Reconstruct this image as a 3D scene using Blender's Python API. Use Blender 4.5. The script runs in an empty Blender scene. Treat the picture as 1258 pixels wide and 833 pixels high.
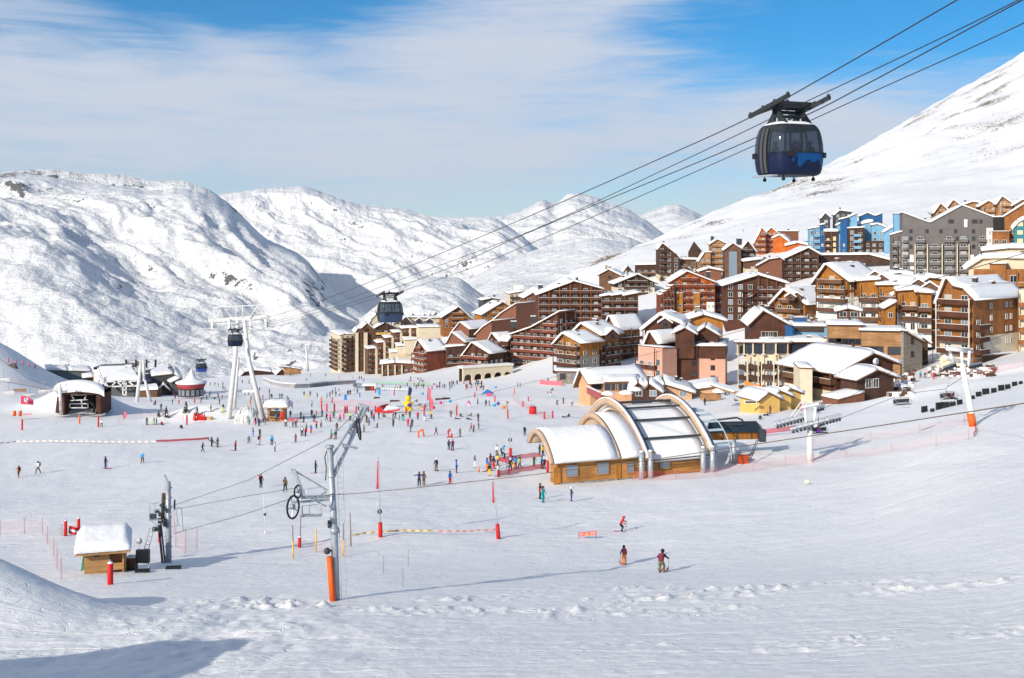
import bpy, math, random
import numpy as np
from mathutils import Vector, Matrix
random.seed(7)
sc = bpy.context.scene
COL = sc.collection
F = 1400.0; CX = 629.0; HY = 290.0; CZ = 60.0      # focal length in photo pixels, horizon row, camera height
R = math.radians

# ------------------------------------------------------------------ materials
MATS = {}
def newmat(name):
    m = bpy.data.materials.new(name); m.use_nodes = True
    nt = m.node_tree; b = nt.nodes['Principled BSDF']
    MATS[name] = m
    return m, nt, b
def N(nt, typ, **kw):
    n = nt.nodes.new(typ)
    for k, v in kw.items():
        if k in n.bl_rna.properties.keys() and k not in ('inputs',): setattr(n, k, v)
        else: n.inputs[k].default_value = v
    return n
def mat(name, col, rough=0.7, metal=0.0, var=0.0, scale=3.0, stretch=None, bump=0.0, spec=0.3):
    """plain procedural material: colour broken up by noise"""
    if name in MATS: return MATS[name]
    m, nt, b = newmat(name)
    b.inputs['Roughness'].default_value = rough; b.inputs['Metallic'].default_value = metal
    b.inputs['Specular IOR Level'].default_value = spec
    c = (*col, 1)
    b.inputs['Base Color'].default_value = c
    if var > 0:
        tc = N(nt, 'ShaderNodeTexCoord'); mp = N(nt, 'ShaderNodeMapping')
        if stretch: mp.inputs['Scale'].default_value = stretch
        nt.links.new(tc.outputs['Object'], mp.inputs['Vector'])
        no = N(nt, 'ShaderNodeTexNoise', Scale=scale, Detail=5.0)
        nt.links.new(mp.outputs[0], no.inputs['Vector'])
        rmp = N(nt, 'ShaderNodeMapRange'); rmp.inputs['From Min'].default_value = .3; rmp.inputs['From Max'].default_value = .7
        rmp.inputs['To Min'].default_value = 1 - var; rmp.inputs['To Max'].default_value = 1 + var
        nt.links.new(no.outputs['Fac'], rmp.inputs['Value'])
        mx = N(nt, 'ShaderNodeMix', data_type='RGBA', blend_type='MULTIPLY'); mx.inputs[0].default_value = 1
        mx.inputs[6].default_value = c
        nt.links.new(rmp.outputs[0], mx.inputs[7]); nt.links.new(mx.outputs[2], b.inputs['Base Color'])
        if bump > 0:
            bp = N(nt, 'ShaderNodeBump', Strength=bump, Distance=.05)
            nt.links.new(no.outputs['Fac'], bp.inputs['Height']); nt.links.new(bp.outputs[0], b.inputs['Normal'])
    return m
def wood(name, col, horizontal=False, var=.42, plank=5.0):
    """boards: wave lines + grain"""
    if name in MATS: return MATS[name]
    m, nt, b = newmat(name); b.inputs['Roughness'].default_value = .75; b.inputs['Specular IOR Level'].default_value = .2
    tc = N(nt, 'ShaderNodeTexCoord'); mp = N(nt, 'ShaderNodeMapping')
    nt.links.new(tc.outputs['Object'], mp.inputs['Vector'])
    mp.inputs['Scale'].default_value = (.25, .25, plank) if horizontal else (plank, plank, .25)
    no = N(nt, 'ShaderNodeTexNoise', Scale=1.0, Detail=4.0); nt.links.new(mp.outputs[0], no.inputs['Vector'])
    big = N(nt, 'ShaderNodeTexNoise', Scale=.35, Detail=3.0); nt.links.new(tc.outputs['Object'], big.inputs['Vector'])
    ad = N(nt, 'ShaderNodeMath', operation='ADD'); nt.links.new(no.outputs['Fac'], ad.inputs[0]); nt.links.new(big.outputs['Fac'], ad.inputs[1])
    rmp = N(nt, 'ShaderNodeMapRange'); rmp.inputs['From Min'].default_value = .7; rmp.inputs['From Max'].default_value = 1.3
    rmp.inputs['To Min'].default_value = 1 - var; rmp.inputs['To Max'].default_value = 1 + var
    nt.links.new(ad.outputs[0], rmp.inputs['Value'])
    mx = N(nt, 'ShaderNodeMix', data_type='RGBA', blend_type='MULTIPLY'); mx.inputs[0].default_value = 1; mx.inputs[6].default_value = (*col, 1)
    nt.links.new(rmp.outputs[0], mx.inputs[7]); nt.links.new(mx.outputs[2], b.inputs['Base Color'])
    bp = N(nt, 'ShaderNodeBump', Strength=.35, Distance=.04); nt.links.new(no.outputs['Fac'], bp.inputs['Height']); nt.links.new(bp.outputs[0], b.inputs['Normal'])
    return m
def snow_mat(name, rocks=False, near=False, mtn=False):
    m, nt, b = newmat(name)
    b.inputs['Roughness'].default_value = .62; b.inputs['Specular IOR Level'].default_value = .25
    geo = N(nt, 'ShaderNodeNewGeometry')
    L = nt.links.new
    big = N(nt, 'ShaderNodeTexNoise', Scale=.05 if near else .5, Detail=6.0); L(geo.outputs['Position'], big.inputs['Vector'])
    cr = N(nt, 'ShaderNodeMix', data_type='RGBA'); cr.inputs[6].default_value = (.86, .86, .865, 1); cr.inputs[7].default_value = (.93, .925, .915, 1)
    L(big.outputs['Fac'], cr.inputs[0]); out = cr.outputs[2]
    if mtn: cr.inputs[6].default_value = (.76, .77, .78, 1); cr.inputs[7].default_value = (.86, .86, .86, 1); big.inputs['Scale'].default_value = .006
    if near:
        mp = N(nt, 'ShaderNodeMapping'); mp.inputs['Rotation'].default_value = (0, 0, R(-14)); mp.inputs['Scale'].default_value = (.16, 1.3, 1)
        L(geo.outputs['Position'], mp.inputs['Vector'])
        n1 = N(nt, 'ShaderNodeTexNoise', Scale=1.0, Detail=8.0, Roughness=.68, Distortion=.5); L(mp.outputs[0], n1.inputs['Vector'])
        mp2 = N(nt, 'ShaderNodeMapping'); mp2.inputs['Rotation'].default_value = (0, 0, R(28)); mp2.inputs['Scale'].default_value = (.10, 1.6, 1)
        L(geo.outputs['Position'], mp2.inputs['Vector'])
        n3 = N(nt, 'ShaderNodeTexNoise', Scale=1.0, Detail=6.0, Roughness=.65, Distortion=.8); L(mp2.outputs[0], n3.inputs['Vector'])
        n2 = N(nt, 'ShaderNodeTexNoise', Scale=1.5, Detail=8.0, Roughness=.74); L(geo.outputs['Position'], n2.inputs['Vector'])
        # thin ski tracks: contour lines of a warped noise
        mp4 = N(nt, 'ShaderNodeMapping'); mp4.inputs['Rotation'].default_value = (0, 0, R(8)); mp4.inputs['Scale'].default_value = (.018, .11, 1)
        L(geo.outputs['Position'], mp4.inputs['Vector'])
        n4 = N(nt, 'ShaderNodeTexNoise', Scale=1.0, Detail=2.0); L(mp4.outputs[0], n4.inputs['Vector'])
        mu = N(nt, 'ShaderNodeMath', operation='MULTIPLY'); mu.inputs[1].default_value = 26; L(n4.outputs['Fac'], mu.inputs[0])
        fr = N(nt, 'ShaderNodeMath', operation='PINGPONG'); fr.inputs[1].default_value = 1; L(mu.outputs[0], fr.inputs[0])
        ln = N(nt, 'ShaderNodeMapRange'); ln.inputs['From Min'].default_value = 0; ln.inputs['From Max'].default_value = .09; L(fr.outputs[0], ln.inputs['Value'])
        a = N(nt, 'ShaderNodeMath', operation='ADD'); L(n1.outputs['Fac'], a.inputs[0]); L(n3.outputs['Fac'], a.inputs[1])
        a2 = N(nt, 'ShaderNodeMath', operation='MULTIPLY_ADD'); a2.inputs[1].default_value = .85; L(n2.outputs['Fac'], a2.inputs[0]); L(a.outputs[0], a2.inputs[2])
        a3 = N(nt, 'ShaderNodeMath', operation='MULTIPLY_ADD'); a3.inputs[1].default_value = .26; L(ln.outputs[0], a3.inputs[0]); L(a2.outputs[0], a3.inputs[2])
        bp = N(nt, 'ShaderNodeBump', Strength=.62, Distance=.20); L(a3.outputs[0], bp.inputs['Height']); L(bp.outputs[0], b.inputs['Normal'])
    elif mtn:
        n1 = N(nt, 'ShaderNodeTexNoise', Scale=.012, Detail=9.0, Roughness=.62); L(geo.outputs['Position'], n1.inputs['Vector'])
        bp = N(nt, 'ShaderNodeBump', Strength=.8, Distance=34.0); L(n1.outputs['Fac'], bp.inputs['Height']); L(bp.outputs[0], b.inputs['Normal'])
    else:
        n1 = N(nt, 'ShaderNodeTexNoise', Scale=1.3, Detail=6.0); L(geo.outputs['Position'], n1.inputs['Vector'])
        bp = N(nt, 'ShaderNodeBump', Strength=.35, Distance=.25); L(n1.outputs['Fac'], bp.inputs['Height']); L(bp.outputs[0], b.inputs['Normal'])
    if rocks:
        k = .006 if mtn else .022
        r1 = N(nt, 'ShaderNodeTexNoise', Scale=k * .55, Detail=3.0); L(geo.outputs['Position'], r1.inputs['Vector'])
        r2 = N(nt, 'ShaderNodeTexNoise', Scale=k * (7 if mtn else 14), Detail=7.0, Roughness=.7); 
        mpr = N(nt, 'ShaderNodeMapping'); mpr.inputs['Scale'].default_value = (1, 1, 2.2); L(geo.outputs['Position'], mpr.inputs['Vector']); L(mpr.outputs[0], r2.inputs['Vector'])
        at = N(nt, 'ShaderNodeAttribute', attribute_name='rock')
        s = N(nt, 'ShaderNodeMath', operation='MULTIPLY_ADD'); s.inputs[1].default_value = .9; L(r1.outputs['Fac'], s.inputs[0]); L(r2.outputs['Fac'], s.inputs[2])
        s2 = N(nt, 'ShaderNodeMath', operation='MULTIPLY_ADD'); s2.inputs[1].default_value = 1.0; L(at.outputs['Fac'], s2.inputs[0]); L(s.outputs[0], s2.inputs[2])
        th = N(nt, 'ShaderNodeMapRange'); th.inputs['From Min'].default_value = 1.17 if mtn else 1.20; th.inputs['From Max'].default_value = 1.21 if mtn else 1.24; L(s2.outputs[0], th.inputs['Value'])
        rc = N(nt, 'ShaderNodeMix', data_type='RGBA'); rc.inputs[6].default_value = (.045, .045, .05, 1) if mtn else (.10, .065, .04, 1)
        rc.inputs[7].default_value = (.17, .165, .165, 1) if mtn else (.30, .22, .15, 1)
        L(r2.outputs['Fac'], rc.inputs[0])
        mx = N(nt, 'ShaderNodeMix', data_type='RGBA'); L(th.outputs[0], mx.inputs[0]); L(out, mx.inputs[6]); L(rc.outputs[2], mx.inputs[7]); out = mx.outputs[2]
    L(out, b.inputs['Base Color'])
    return m

# ------------------------------------------------------------------ numpy noise
_rs = np.random.RandomState(11); _perm = _rs.permutation(512); _perm = np.concatenate([_perm, _perm])
_gr = _rs.rand(1024) * 2 * np.pi; _gx = np.cos(_gr); _gy = np.sin(_gr)
def perlin(x, y):
    xi = np.floor(x).astype(int); yi = np.floor(y).astype(int); xf = x - xi; yf = y - yi
    u = xf**3 * (xf * (xf * 6 - 15) + 10); v = yf**3 * (yf * (yf * 6 - 15) + 10)
    def g(ix, iy, dx, dy):
        h = _perm[(_perm[ix & 511] + iy) & 511]
        return _gx[h] * dx + _gy[h] * dy
    a = g(xi, yi, xf, yf); b = g(xi + 1, yi, xf - 1, yf); c = g(xi, yi + 1, xf, yf - 1); d = g(xi + 1, yi + 1, xf - 1, yf - 1)
    return (a + u * (b - a)) * (1 - v) + (c + u * (d - c)) * v
def fbm(x, y, o=5, g=.5):
    s = 0; a = 1; f = 1
    for i in range(o): s = s + a * perlin(x * f + i * 17.3, y * f - i * 9.1); a *= g; f *= 2.03
    return s
def ridged(x, y, o=5, g=.5):
    s = 0; a = 1; f = 1
    for i in range(o): s = s + a * (1 - 2.2 * np.abs(perlin(x * f + i * 13.7, y * f + i * 5.3))); a *= g; f *= 2.05
    return s
def pchip(x, y, q):
    x = np.asarray(x, float); y = np.asarray(y, float)
    h = np.diff(x); dl = np.diff(y) / h; m = np.zeros(len(x))
    for i in range(1, len(x) - 1):
        if dl[i-1] * dl[i] > 0:
            w1 = 2 * h[i] + h[i-1]; w2 = h[i] + 2 * h[i-1]; m[i] = (w1 + w2) / (w1 / dl[i-1] + w2 / dl[i])
    m[0] = dl[0]; m[-1] = dl[-1]
    q = np.clip(q, x[0], x[-1]); k = np.clip(np.searchsorted(x, q) - 1, 0, len(x) - 2)
    t = (q - x[k]) / h[k]; t2 = t * t; t3 = t2 * t
    return (2*t3 - 3*t2 + 1) * y[k] + (t3 - 2*t2 + t) * h[k] * m[k] + (-2*t3 + 3*t2) * y[k+1] + (t3 - t2) * h[k] * m[k+1]

# ------------------------------------------------------------------ terrain
GD = [12, 25, 40, 60, 85, 110, 145, 200, 260, 350, 450, 600, 800, 1100, 1500, 2200, 3000]
GP = [-600, -150, 0, 70, 150, 300, 450, 600, 750, 900, 1050, 1200, 1350, 1800]
GT = {
 -600: [1340, 966, 840, 750, 690, 640, 590, 520, 450, 380, 350, 350, 360, 400, 480, 520, 540],
 -150: [1340, 966, 850, 765, 698, 645, 602, 543, 505, 420, 380, 385, 420, 450, 500, 530, 560],
    0: [1340, 966, 850, 765, 698, 645, 602, 545, 512, 433, 420, 430, 455, 470, 520, 550, 570],
   70: [1340, 966, 848, 762, 697, 643, 602, 545, 512, 470, 462, 464, 470, 480, 530, 560, 580],
  150: [1340, 966, 845, 757, 695, 642, 600, 546, 512, 492, 482, 474, 474, 485, 530, 560, 580],
  300: [1340, 966, 836, 750, 694, 642, 595, 549, 510, 491, 479, 465, 464, 480, 530, 560, 580],
  450: [1340, 966, 833, 748, 692, 642, 592, 541, 508, 488, 474, 461, 450, 470, 520, 550, 570],
  600: [1340, 966, 833, 748, 696, 645, 592, 539, 506, 481, 466, 428, 392, 400, 440, 480, 500],
  750: [1340, 966, 832, 748, 697, 648, 590, 538, 505, 477, 425, 352, 322, 316, 340, 380, 400],
  900: [1330, 960, 830, 745, 690, 640, 584, 521, 490, 466, 392, 322, 288, 268, 256, 275, 300],
 1050: [1330, 955, 825, 735, 672, 624, 567, 510, 480, 425, 350, 292, 258, 228, 200, 187, 230],
 1200: [1330, 945, 815, 717, 634, 580, 518, 482, 448, 400, 338, 277, 238, 190, 138, 101, 150],
 1350: [1330, 935, 800, 690, 603, 548, 492, 452, 424, 380, 322, 257, 205, 140, 75, 12, 60],
 1800: [1330, 930, 780, 650, 560, 500, 440, 400, 370, 320, 250, 180, 100, 0, -120, -250, -200]}
_ql = np.linspace(math.log(12), math.log(3000), 700); _qp = np.linspace(-600, 1800, 601)
_c = np.array([pchip(np.log(GD), GT[p], _ql) for p in GP])
GRID = np.array([pchip(GP, _c[:, j], _qp) for j in range(len(_ql))]).T      # [px, lnd]
def _blur(a, ax, n):
    k = np.hanning(n + 2)[1:-1]; k /= k.sum(); pad = [(0, 0), (0, 0)]; pad[ax] = (n // 2, n // 2)
    p = np.pad(a, pad, mode='edge'); o = np.zeros_like(a)
    for i, w in enumerate(k): o += w * (p[i:i + a.shape[0], :] if ax == 0 else p[:, i:i + a.shape[1]])
    return o
GRID = _blur(_blur(GRID, 0, 21), 1, 25)
# extra humps: x, y, rx, ry, height, rot
HUMPS = []
def hump(px, d, rx, ry, h, rot=0): HUMPS.append(((px - CX) / F * d, d, rx, ry, h, R(rot)))
hump(-75, 58, 7.5, 5.0, 4.3, -20)
HUMPS.append((-27.0, 31.0, 6.5, 8.0, 7.0, 0.0))  # unseen mound added out of view to cast shade on the lower-left snow
hump(98, 276, 10, 7.5, 6.8)
hump(252, 252, 9.5, 5, 3.4, 10)
hump(905, 160, 12, 6, 1.2, 0)
hump(1130, 215, 14, 5, 1.6, 10)
hump(1235, 230, 10, 5, 1.8)
hump(640, 300, 22, 10, 1.2)
def gz(x, y, detail=True):
    x = np.asarray(x, float); y = np.maximum(np.asarray(y, float), 1.0)
    px = CX + F * x / y
    ip = np.clip((px + 600) / 4.0, 0, 599.999); il = np.clip((np.log(y) - _ql[0]) / (_ql[1] - _ql[0]), 0, 698.999)
    a = ip.astype(int); b = il.astype(int); fa = ip - a; fb = il - b
    py = (GRID[a, b] * (1 - fa) + GRID[a + 1, b] * fa) * (1 - fb) + (GRID[a, b + 1] * (1 - fa) + GRID[a + 1, b + 1] * fa) * fb
    z = CZ + (HY - py) * np.maximum(y, 12) / F
    for hx, hy, rx, ry, h, rot in HUMPS:
        dx = (x - hx) * math.cos(rot) + (y - hy) * math.sin(rot); dy = -(x - hx) * math.sin(rot) + (y - hy) * math.cos(rot)
        z = z + h * np.exp(-((dx / rx) ** 2 + (dy / ry) ** 2))
    if detail:
        far = np.clip((y - 500) / 900, 0, 1)
        z = z + fbm(x / 38, y / 38, 3) * .5 * (1 - far) + far * (fbm(x / 160, y / 160, 6, .55) * 14 + ridged(x / 60, y / 60, 4) * 1.5)
        # churned snow belts in the foreground
        yy = 61 - .10 * x + 3 * np.sin(x * .11)
        br = np.clip(fbm(x / 6, y / 4, 3) * 2.6 + .45, 0, 1)
        belt = np.exp(-((y - (yy + 1)) / (5.0 + 2 * np.sin(x * .23))) ** 2) * np.clip((x + 22) / 8, 0, 1) * br
        belt2 = np.exp(-((y - (47 - .05 * x)) / 2.6) ** 2) * np.clip((x - 1) / 6, 0, 1) * .6 * br
        left = np.exp(-((x + 13) / 8) ** 2 - ((y - 50) / 10) ** 2)
        cl = fbm(x / .75, y / 1.0, 4, .6); lumps = np.clip(cl, -.05, 1.5) ** 1.0 + .35 * np.clip(fbm(x / 2.6, y / 2.0, 3), -.3, 1)
        z = z + (belt * .5 + belt2 * .45) * lumps + left * (.40 * fbm(x / 3.6, y / 5.0, 4, .5) + .07 * fbm(x / .7, y / .9, 3))
        nearw = np.clip((120 - y) / 80, 0, 1)
        c, s = math.cos(.35), math.sin(.35)
        u = x * c + y * s; v = -x * s + y * c
        z = z + nearw * (.012 * fbm(u / 5, v / .9, 4, .6) + .05 * fbm(x / 1.9, y / 2.2, 3) + .035 * np.clip(fbm(x / .5, y / .6, 4, .6), -.1, 1))
        t1 = np.abs(np.mod(x * .05 + y * .42 + .9 * fbm(x / 30, y / 24, 2), 1) - .5); t2 = np.abs(np.mod(x * -.11 + y * .23 + .7 * fbm(x / 25 + 5, y / 25, 2), 1) - .5)
        z = z - nearw * (.08 * np.exp(-(t1 / .03) ** 2) + .07 * np.exp(-(t2 / .02) ** 2)) * np.clip(fbm(x / 14, y / 9, 2) * 2 + .6, 0, 1)
        # groomed and skied texture further out, shallow furrows across the slope
        midw = np.clip((y - 60) / 50, 0, 1) * np.clip((700 - y) / 300, 0, 1)
        u2 = x * .97 + y * .24; v2 = -x * .24 + y * .97
        z = z + midw * (.07 * fbm(u2 / 12, v2 / 3.0, 4, .55) + .08 * fbm(x / 3.2, y / 4.0, 3, .55) + .12 * fbm(x / 13, y / 22, 2))
        # long faint ski tracks
        tr = np.abs(np.mod(u2 * .06 + v2 * .33 + 1.3 * fbm(u2 / 60, v2 / 40, 2), 1) - .5)
        z = z - midw * .05 * np.exp(-(tr / .045) ** 2)
    return z
def gz1(x, y, detail=False): return float(gz(np.array([x]), np.array([y]), detail)[0])
_dd = np.exp(np.linspace(math.log(14), math.log(2900), 1500))
def G(px, py):
    """where the sight line of photo pixel (px,py) meets the ground"""
    k = (px - CX) / F
    f = CZ + (HY - py) / F * _dd - gz(k * _dd, _dd, True)
    i = int(np.argmax(f < 0))
    if f[i] >= 0: i = len(_dd) - 1
    if i > 0: t = f[i-1] / (f[i-1] - f[i]); d = _dd[i-1] + t * (_dd[i] - _dd[i-1])
    else: d = _dd[0]
    return Vector((k * d, d, CZ + (HY - py) / F * d))
def P(px, py, d): return Vector(((px - CX) / F * d, d, CZ + (HY - py) / F * d))

def link(o, parent=None):
    COL.objects.link(o)
    if parent: o.parent = parent
    return o
def tag(o, label=None, cat=None, group=None, kind=None):
    if label: o['label'] = label
    if cat: o['category'] = cat
    if group: o['group'] = group
    if kind: o['kind'] = kind
    return o
def grid_mesh(name, X, Y, Z, m, rock=None, smooth=True):
    nr, nc = X.shape
    co = np.stack([X, Y, Z], -1).reshape(-1, 3)
    i = np.arange(nr * nc).reshape(nr, nc)
    q = np.stack([i[:-1, :-1], i[:-1, 1:], i[1:, 1:], i[1:, :-1]], -1).reshape(-1, 4)
    me = bpy.data.meshes.new(name); me.vertices.add(len(co)); me.vertices.foreach_set('co', co.ravel())
    me.loops.add(q.size); me.loops.foreach_set('vertex_index', q.ravel())
    me.polygons.add(len(q)); me.polygons.foreach_set('loop_start', np.arange(0, q.size, 4)); me.polygons.foreach_set('loop_total', np.full(len(q), 4))
    me.polygons.foreach_set('use_smooth', np.ones(len(q), bool))
    me.update(); me.validate(); me.materials.append(m)
    if rock is not None:
        at = me.attributes.new('rock', 'FLOAT', 'POINT'); at.data.foreach_set('value', rock.ravel().astype(np.float32))
    o = bpy.data.objects.new(name, me); return link(o)

SNOWG = snow_mat('snow_ground', rocks=True, near=True)
SNOWM = snow_mat('snow_mountain', rocks=True, mtn=True)
SNOW = snow_mat('snow_cover')
# ground sheet: fine near, coarse far, fanning out from below the camera
lp = np.concatenate([np.linspace(-1400, -60, 60)[:-1], np.linspace(-60, 1320, 400), np.linspace(1320, 2600, 50)[1:]])
ld = np.concatenate([np.exp(np.linspace(math.log(3), math.log(32), 24))[:-1], np.exp(np.linspace(math.log(32), math.log(130), 340))[:-1], np.exp(np.linspace(math.log(130), math.log(3000), 330))])
PXg, Dg = np.meshgrid(lp, ld)
Xg = (PXg - CX) / F * Dg; Zg = gz(Xg, Dg, True)
rk = np.clip((Dg - 560) / 300, 0, 1) * .11 - np.clip((560 - Dg) / 100, 0, 1) * 3
# rockier patches on the right-hand hill
def rp(px0, py0, sx, sy, a):
    py = HY - (Zg - CZ) * F / Dg
    return a * np.exp(-((PXg - px0) / sx) ** 2 - ((py - py0) / sy) ** 2) * (Dg > 450)
rk = rk + rp(1235, 155, 45, 45, .09) + rp(1150, 140, 60, 14, .08) + rp(1010, 226, 70, 9, .13) + rp(740, 318, 60, 10, .2) + rp(865, 272, 60, 8, .2) + rp(700,325,25,12,.1) - rp(1000, 275, 120, 22, .3) - rp(1190, 225, 100, 25, .3) - rp(640,380,60,20,.6)
ground = grid_mesh('ground', Xg, Dg, Zg, SNOWG, rk); tag(ground, kind='structure')
# behind and around the camera the sheet goes on so nothing ends in mid-air
def apron():
    r = np.linspace(0, 1, 12)[:, None]; a = np.linspace(-1400, 2600, 80)[None, :]
    x0 = (a - CX) / F * 3; z0 = gz(x0, np.full_like(x0, 3.), True)
    X = x0 * (1 + r * 30) ; Y = 3 - r * 90 + 0 * a; Z = z0 + r * 14
    o = grid_mesh('slope_behind', X[::-1], Y[::-1], Z[::-1], SNOWG, np.full(X.shape, -3.0)); tag(o, kind='structure')
apron()

# ------------------------------------------------------------------ mountains
def mountain(name, ridge, base, d0, d1, amp, seed, pxs, rockf=.0, n=(520, 240), diag=0.0, freq=600., step=1.0):
    a = np.linspace(pxs[0], pxs[1], n[0]); t = np.concatenate([np.linspace(0, 1, n[1]), 1 + np.linspace(0, .6, 50)[1:]])
    A, T = np.meshgrid(a, t)
    rd = pchip([p[0] for p in ridge], [p[1] for p in ridge], A); bs = pchip([p[0] for p in base], [p[1] for p in base], A)
    Tc = np.minimum(T, 1)
    D = d0 + (d1 - d0) * (T if True else T)
    Xx = (A - CX) / F * D
    zr = (HY - rd) * d1 / F; zb = (HY - bs) * d0 / F
    prof = Tc + step * .10 * np.sin(Tc * math.pi * 2.0 + A * .01)
    Z = CZ + zb + (zr - zb) * np.clip(prof, 0, 1.2) - np.clip(T - 1, 0, 1) * abs(d1 - d0) * .45
    w = np.sin(np.clip(T, 0, 1) * math.pi) ** .6 + .06
    xs = Xx + seed * 1000; ys = D * 1.0 + Xx * diag
    wx = fbm(xs / freq * .7, ys / freq * .7, 3) * .55
    gp = (Xx + D * .9) / 1.35 + seed * 777; gq = (Xx * .9 - D) / 1.35
    rg = ridged(gp / (freq * .8) + wx * .6, gq / (freq * 2.6) + wx * .4, 7, .54)
    fb = fbm(xs / freq * .6 + 9, ys / freq * .6, 7, .50)
    Z = Z + w * amp * (rg * .36 + fb * .34)
    cap = CZ + (HY - rd - 2.0 * fbm(A / 13, A * 0 + seed, 4, .5)) * D / F - (1 - Tc) * 14 * D / F * np.minimum(Tc * 4, 1)
    jag = fbm(xs / (freq * .12), ys / (freq * .12), 4, .6)
    Z = Z + amp * .035 * jag
    q_ = np.where(T <= 1, np.maximum(Z - (cap - 30), 0), 0); Z = np.where((T <= 1) & (Z > cap - 30), cap - 30 + 30 * (1 - np.exp(-q_ / 30)) * .98, Z)
    gx = np.gradient(Z, axis=1) / np.maximum(np.abs(np.gradient(Xx, axis=1)), 1e-3); gy = np.gradient(Z, axis=0) / np.maximum(np.gradient(D, axis=0), 1e-3)
    sl = np.hypot(gx, gy)
    rock = rockf + np.clip((sl - .75) * .35, -.15, .3)
    return Xx, D, Z, A, T, rock
def mk(name, *a, patches=(), **k):
    X, D, Z, A, T, rock = mountain(name, *a, **k)
    py = HY - (Z - CZ) * F / D
    for (x0, y0, sx, sy, v) in patches: rock = rock + v * np.exp(-((A - x0) / sx) ** 2 - ((py - y0) / sy) ** 2)
    o = grid_mesh('mountain', X, D, Z, SNOWM, rock); tag(o, kind='structure'); return o
mk('a', [(-900,120),(-500,150),(-200,190),(0,209),(30,210),(60,215),(100,223),(150,228),(190,233),(215,230),(240,233),(273,247),(300,266),(324,288),(372,312),(405,350),(440,372),(500,398),(620,430)],
   [(-900,560),(200,520),(400,500),(620,490)], 1500, 3600, 150, 1, (-900, 620), rockf=-.01, diag=.5, freq=520.,
   patches=[(20,225,45,20,.42),(70,235,40,14,.2),(160,245,60,10,.14),(280,262,40,10,.2),(330,430,60,18,.16),(370,440,80,20,.12),(190,255,30,8,.2),(40,330,60,60,-.05),(225,440,30,20,.06)])
mk('b', [(180,300),(230,262),(262,247),(290,238),(330,230),(372,227),(400,234),(440,246),(490,250),(530,258),(560,262),(600,264),(630,280),(660,306),(690,345),(740,390)],
   [(180,520),(740,420)], 3300, 6200, 240, 4, (180, 740), rockf=-.03, diag=.5, freq=900.,
   patches=[(474,348,22,22,-.3),(360,240,25,6,.12),(560,262,35,6,.22),(600,275,30,8,.15)])
mk('c', [(360,480),(410,425),(450,380),(490,350),(530,332),(560,334),(585,352),(610,372),(640,392),(680,410)], [(360,490),(680,470)], 1700, 2500, 60, 6, (360, 680), rockf=-.3, n=(260,120), diag=.4, freq=330.)
mk('d', [(520,300),(600,266),(625,263),(650,255),(667,249),(680,254),(700,244),(725,248),(745,256),(765,262),(790,274),(820,292),(860,300),(960,310)],
   [(520,470),(960,360)], 5200, 9500, 330, 8, (520, 960), rockf=-.1, freq=1500., diag=-.2, n=(420, 200))
mk('e', [(500,430),(560,350),(620,318),(660,306),(700,296),(730,290),(770,296),(800,306),(850,312)], [(500,470),(850,420)], 2200, 3600, 60, 13, (500, 850), rockf=-.05, freq=700., n=(300,120), patches=[(715,283,30,10,.2)])
mk('f', [(700,300),(760,280),(800,264),(830,256),(850,262),(880,276),(930,285),(1100,290)], [(700,350),(1100,340)], 9500, 14000, 350, 9, (700, 1100), rockf=-.1, freq=2400., n=(240, 120))

# ------------------------------------------------------------------ camera, world, sun
cam = bpy.data.cameras.new('camera'); cam.sensor_width = 36; cam.lens = F / 1258 * 36
cam.shift_y = -(416.5 - HY) / 1258; cam.clip_start = .5; cam.clip_end = 60000
co = link(bpy.data.objects.new('camera', cam)); co.location = (0, 0, CZ); co.rotation_euler = (R(90), 0, 0); sc.camera = co
SUN_EL = 25.0; AZ = Vector((-.62, -.785))          # horizontal direction towards the sun
w = bpy.data.worlds.new('World'); sc.world = w; w.use_nodes = True; nt = w.node_tree; L = nt.links.new
bg = nt.nodes['Background']
sky = N(nt, 'ShaderNodeTexSky', sky_type='NISHITA', sun_disc=False); sky.sun_elevation = R(SUN_EL); sky.sun_rotation = math.atan2(AZ.x, AZ.y); sky.altitude = 2300
sky.air_density = 1.0; sky.dust_density = .4; sky.ozone_density = 2.0
tint = N(nt, 'ShaderNodeMix', data_type='RGBA', blend_type='MULTIPLY'); tint.inputs[0].default_value = 1; tint.inputs[7].default_value = (.16, .80, 1.08, 1)
L(sky.outputs[0], tint.inputs[6])
seplate = []
tc = N(nt, 'ShaderNodeTexCoord'); sep = N(nt, 'ShaderNodeSeparateXYZ'); L(tc.outputs['Generated'], sep.inputs[0])
def M(op, a, b=None, c=None):
    n = N(nt, 'ShaderNodeMath', operation=op)
    for i, v in enumerate((a, b, c)):
        if v is None: continue
        if isinstance(v, (int, float)): n.inputs[i].default_value = v
        else: L(v, n.inputs[i])
    return n.outputs[0]
zc = M('MAXIMUM', sep.outputs['Z'], 0.0); den = M('ADD', zc, .10)
cx_ = M('DIVIDE', sep.outputs['X'], den); cy_ = M('DIVIDE', sep.outputs['Y'], den)
cmb = N(nt, 'ShaderNodeCombineXYZ'); L(cx_, cmb.inputs[0]); L(cy_, cmb.inputs[1])
mp = N(nt, 'ShaderNodeMapping'); mp.inputs['Rotation'].default_value = (0, 0, R(-12)); mp.inputs['Scale'].default_value = (.42, .9, 1); mp.inputs['Location'].default_value = (1.9, .7, 0); L(cmb.outputs[0], mp.inputs['Vector'])
n1 = N(nt, 'ShaderNodeTexNoise', Scale=.9, Detail=9.0, Roughness=.55, Distortion=.7); L(mp.outputs[0], n1.inputs['Vector'])
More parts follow.
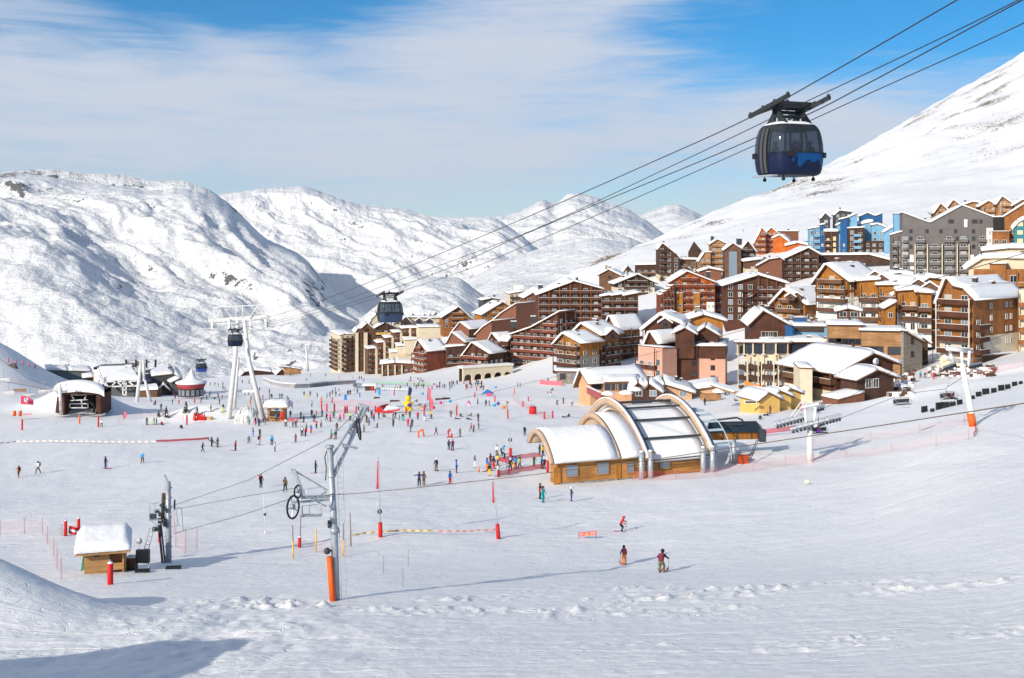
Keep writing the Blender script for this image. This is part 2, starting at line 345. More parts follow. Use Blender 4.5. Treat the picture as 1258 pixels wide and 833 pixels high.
# a high veil over most of the sky, torn open towards the upper left and the upper right
el = sep.outputs['Z']; xx = sep.outputs['X']
def gauss(x0, sx, z0, sz):
    a = M('POWER', M('DIVIDE', M('ADD', xx, -x0), sx), 2.0); b = M('POWER', M('DIVIDE', M('ADD', el, -z0), sz), 2.0)
    return M('POWER', 2.71828, M('MULTIPLY', M('ADD', a, b), -1.0))
mpb = N(nt, 'ShaderNodeMapping'); mpb.inputs['Rotation'].default_value = (0, R(-7), 0); mpb.inputs['Location'].default_value = (.35, 0, .3); mpb.inputs['Scale'].default_value = (2.0, 2.0, 12.0); L(tc.outputs['Generated'], mpb.inputs['Vector'])
n2 = N(nt, 'ShaderNodeTexNoise', Scale=1.5, Detail=9.0, Roughness=.52, Distortion=.6); L(mpb.outputs[0], n2.inputs['Vector'])
mpc = N(nt, 'ShaderNodeMapping'); mpc.inputs['Rotation'].default_value = (0, R(-16), 0); mpc.inputs['Scale'].default_value = (3.0, 3.0, 34.0); L(tc.outputs['Generated'], mpc.inputs['Vector'])
n3 = N(nt, 'ShaderNodeTexNoise', Scale=2.6, Detail=10.0, Roughness=.62, Distortion=1.4); L(mpc.outputs[0], n3.inputs['Vector'])
def sm(x, a, b):
    n = N(nt, 'ShaderNodeMapRange', interpolation_type='SMOOTHSTEP'); n.inputs['From Min'].default_value = a; n.inputs['From Max'].default_value = b; L(x, n.inputs['Value']); return n.outputs[0]
right = M('MULTIPLY', sm(xx, .0, .24), sm(M('ADD', el, M('MULTIPLY', xx, .06)), .105, .185))
open_ = M('ADD', M('MULTIPLY', gauss(-.24, .15, .205, .042), 1.5), M('MULTIPLY', right, 1.15))
open_ = M('ADD', open_, M('MULTIPLY', gauss(.0, .35, .045, .02), .30))
open_ = M('ADD', open_, M('MULTIPLY', sm(el, .30, .75), .35))
open_ = M('ADD', open_, M('MULTIPLY', sm(M('MULTIPLY', el, -1.0), -.12, -.02), .42))
v2 = M('ADD', M('SUBTRACT', .84, open_), M('ADD', M('MULTIPLY', M('SUBTRACT', n2.outputs['Fac'], .5), 2.0), M('MULTIPLY', M('SUBTRACT', n3.outputs['Fac'], .5), 1.0)))
cl = N(nt, 'ShaderNodeMapRange', interpolation_type='SMOOTHSTEP'); cl.inputs['From Min'].default_value = -.25; cl.inputs['From Max'].default_value = 1.0; cl.inputs['To Max'].default_value = .93; L(v2, cl.inputs['Value'])
tl = N(nt, 'ShaderNodeMix', data_type='RGBA'); tl.inputs[6].default_value = (.42, .55, .66, 1); tl.inputs[7].default_value = (.0, .46, .70, 1); L(sm(el, .01, .17), tl.inputs[0]); L(tl.outputs[2], tint.inputs[7])
mix = N(nt, 'ShaderNodeMix', data_type='RGBA'); L(cl.outputs[0], mix.inputs[0]); L(tint.outputs[2], mix.inputs[6]); mix.inputs[7].default_value = (4.0, 4.3, 4.95, 1)
L(mix.outputs[2], bg.inputs['Color']); bg.inputs['Strength'].default_value = .115
hz = bpy.data.meshes.new('haze'); X0, X1, Y0, Y1, Z0_, Z1_ = -9000, 9000, -400, 24000, -6500, 1500
hz.from_pydata([(x, y, z) for z in (Z0_, Z1_) for y in (Y0, Y1) for x in (X0, X1)], [], [(0, 2, 3, 1), (4, 5, 7, 6), (0, 1, 5, 4), (2, 6, 7, 3), (0, 4, 6, 2), (1, 3, 7, 5)])
hm = bpy.data.materials.new('haze_air'); hm.use_nodes = True; hn = hm.node_tree; hn.nodes.remove(hn.nodes['Principled BSDF'])
pv = hn.nodes.new('ShaderNodeVolumePrincipled'); pv.inputs['Color'].default_value = (.86, .92, 1, 1); pv.inputs['Density'].default_value = 2.2e-5; pv.inputs['Anisotropy'].default_value = 0; hn.links.new(pv.outputs[0], hn.nodes['Material Output'].inputs['Volume'])
hz.materials.append(hm); ho = link(bpy.data.objects.new('haze', hz)); tag(ho, kind='stuff')
sc.cycles.volume_bounces = 0
sun = bpy.data.lights.new('sun', 'SUN'); sun.energy = 3.15; sun.angle = R(.5); sun.color = (1, .92, .80)
so = link(bpy.data.objects.new('sun', sun)); ce = math.cos(R(SUN_EL)); sd = Vector((AZ.x, AZ.y, 0)).normalized() * ce; sd.z = math.sin(R(SUN_EL))
so.rotation_euler = sd.to_track_quat('Z', 'Y').to_euler()
sc.view_settings.view_transform = 'Standard'; sc.view_settings.look = 'None'; sc.view_settings.exposure = .53; sc.view_settings.gamma = 1
sc.cycles.max_bounces = 6; sc.cycles.diffuse_bounces = 3; sc.cycles.transparent_max_bounces = 8
# ------------------------------------------------------------------ mesh builder
class MB:
    def __init__(s): s.v = []; s.f = []; s.mi = []; s.sm = []
    def add(s, vs, fs, mi=0, T=None, smooth=False):
        o = len(s.v)
        s.v += [tuple(T @ Vector(p)) if T is not None else tuple(p) for p in vs]
        for f in fs: s.f.append([i + o for i in f]); s.mi.append(mi); s.sm.append(smooth)
        return s
    def box(s, c, d, mi=0, T=None, rz=0):
        x, y, z = d[0] / 2, d[1] / 2, d[2] / 2; m = Matrix.Translation(c) @ Matrix.Rotation(rz, 4, 'Z')
        if T is not None: m = T @ m
        v = [(a * x, b * y, e * z) for e in (-1, 1) for b in (-1, 1) for a in (-1, 1)]
        return s.add(v, [(0, 2, 3, 1), (4, 5, 7, 6), (0, 1, 5, 4), (2, 6, 7, 3), (0, 4, 6, 2), (1, 3, 7, 5)], mi, m)
    def beam(s, a, b, w, h=None, mi=0, T=None):
        a = Vector(a); b = Vector(b); d = b - a; l = d.length
        if l < 1e-6: return s
        q = d.to_track_quat('X', 'Z').to_matrix().to_4x4(); m = Matrix.Translation((a + b) / 2) @ q
        if T is not None: m = T @ m
        return s.box((0, 0, 0), (l, w, h or w), mi, m)
    def tube(s, pts, r, n=8, mi=0, T=None, caps=True, closed=False):
        pts = [Vector(p) for p in pts]; k = len(pts); rs = r if isinstance(r, (list, tuple)) else [r] * k
        vs = []; up = None
        for i, p in enumerate(pts):
            if closed: t = pts[(i + 1) % k] - pts[i - 1]
            else: t = pts[min(i + 1, k - 1)] - pts[max(i - 1, 0)]
            t = t.normalized() if t.length > 1e-9 else Vector((0, 0, 1))
            if up is None: up = Vector((0, 0, 1)) if abs(t.z) < .9 else Vector((1, 0, 0))
            sd = t.cross(up)
            if sd.length < 1e-4: sd = t.cross(Vector((0, 1, 0)))
            sd.normalize(); up2 = sd.cross(t).normalized(); up = up2
            for j in range(n):
                a = 2 * math.pi * j / n; vs.append(p + (sd * math.cos(a) + up2 * math.sin(a)) * rs[i])
        fs = []
        for i in range(k if closed else k - 1):
            for j in range(n):
                a = i * n; b = ((i + 1) % k) * n; fs.append((a + j, a + (j + 1) % n, b + (j + 1) % n, b + j))
        if caps and not closed: fs.append(tuple(range(n - 1, -1, -1))); fs.append(tuple((k - 1) * n + j for j in range(n)))
        return s.add(vs, fs, mi, T, True)
    def cyl(s, c, r, h, n=12, mi=0, T=None, r2=None):
        return s.tube([c, (c[0], c[1], c[2] + h)], [r, r if r2 is None else r2], n, mi, T)
    def lathe(s, prof, n=16, mi=0, T=None, c=(0, 0, 0)):
        vs = [(c[0] + r * math.cos(2 * math.pi * j / n), c[1] + r * math.sin(2 * math.pi * j / n), c[2] + z) for r, z in prof for j in range(n)]
        fs = [(i * n + j, i * n + (j + 1) % n, (i + 1) * n + (j + 1) % n, (i + 1) * n + j) for i in range(len(prof) - 1) for j in range(n)]
        return s.add(vs, fs, mi, T, True)
    def ball(s, c, r, n=10, mi=0, T=None, sc_=(1, 1, 1)):
        pr = [(max(1e-3, math.sin(math.pi * i / n)) * r, -math.cos(math.pi * i / n) * r) for i in range(n + 1)]
        m = Matrix.Translation(c) @ Matrix.Diagonal((*sc_, 1))
        return s.lathe(pr, n + 2, mi, m if T is None else T @ m)
    def prism(s, poly, v, mi=0, T=None, smooth=False):
        """poly: list of 3-D points, extruded along v"""
        k = len(poly); v = Vector(v); a = [Vector(p) for p in poly]; b = [p + v for p in a]
        fs = [tuple(range(k)), tuple(range(2 * k - 1, k - 1, -1))]
        s.add(a + b, fs, mi, T)
        o = len(s.v) - 2 * k
        for i in range(k): s.f.append([o + (i + 1) % k, o + i, o + k + i, o + k + (i + 1) % k]); s.mi.append(mi); s.sm.append(smooth)
        return s
    def disc(s, c, ax, r, t, n=16, mi=0, T=None):
        c = Vector(c); ax = Vector(ax).normalized(); return s.tube([c - ax * t / 2, c + ax * t / 2], r, n, mi, T)
    def mesh(s, name, mats):
        me = bpy.data.meshes.new(name); me.from_pydata(s.v, [], s.f)
        for m in (mats if isinstance(mats, (list, tuple)) else [mats]): me.materials.append(m)
        me.polygons.foreach_set('material_index', s.mi); me.polygons.foreach_set('use_smooth', s.sm)
        import bmesh as _b
        bm = _b.new(); bm.from_mesh(me); _b.ops.recalc_face_normals(bm, faces=bm.faces); bm.to_mesh(me); bm.free()
        me.update(); return me
    def build(s, name, mats, parent=None, loc=None, rz=None):
        o = bpy.data.objects.new(name, s.mesh(name, mats)); link(o, parent)
        if loc is not None: o.location = loc
        if rz is not None: o.rotation_euler = (0, 0, rz)
        return o
def empty(name, label, cat, loc=(0, 0, 0), rz=0, group=None):
    o = bpy.data.objects.new(name, None); o.empty_display_size = .5; link(o); o.location = loc; o.rotation_euler = (0, 0, rz)
    return tag(o, label, cat, group)
def copy_tree(o, parent=None):
    c = o.copy(); COL.objects.link(c)
    if parent: c.parent = parent
    for ch in list(o.children): copy_tree(ch, c)
    return c

# palette
W_OR = wood('orange_wood', (.29, .115, .035)); W_AM = wood('amber_wood', (.37, .15, .03)); W_RB = wood('redbrown_wood', (.085, .033, .020))
W_RED = wood('red_wood', (.18, .048, .027)); W_DK = wood('dark_wood', (.07, .036, .025)); W_MD = wood('brown_wood', (.135, .068, .04))
W_TAN = wood('tan_wood', (.38, .20, .09), horizontal=True); W_HUT = wood('hut_wood', (.42, .235, .10), horizontal=True, plank=4)
W_VOR = wood('vivid_orange_boards', (.50, .12, .02)); W_ST = wood('station_boards', (.42, .20, .06), horizontal=True, plank=3)
C_CR = mat('cream_plaster', (.68, .58, .42), var=.08, scale=.6); C_PK = mat('pink_plaster', (.62, .34, .25), var=.07, scale=.5)
C_WH = mat('white_plaster', (.78, .76, .72), var=.06, scale=.5); C_GR = mat('grey_cladding', (.15, .135, .13), var=.12, scale=.4)
C_BL = mat('blue_cladding', (.015, .09, .24), var=.12, scale=.4); C_LB = mat('light_blue_cladding', (.17, .36, .52), var=.12, scale=.4)
C_YL = mat('yellow_board', (.72, .44, .13), var=.1, scale=.5); C_BK = mat('brick_red_cladding', (.20, .078, .045), var=.15, scale=.8)
C_TQ = mat('teal_cladding', (.03, .19, .22), var=.1); C_SL = mat('slate', (.06, .065, .07), var=.2, scale=1)
C_PC = mat('peach_plaster', (.62, .36, .2), var=.08, scale=.5)
ST = mat('rubble_stone', (.27, .245, .21), var=.5, scale=2.2, bump=.6)
GLASS = mat('window_glass', (.025, .032, .042), rough=.08, spec=.8); GLASSB = mat('pale_glass', (.20, .25, .31), rough=.12, spec=.8)
CURT = mat('curtain_window', (.45, .43, .40), rough=.3, spec=.6); YGLASS = mat('yellow_window', (.75, .55, .25), rough=.4)
FR_W = mat('white_frame', (.75, .73, .68)); FR_D = mat('dark_frame', (.06, .04, .03)); FR_B = mat('brown_frame', (.16, .08, .04))
STEEL = mat('galvanised_steel', (.42, .45, .48), rough=.45, metal=.35, var=.18, scale=2.5); DSTEEL = mat('dark_steel', (.045, .05, .055), rough=.45, var=.2, scale=3)
WSTEEL = mat('white_painted_steel', (.74, .73, .70), rough=.5, var=.08, scale=1.0); RUBBER = mat('black_rubber', (.02, .02, .02), rough=.8)
RED = mat('red_foam', (.62, .02, .02), rough=.6, var=.08, scale=2); ORANGE = mat('orange_foam', (.80, .13, .02), rough=.6, var=.08, scale=2)
YEL = mat('yellow_paint', (.78, .50, .04)); BLUE = mat('blue_fabric', (.02, .16, .5)); PINKR = mat('faded_red_fabric', (.7, .16, .2))
WHITE = mat('white_paint', (.8, .8, .8)); BLACK = mat('black_plastic', (.02, .02, .022), rough=.5)

def net_mat(name, col, dens):
    m, nt, b = newmat(name); b.inputs['Base Color'].default_value = (*col, 1); b.inputs['Roughness'].default_value = .8
    tr = N(nt, 'ShaderNodeBsdfTransparent'); mx = N(nt, 'ShaderNodeMixShader'); out = nt.nodes['Material Output']
    mx.inputs[0].default_value = dens
    nt.links.new(tr.outputs[0], mx.inputs[1]); nt.links.new(b.outputs[0], mx.inputs[2]); nt.links.new(mx.outputs[0], out.inputs[0]); return m
NET_R = net_mat('red_net', (.75, .08, .08), .13); NET_P = net_mat('pink_net', (.8, .2, .2), .08); NET_R2 = net_mat('dense_red_net', (.62, .05, .09), .72)

# ------------------------------------------------------------------ shared small meshes
_wm = {}
def win_mesh(w, h, fr, gl, mull=True):
    k = (round(w, 1), round(h, 1), fr.name, gl.name, mull)
    if k not in _wm:
        m = MB(); t = .09 if w < 3 else .14
        m.box((0, -.01, 0), (w - t, .06, h - t), 1)
        m.box((0, -.03, h / 2 - t / 2), (w, .14, t)); m.box((0, -.045, -h / 2 + t / 2), (w + .1, .19, t))
        m.box((-w / 2 + t / 2, -.03, 0), (t, .13, h - 2 * t)); m.box((w / 2 - t / 2, -.03, 0), (t, .13, h - 2 * t))
        if mull: m.box((0, -.03, 0), (.07, .12, h - 2 * t))
        _wm[k] = m.mesh('window', [fr, gl])
    return _wm[k]

def face_pt(A, u, px):
    """distance along horizontal direction u from point A where photo column px is met"""
    k = (px - CX) / F; return (k * A.y - A.x) / (u.x - k * u.y)

class House:
    """a building made of blocks; each block is a profile seen in the photo, given its real depth"""
    def __init__(s, name, label, cat='building', group=None): s.root = None; s.a = (name, label, cat, group); s.nwin = 0
    def block(s, xc, d, phi, top, yb, L, wall=W_MD, base=None, hb=0, sh=2.8, bw=3.2, front=None, side=None, back=True, roof='snow', fr=FR_W, oh=.8,
              snow_t=.6, balmat=None, gl=None, flat=False, foot=4.0, eave=None, wall2=None, raw=False, on=None):
        """xc: photo column where depth is d; top: [(px,py)..] left to right; yb: photo row of the foot; L: depth in metres (or ('px',column) of the far side edge)"""
        if on is not None:                                     # lies on the front of the block built just before, this far proud of it
            A0, u0, phi = s.pl; t0 = face_pt(A0, u0, xc); d = (A0.y + t0 * u0.y) - on * math.cos(R(phi))
        elif not raw and abs(phi) <= 12.5: phi = phi - math.degrees(math.atan((xc - CX) / F))
        A = P(xc, yb, d); ph = R(phi); u = Vector((math.cos(ph), math.sin(ph), 0)); n = Vector((-math.sin(ph), math.cos(ph), 0))
        if on is None: s.pl = (A.copy(), u.copy(), phi)
        if s.root is None:
            s.root = empty(*s.a[:3], loc=(A.x, A.y, A.z), group=s.a[3]); s.O = A.copy()
        prof = []
        for px, py in top:
            t = face_pt(A, u, px); D = A.y + t * u.y; prof.append((t, CZ + (HY - py) * D / F - A.z))
        s0, s1 = prof[0][0], prof[-1][0]
        right = phi < 0                                        # the side wall seen is the right one
        if isinstance(L, tuple):
            c = A + u * (s1 if right else s0); L = abs(face_pt(c, n, L[1]))
        T = Matrix.Translation(A - s.O) @ Matrix.Rotation(ph, 4, 'Z')      # local: x along face, y into depth
        def part(mb, name, mats, par=None): 
            o = mb.build(name, mats, par or s.root)
            if par is None: o.matrix_local = T
            return o
        poly = [(s0, 0, -foot)] + [(a, 0, z) for a, z in prof] + [(s1, 0, -foot)]
        m = MB(); m.prism(poly[::-1], (0, L, 0)); wo = part(m, 'wall', [wall])
        if base is not None and hb > 0:
            m = MB(); e = .05; m.box(((s0 + s1) / 2, L / 2, (hb - foot) / 2), (s1 - s0 + 2 * e, L + 2 * e, hb + foot)); part(m, 'plinth', [base], None)
        def ztop(t):
            for (a, za), (b, zb_) in zip(prof, prof[1:]):
                if a <= t <= b: return za + (zb_ - za) * (t - a) / max(b - a, 1e-6)
            return min(prof[0][1], prof[-1][1])
        # roof slabs over each stretch of the profile
        if roof:
            rm = MB(); sn = MB(); k = len(prof)
            for i in range(k - 1):
                (a, za), (b, zb_) = prof[i], prof[i + 1]
                dx, dz = b - a, zb_ - za; l = math.hypot(dx, dz)
                if l < .3 or abs(dz) > 3.5 * abs(dx): continue
                ux, uz = dx / l, dz / l
                ea = oh if (i == 0 or abs(prof[i][0] - prof[i-1][0]) < .3) and dz >= 0 or i == 0 else 0
                eb = oh if i == k - 2 or (abs(prof[i+2][0] - b) < .3 and prof[i+2][1] < zb_) else 0
                pa = (a - ux * ea, za - uz * ea); pb = (b + ux * eb, zb_ + uz * eb)
                nx, nz = -uz, ux; y0 = -oh; y1 = L + oh
                def q(p, h): return (p[0] + nx * h, y0, p[1] + nz * h)
                rm.prism([q(pa, .02), q(pa, .28), q(pb, .28), q(pb, .02)][::1], (0, y1 - y0, 0))
                # snow: rounded edge, uneven thickness
                ns = max(3, int(l / 1.2)); ny = max(3, int((y1 - y0) / 1.8)); vs = []; rr = random.Random(int(abs(a * 31 + za * 17)) + i)
                for jy in range(ny + 1):
                    yy = y0 + .06 + (y1 - y0 - .12) * jy / ny
                    for jx in range(ns + 1):
                        f = jx / ns; px_ = pa[0] + (pb[0] - pa[0]) * f; pz_ = pa[1] + (pb[1] - pa[1]) * f
                        ed = 1.0
                        if jy in (0, ny): ed = .72
                        if (jx == 0 and ea > 0) or (jx == ns and eb > 0): ed = .72
                        h = .28 + snow_t * ed * (1 + rr.uniform(-.09, .09))
                        vs.append((px_ + nx * h, yy, pz_ + nz * h))
                nt_ = len(vs)
                for jy in (0, ny):
                    yy = y0 + .06 + (y1 - y0 - .12) * jy / ny
                    for jx in range(ns + 1):
                        f = jx / ns; vs.append((pa[0] + (pb[0] - pa[0]) * f + nx * .285, yy, pa[1] + (pb[1] - pa[1]) * f + nz * .285))
                fs = [(jy * (ns+1) + jx, jy * (ns+1) + jx + 1, (jy+1) * (ns+1) + jx + 1, (jy+1) * (ns+1) + jx) for jy in range(ny) for jx in range(ns)]
                for jx in range(ns):
                    fs.append((nt_ + jx, nt_ + jx + 1, jx + 1, jx)); o2 = nt_ + ns + 1; e2 = ny * (ns + 1); fs.append((o2 + jx + 1, o2 + jx, e2 + jx, e2 + jx + 1))
                for side_ in (0, ns):
                    fs.append([nt_ + side_] + [jy * (ns+1) + side_ for jy in range(ny + 1)] + [nt_ + ns + 1 + side_])
                sn.add(vs, fs, 0, None, True)
            ro = part(rm, 'roof', [eave or (FR_B if wall not in (C_GR,) else C_GR)])
            if snow_t > 0: so_ = sn.build('snow_cover', [SNOW], ro)
        H = min(z for _, z in prof)
        if roof and L > 8 and (s1 - s0) > 7 and on is None:
            rc = random.Random(int(xc * 7 + d))
            for _ in range(rc.choice([0, 1, 1, 2, 3])):
                t = s0 + (s1 - s0) * rc.uniform(.2, .8); y_ = L * rc.uniform(.15, .7); w_ = rc.uniform(.5, 1.1); h_ = rc.uniform(.9, 1.7); z_ = ztop(t) + .3; m = MB()
                m.box((t, y_, z_ + h_ / 2), (w_, w_ * .9, h_)); m.box((t, y_, z_ + h_ + .09), (w_ + .25, w_ + .2, .18), 1)
                if rc.random() < .6: m.box((t, y_, z_ + h_ + .28), (w_ + .1, w_, .2), 2)
                part(m, 'chimney', [rc.choice([ST, DSTEEL, W_MD]), FR_D, SNOW])
        bm_ = balmat or wall
        # facades
        for which, spec in (('front', front), ('side', side)):
            if not spec: continue
            if which == 'front': W = s1 - s0; org = lambda t, off: (s0 + t, -off, 0); rz = 0; zt = lambda t: ztop(s0 + t)
            else:
                W = L; xs_ = s1 if right else s0; sg = 1 if right else -1
                org = (lambda t, off: (xs_ + off, t, 0)) if right else (lambda t, off: (xs_ - off, L - t, 0)); rz = R(90) if right else R(-90)
                he = prof[-1][1] if right else prof[0][1]; zt = lambda t: he
            bw_ = spec.get('bw', bw); sh_ = spec.get('sh', sh); nb = max(1, int(round(W / bw_))); bwr = W / nb; z0 = spec.get('z0', 0.2)
            maxz = max(zt(W * i / 20) for i in range(21)); ns = int((maxz - z0 - .4) / sh_)
            if ns == 0 and maxz > 2: ns = 1
            bal = spec.get('bal'); b0, b1 = (0, 1) if bal is True else (bal or (0, 0)); skip = spec.get('skip', 0); pos = spec.get('pos')
            cols = [W * p for p in pos] if pos else [(i + .5) * bwr for i in range(nb)]
            ww = spec.get('w', min(1.7, bwr * .48)); wh = spec.get('h', 1.35 if not bal else 1.9)
            for st in range(spec.get('from', 0), ns):
                zf = z0 + st * sh_; 
                for ci, t in enumerate(cols):
                    if zf + wh + .8 > zt(t) + .1: continue
                    if random.random() < skip: continue
                    s.nwin += 1
                    if s.nwin > 100: continue
                    inb = bal and b0 * W <= t <= b1 * W
                    g = gl or random.choice([GLASS, GLASS, GLASS, GLASSB, CURT])
                    f_ = spec.get('fr', fr); h_ = 1.9 if inb else wh; zz = zf + (.05 + h_ / 2 if inb else .95 + h_ / 2 - .1)
                    o = bpy.data.objects.new('window', win_mesh(round(ww, 1), round(h_, 1), f_, g, ww > 1)); link(o, s.root)
                    x, y, _ = org(t, .03); o.matrix_local = T @ Matrix.Translation((x, y, zz)) @ Matrix.Rotation(rz, 4, 'Z')
                if bal and st >= spec.get('bfrom', 0):
                    lo, hi = b0 * W, b1 * W
                    # shorten the strip where the gable cuts in
                    while lo < hi - 1 and zt(lo + .2) < zf + 1.6: lo += .4
                    while hi > lo + 1 and zt(hi - .2) < zf + 1.6: hi -= .4
                    if hi - lo > 1.2:
                        m = MB(); dp = spec.get('dp', 1.5)
                        def bx(t0, t1, o0, o1, za, zb_, mi=0):
                            p = org((t0 + t1) / 2, (o0 + o1) / 2); dd = (t1 - t0, o1 - o0, zb_ - za) if which == 'front' else (o1 - o0, t1 - t0, zb_ - za)
                            m.box((p[0], p[1], (za + zb_) / 2), dd, mi)
                        bx(lo, hi, 0.02, dp, zf - .15, zf); bx(lo, hi, dp, dp + .08, zf - .22, zf + .95)
                        bx(lo, lo + .08, .02, dp, zf + .002, zf + .95); bx(hi - .08, hi, .02, dp, zf + .002, zf + .95)
                        bx(lo, hi, dp - .05, dp + .16, zf + .955, zf + 1.04, 1 if st % 2 else 2)
                        o = part(m, 'balcony', [bm_, FR_W if spec.get('white', 1) else bm_, SNOW if spec.get('white', 1) else bm_])
            if bal and spec.get('post', 1):
                lo, hi = b0 * W, b1 * W; np_ = max(1, int(round((hi - lo) / (bwr * spec.get('pe', 2)))))
                for i in range(np_ + 1):
                    t = lo + (hi - lo) * i / np_; top_ = zt(min(max(t, .1), W - .1)) - .1; zb0 = z0 + spec.get('bfrom', 0) * sh_
                    if top_ < zb0 + 1: continue
                    m = MB(); p = org(t, spec.get('dp', 1.5) + .14); m.box((p[0], p[1], (zb0 + top_) / 2), (.22, .22, top_ - zb0)); part(m, 'post', [spec.get('pm', FR_B)])
        return T, (s0, s1, L, prof)
    def chimney(s, px, py, d, w=1.1, h=1.8, m=None):
        p = P(px, py, d) - s.O; b = MB(); b.box((p.x, p.y, p.z + h / 2 - .8), (w, w, h + 1.6)); b.box((p.x, p.y, p.z + h + .12), (w + .3, w + .3, .2), 1); b.box((p.x, p.y, p.z + h + .35), (w + .1, w + .1, .25), 2)
        b.build('chimney', [m or ST, FR_D, SNOW], s.root)
    def dormer(s, px, py, d, w=2.6, h=2.0, m=W_AM, phi=0, dep=4.5):
        """little gable standing out of the roof; px,py = its apex"""
        p = P(px, py, d) - s.O; T = Matrix.Translation(p) @ Matrix.Rotation(R(phi) - math.atan((px - CX) / F), 4, 'Z'); b = MB()
        b.prism([(-w/2, 0, -h), (-w/2, 0, -h*.45), (0, 0, 0), (w/2, 0, -h*.45), (w/2, 0, -h)][::-1], (0, dep, 0)); o = b.build('dormer', [m], s.root); o.matrix_local = T
        r = MB(); k = h * .45 / (w / 2)
        for sg in (-1, 1):
            e = w / 2 + .5
            r.prism([(0, -.5, .05), (sg * e, -.5, .05 - k * e), (sg * e, -.5, .2 - k * e), (0, -.5, .2)], (0, dep + .5, 0), 0)
            r.prism([(0, -.45, .205), (sg * e, -.45, .205 - k * e), (sg * e, -.45, .55 - k * e), (0, -.45, .65)], (0, dep + .4, 0), 1)
        r.build('dormer_roof', [FR_B, SNOW], o)
        b = MB(); b.box((0, -.03, -h * .62), (w * .35, .06, h * .35)); b.build('window', [GLASS], o)
# ------------------------------------------------------------------ the village
BL = dict(bal=True)
def front(**k): return k
def simple(name, label, *a, cat='chalet', group=None, ch=(), dm=(), **k):
    h = House(name, label, cat, group); h.block(*a, **k)
    for c in ch: h.chimney(*c)
    for c in dm: h.dormer(*c[0], **c[1])
    return h
TB = 'apartment_block'; CH = 'chalet'
# --- far left: cream and brown tower
h = House('apartment_tower', 'tall cream and brown nine storey tower at the left end of the village', 'tower block')
TS = dict(sh=4.9, bw=7)
tw = lambda **k: dict(sh=2.55, z0=1, fr=FR_D, w=1.3, **k)
h.block(418, 650, 12, [(418, 412), (424, 410.5), (436, 411.5)], 458, ('px', 406.6), wall=C_CR, oh=.5, balmat=W_RB, front=tw(bal=(.15, .85), bw=3.0, dp=2.0, white=0, post=0), side=tw(bal=(.1, .75), bw=3.4, dp=1.6, white=0, post=0))
h.block(436.5, 646, 4, [(436.5, 408.5), (440, 404), (444, 404), (451, 397.5), (458, 404), (466.5, 408)], 457, 16, wall=W_MD, oh=.6, balmat=W_RB, base=None, front=tw(bal=(.25, .48), bw=3.2, dp=1.0, white=0, post=0))
for a, b in ((436.6, 440.3), (447, 451.5)):
    h.block(a, 645, 4, [(a, 408.6), (b, 408.6)], 457, 1.0, wall=C_CR, roof=None, front=dict(sh=2.55, z0=1, pos=[.5], w=.8, h=1.1, fr=FR_D))
h.block(452, 655, 8, [(452, 402), (457, 391.5), (463, 386), (469, 390), (474, 397)], 440, 20, wall=C_CR, oh=.6)
# --- stepped block
h = House('stepped_apartment_block', 'cream and brown apartment block climbing in steps beside the tower', 'apartment block')
for i, (a, b, y0, y1, yb) in enumerate([(452, 464, 429, 428, 459), (464, 474, 421.5, 420.5, 458), (474, 484, 415.5, 414.5, 450), (484, 494.5, 409, 408, 440), (494.5, 505.5, 404, 403, 425), (505.5, 514.5, 403.5, 403, 420)]):
    d = 600 - i * 3
    h.block(a, d, 8, [(a, y0), (b, y1)], yb, 12, wall=W_MD, oh=.5, balmat=W_RB, front=dict(bal=(0, .75), sh=2.7, bw=2.4, dp=1.3, white=0, z0=.5, post=0))
    h.block(b - 2.3, d - 2.5, 8, [(b - 2.3, y1 + .5), (b + .2, y1 + .5)], yb, 2.2, wall=C_CR, roof=None)
for a, b, y0, yb in ((514.5, 541, 402, 416), (497, 513, 417.5, 426), (488, 507.5, 425, 434), (480, 492.5, 433, 442)):
    h.block(a, 574, 4, [(a, y0 + .5), (b, y0)], yb, 14, wall=C_CR, oh=.4)
h = House('low_apartment_block', 'low flat-roofed building with cream fins at the foot of the stepped block', 'building')
h.block(468.3, 560, 0, [(468.3, 448), (486, 446), (509, 447.5)], 467, 12, wall=W_MD, oh=.6, balmat=W_MD, front=dict(bal=True, sh=2.9, bw=2.9, dp=.9, white=0, post=0), snow_t=1.2)
for x in (468.8, 476, 484.5, 493, 508):
    h.block(x, 557, 0, [(x, 448.5), (x + 1.5, 448.5)], 467, 1.2, on=1.1, wall=C_CR, roof=None)
simple('apartment_block', 'dark roofed block with yellow floors behind the stepped block', 461, 640, 5, [(461, 403), (473, 396.5), (487, 403)], 425, 14, wall=W_DK, balmat=C_YL, cat='building', front=dict(bal=True, bw=3.5, sh=3.2, white=0), roof='snow', snow_t=.15)
simple('long_house', 'long snowy roofed house with a dark triangular dormer behind the cream blocks', 486, 660, 6, [(486, 397), (500, 390), (541, 391), (543, 399)], 412, 12, wall=C_CR, cat='building',
       dm=[((498.5, 389.5, 655), dict(w=6, h=6.5, m=W_DK)), ((515, 391, 655), dict(w=4, h=3.4, m=C_SL)), ((528, 391.5, 655), dict(w=4, h=3, m=C_SL))])
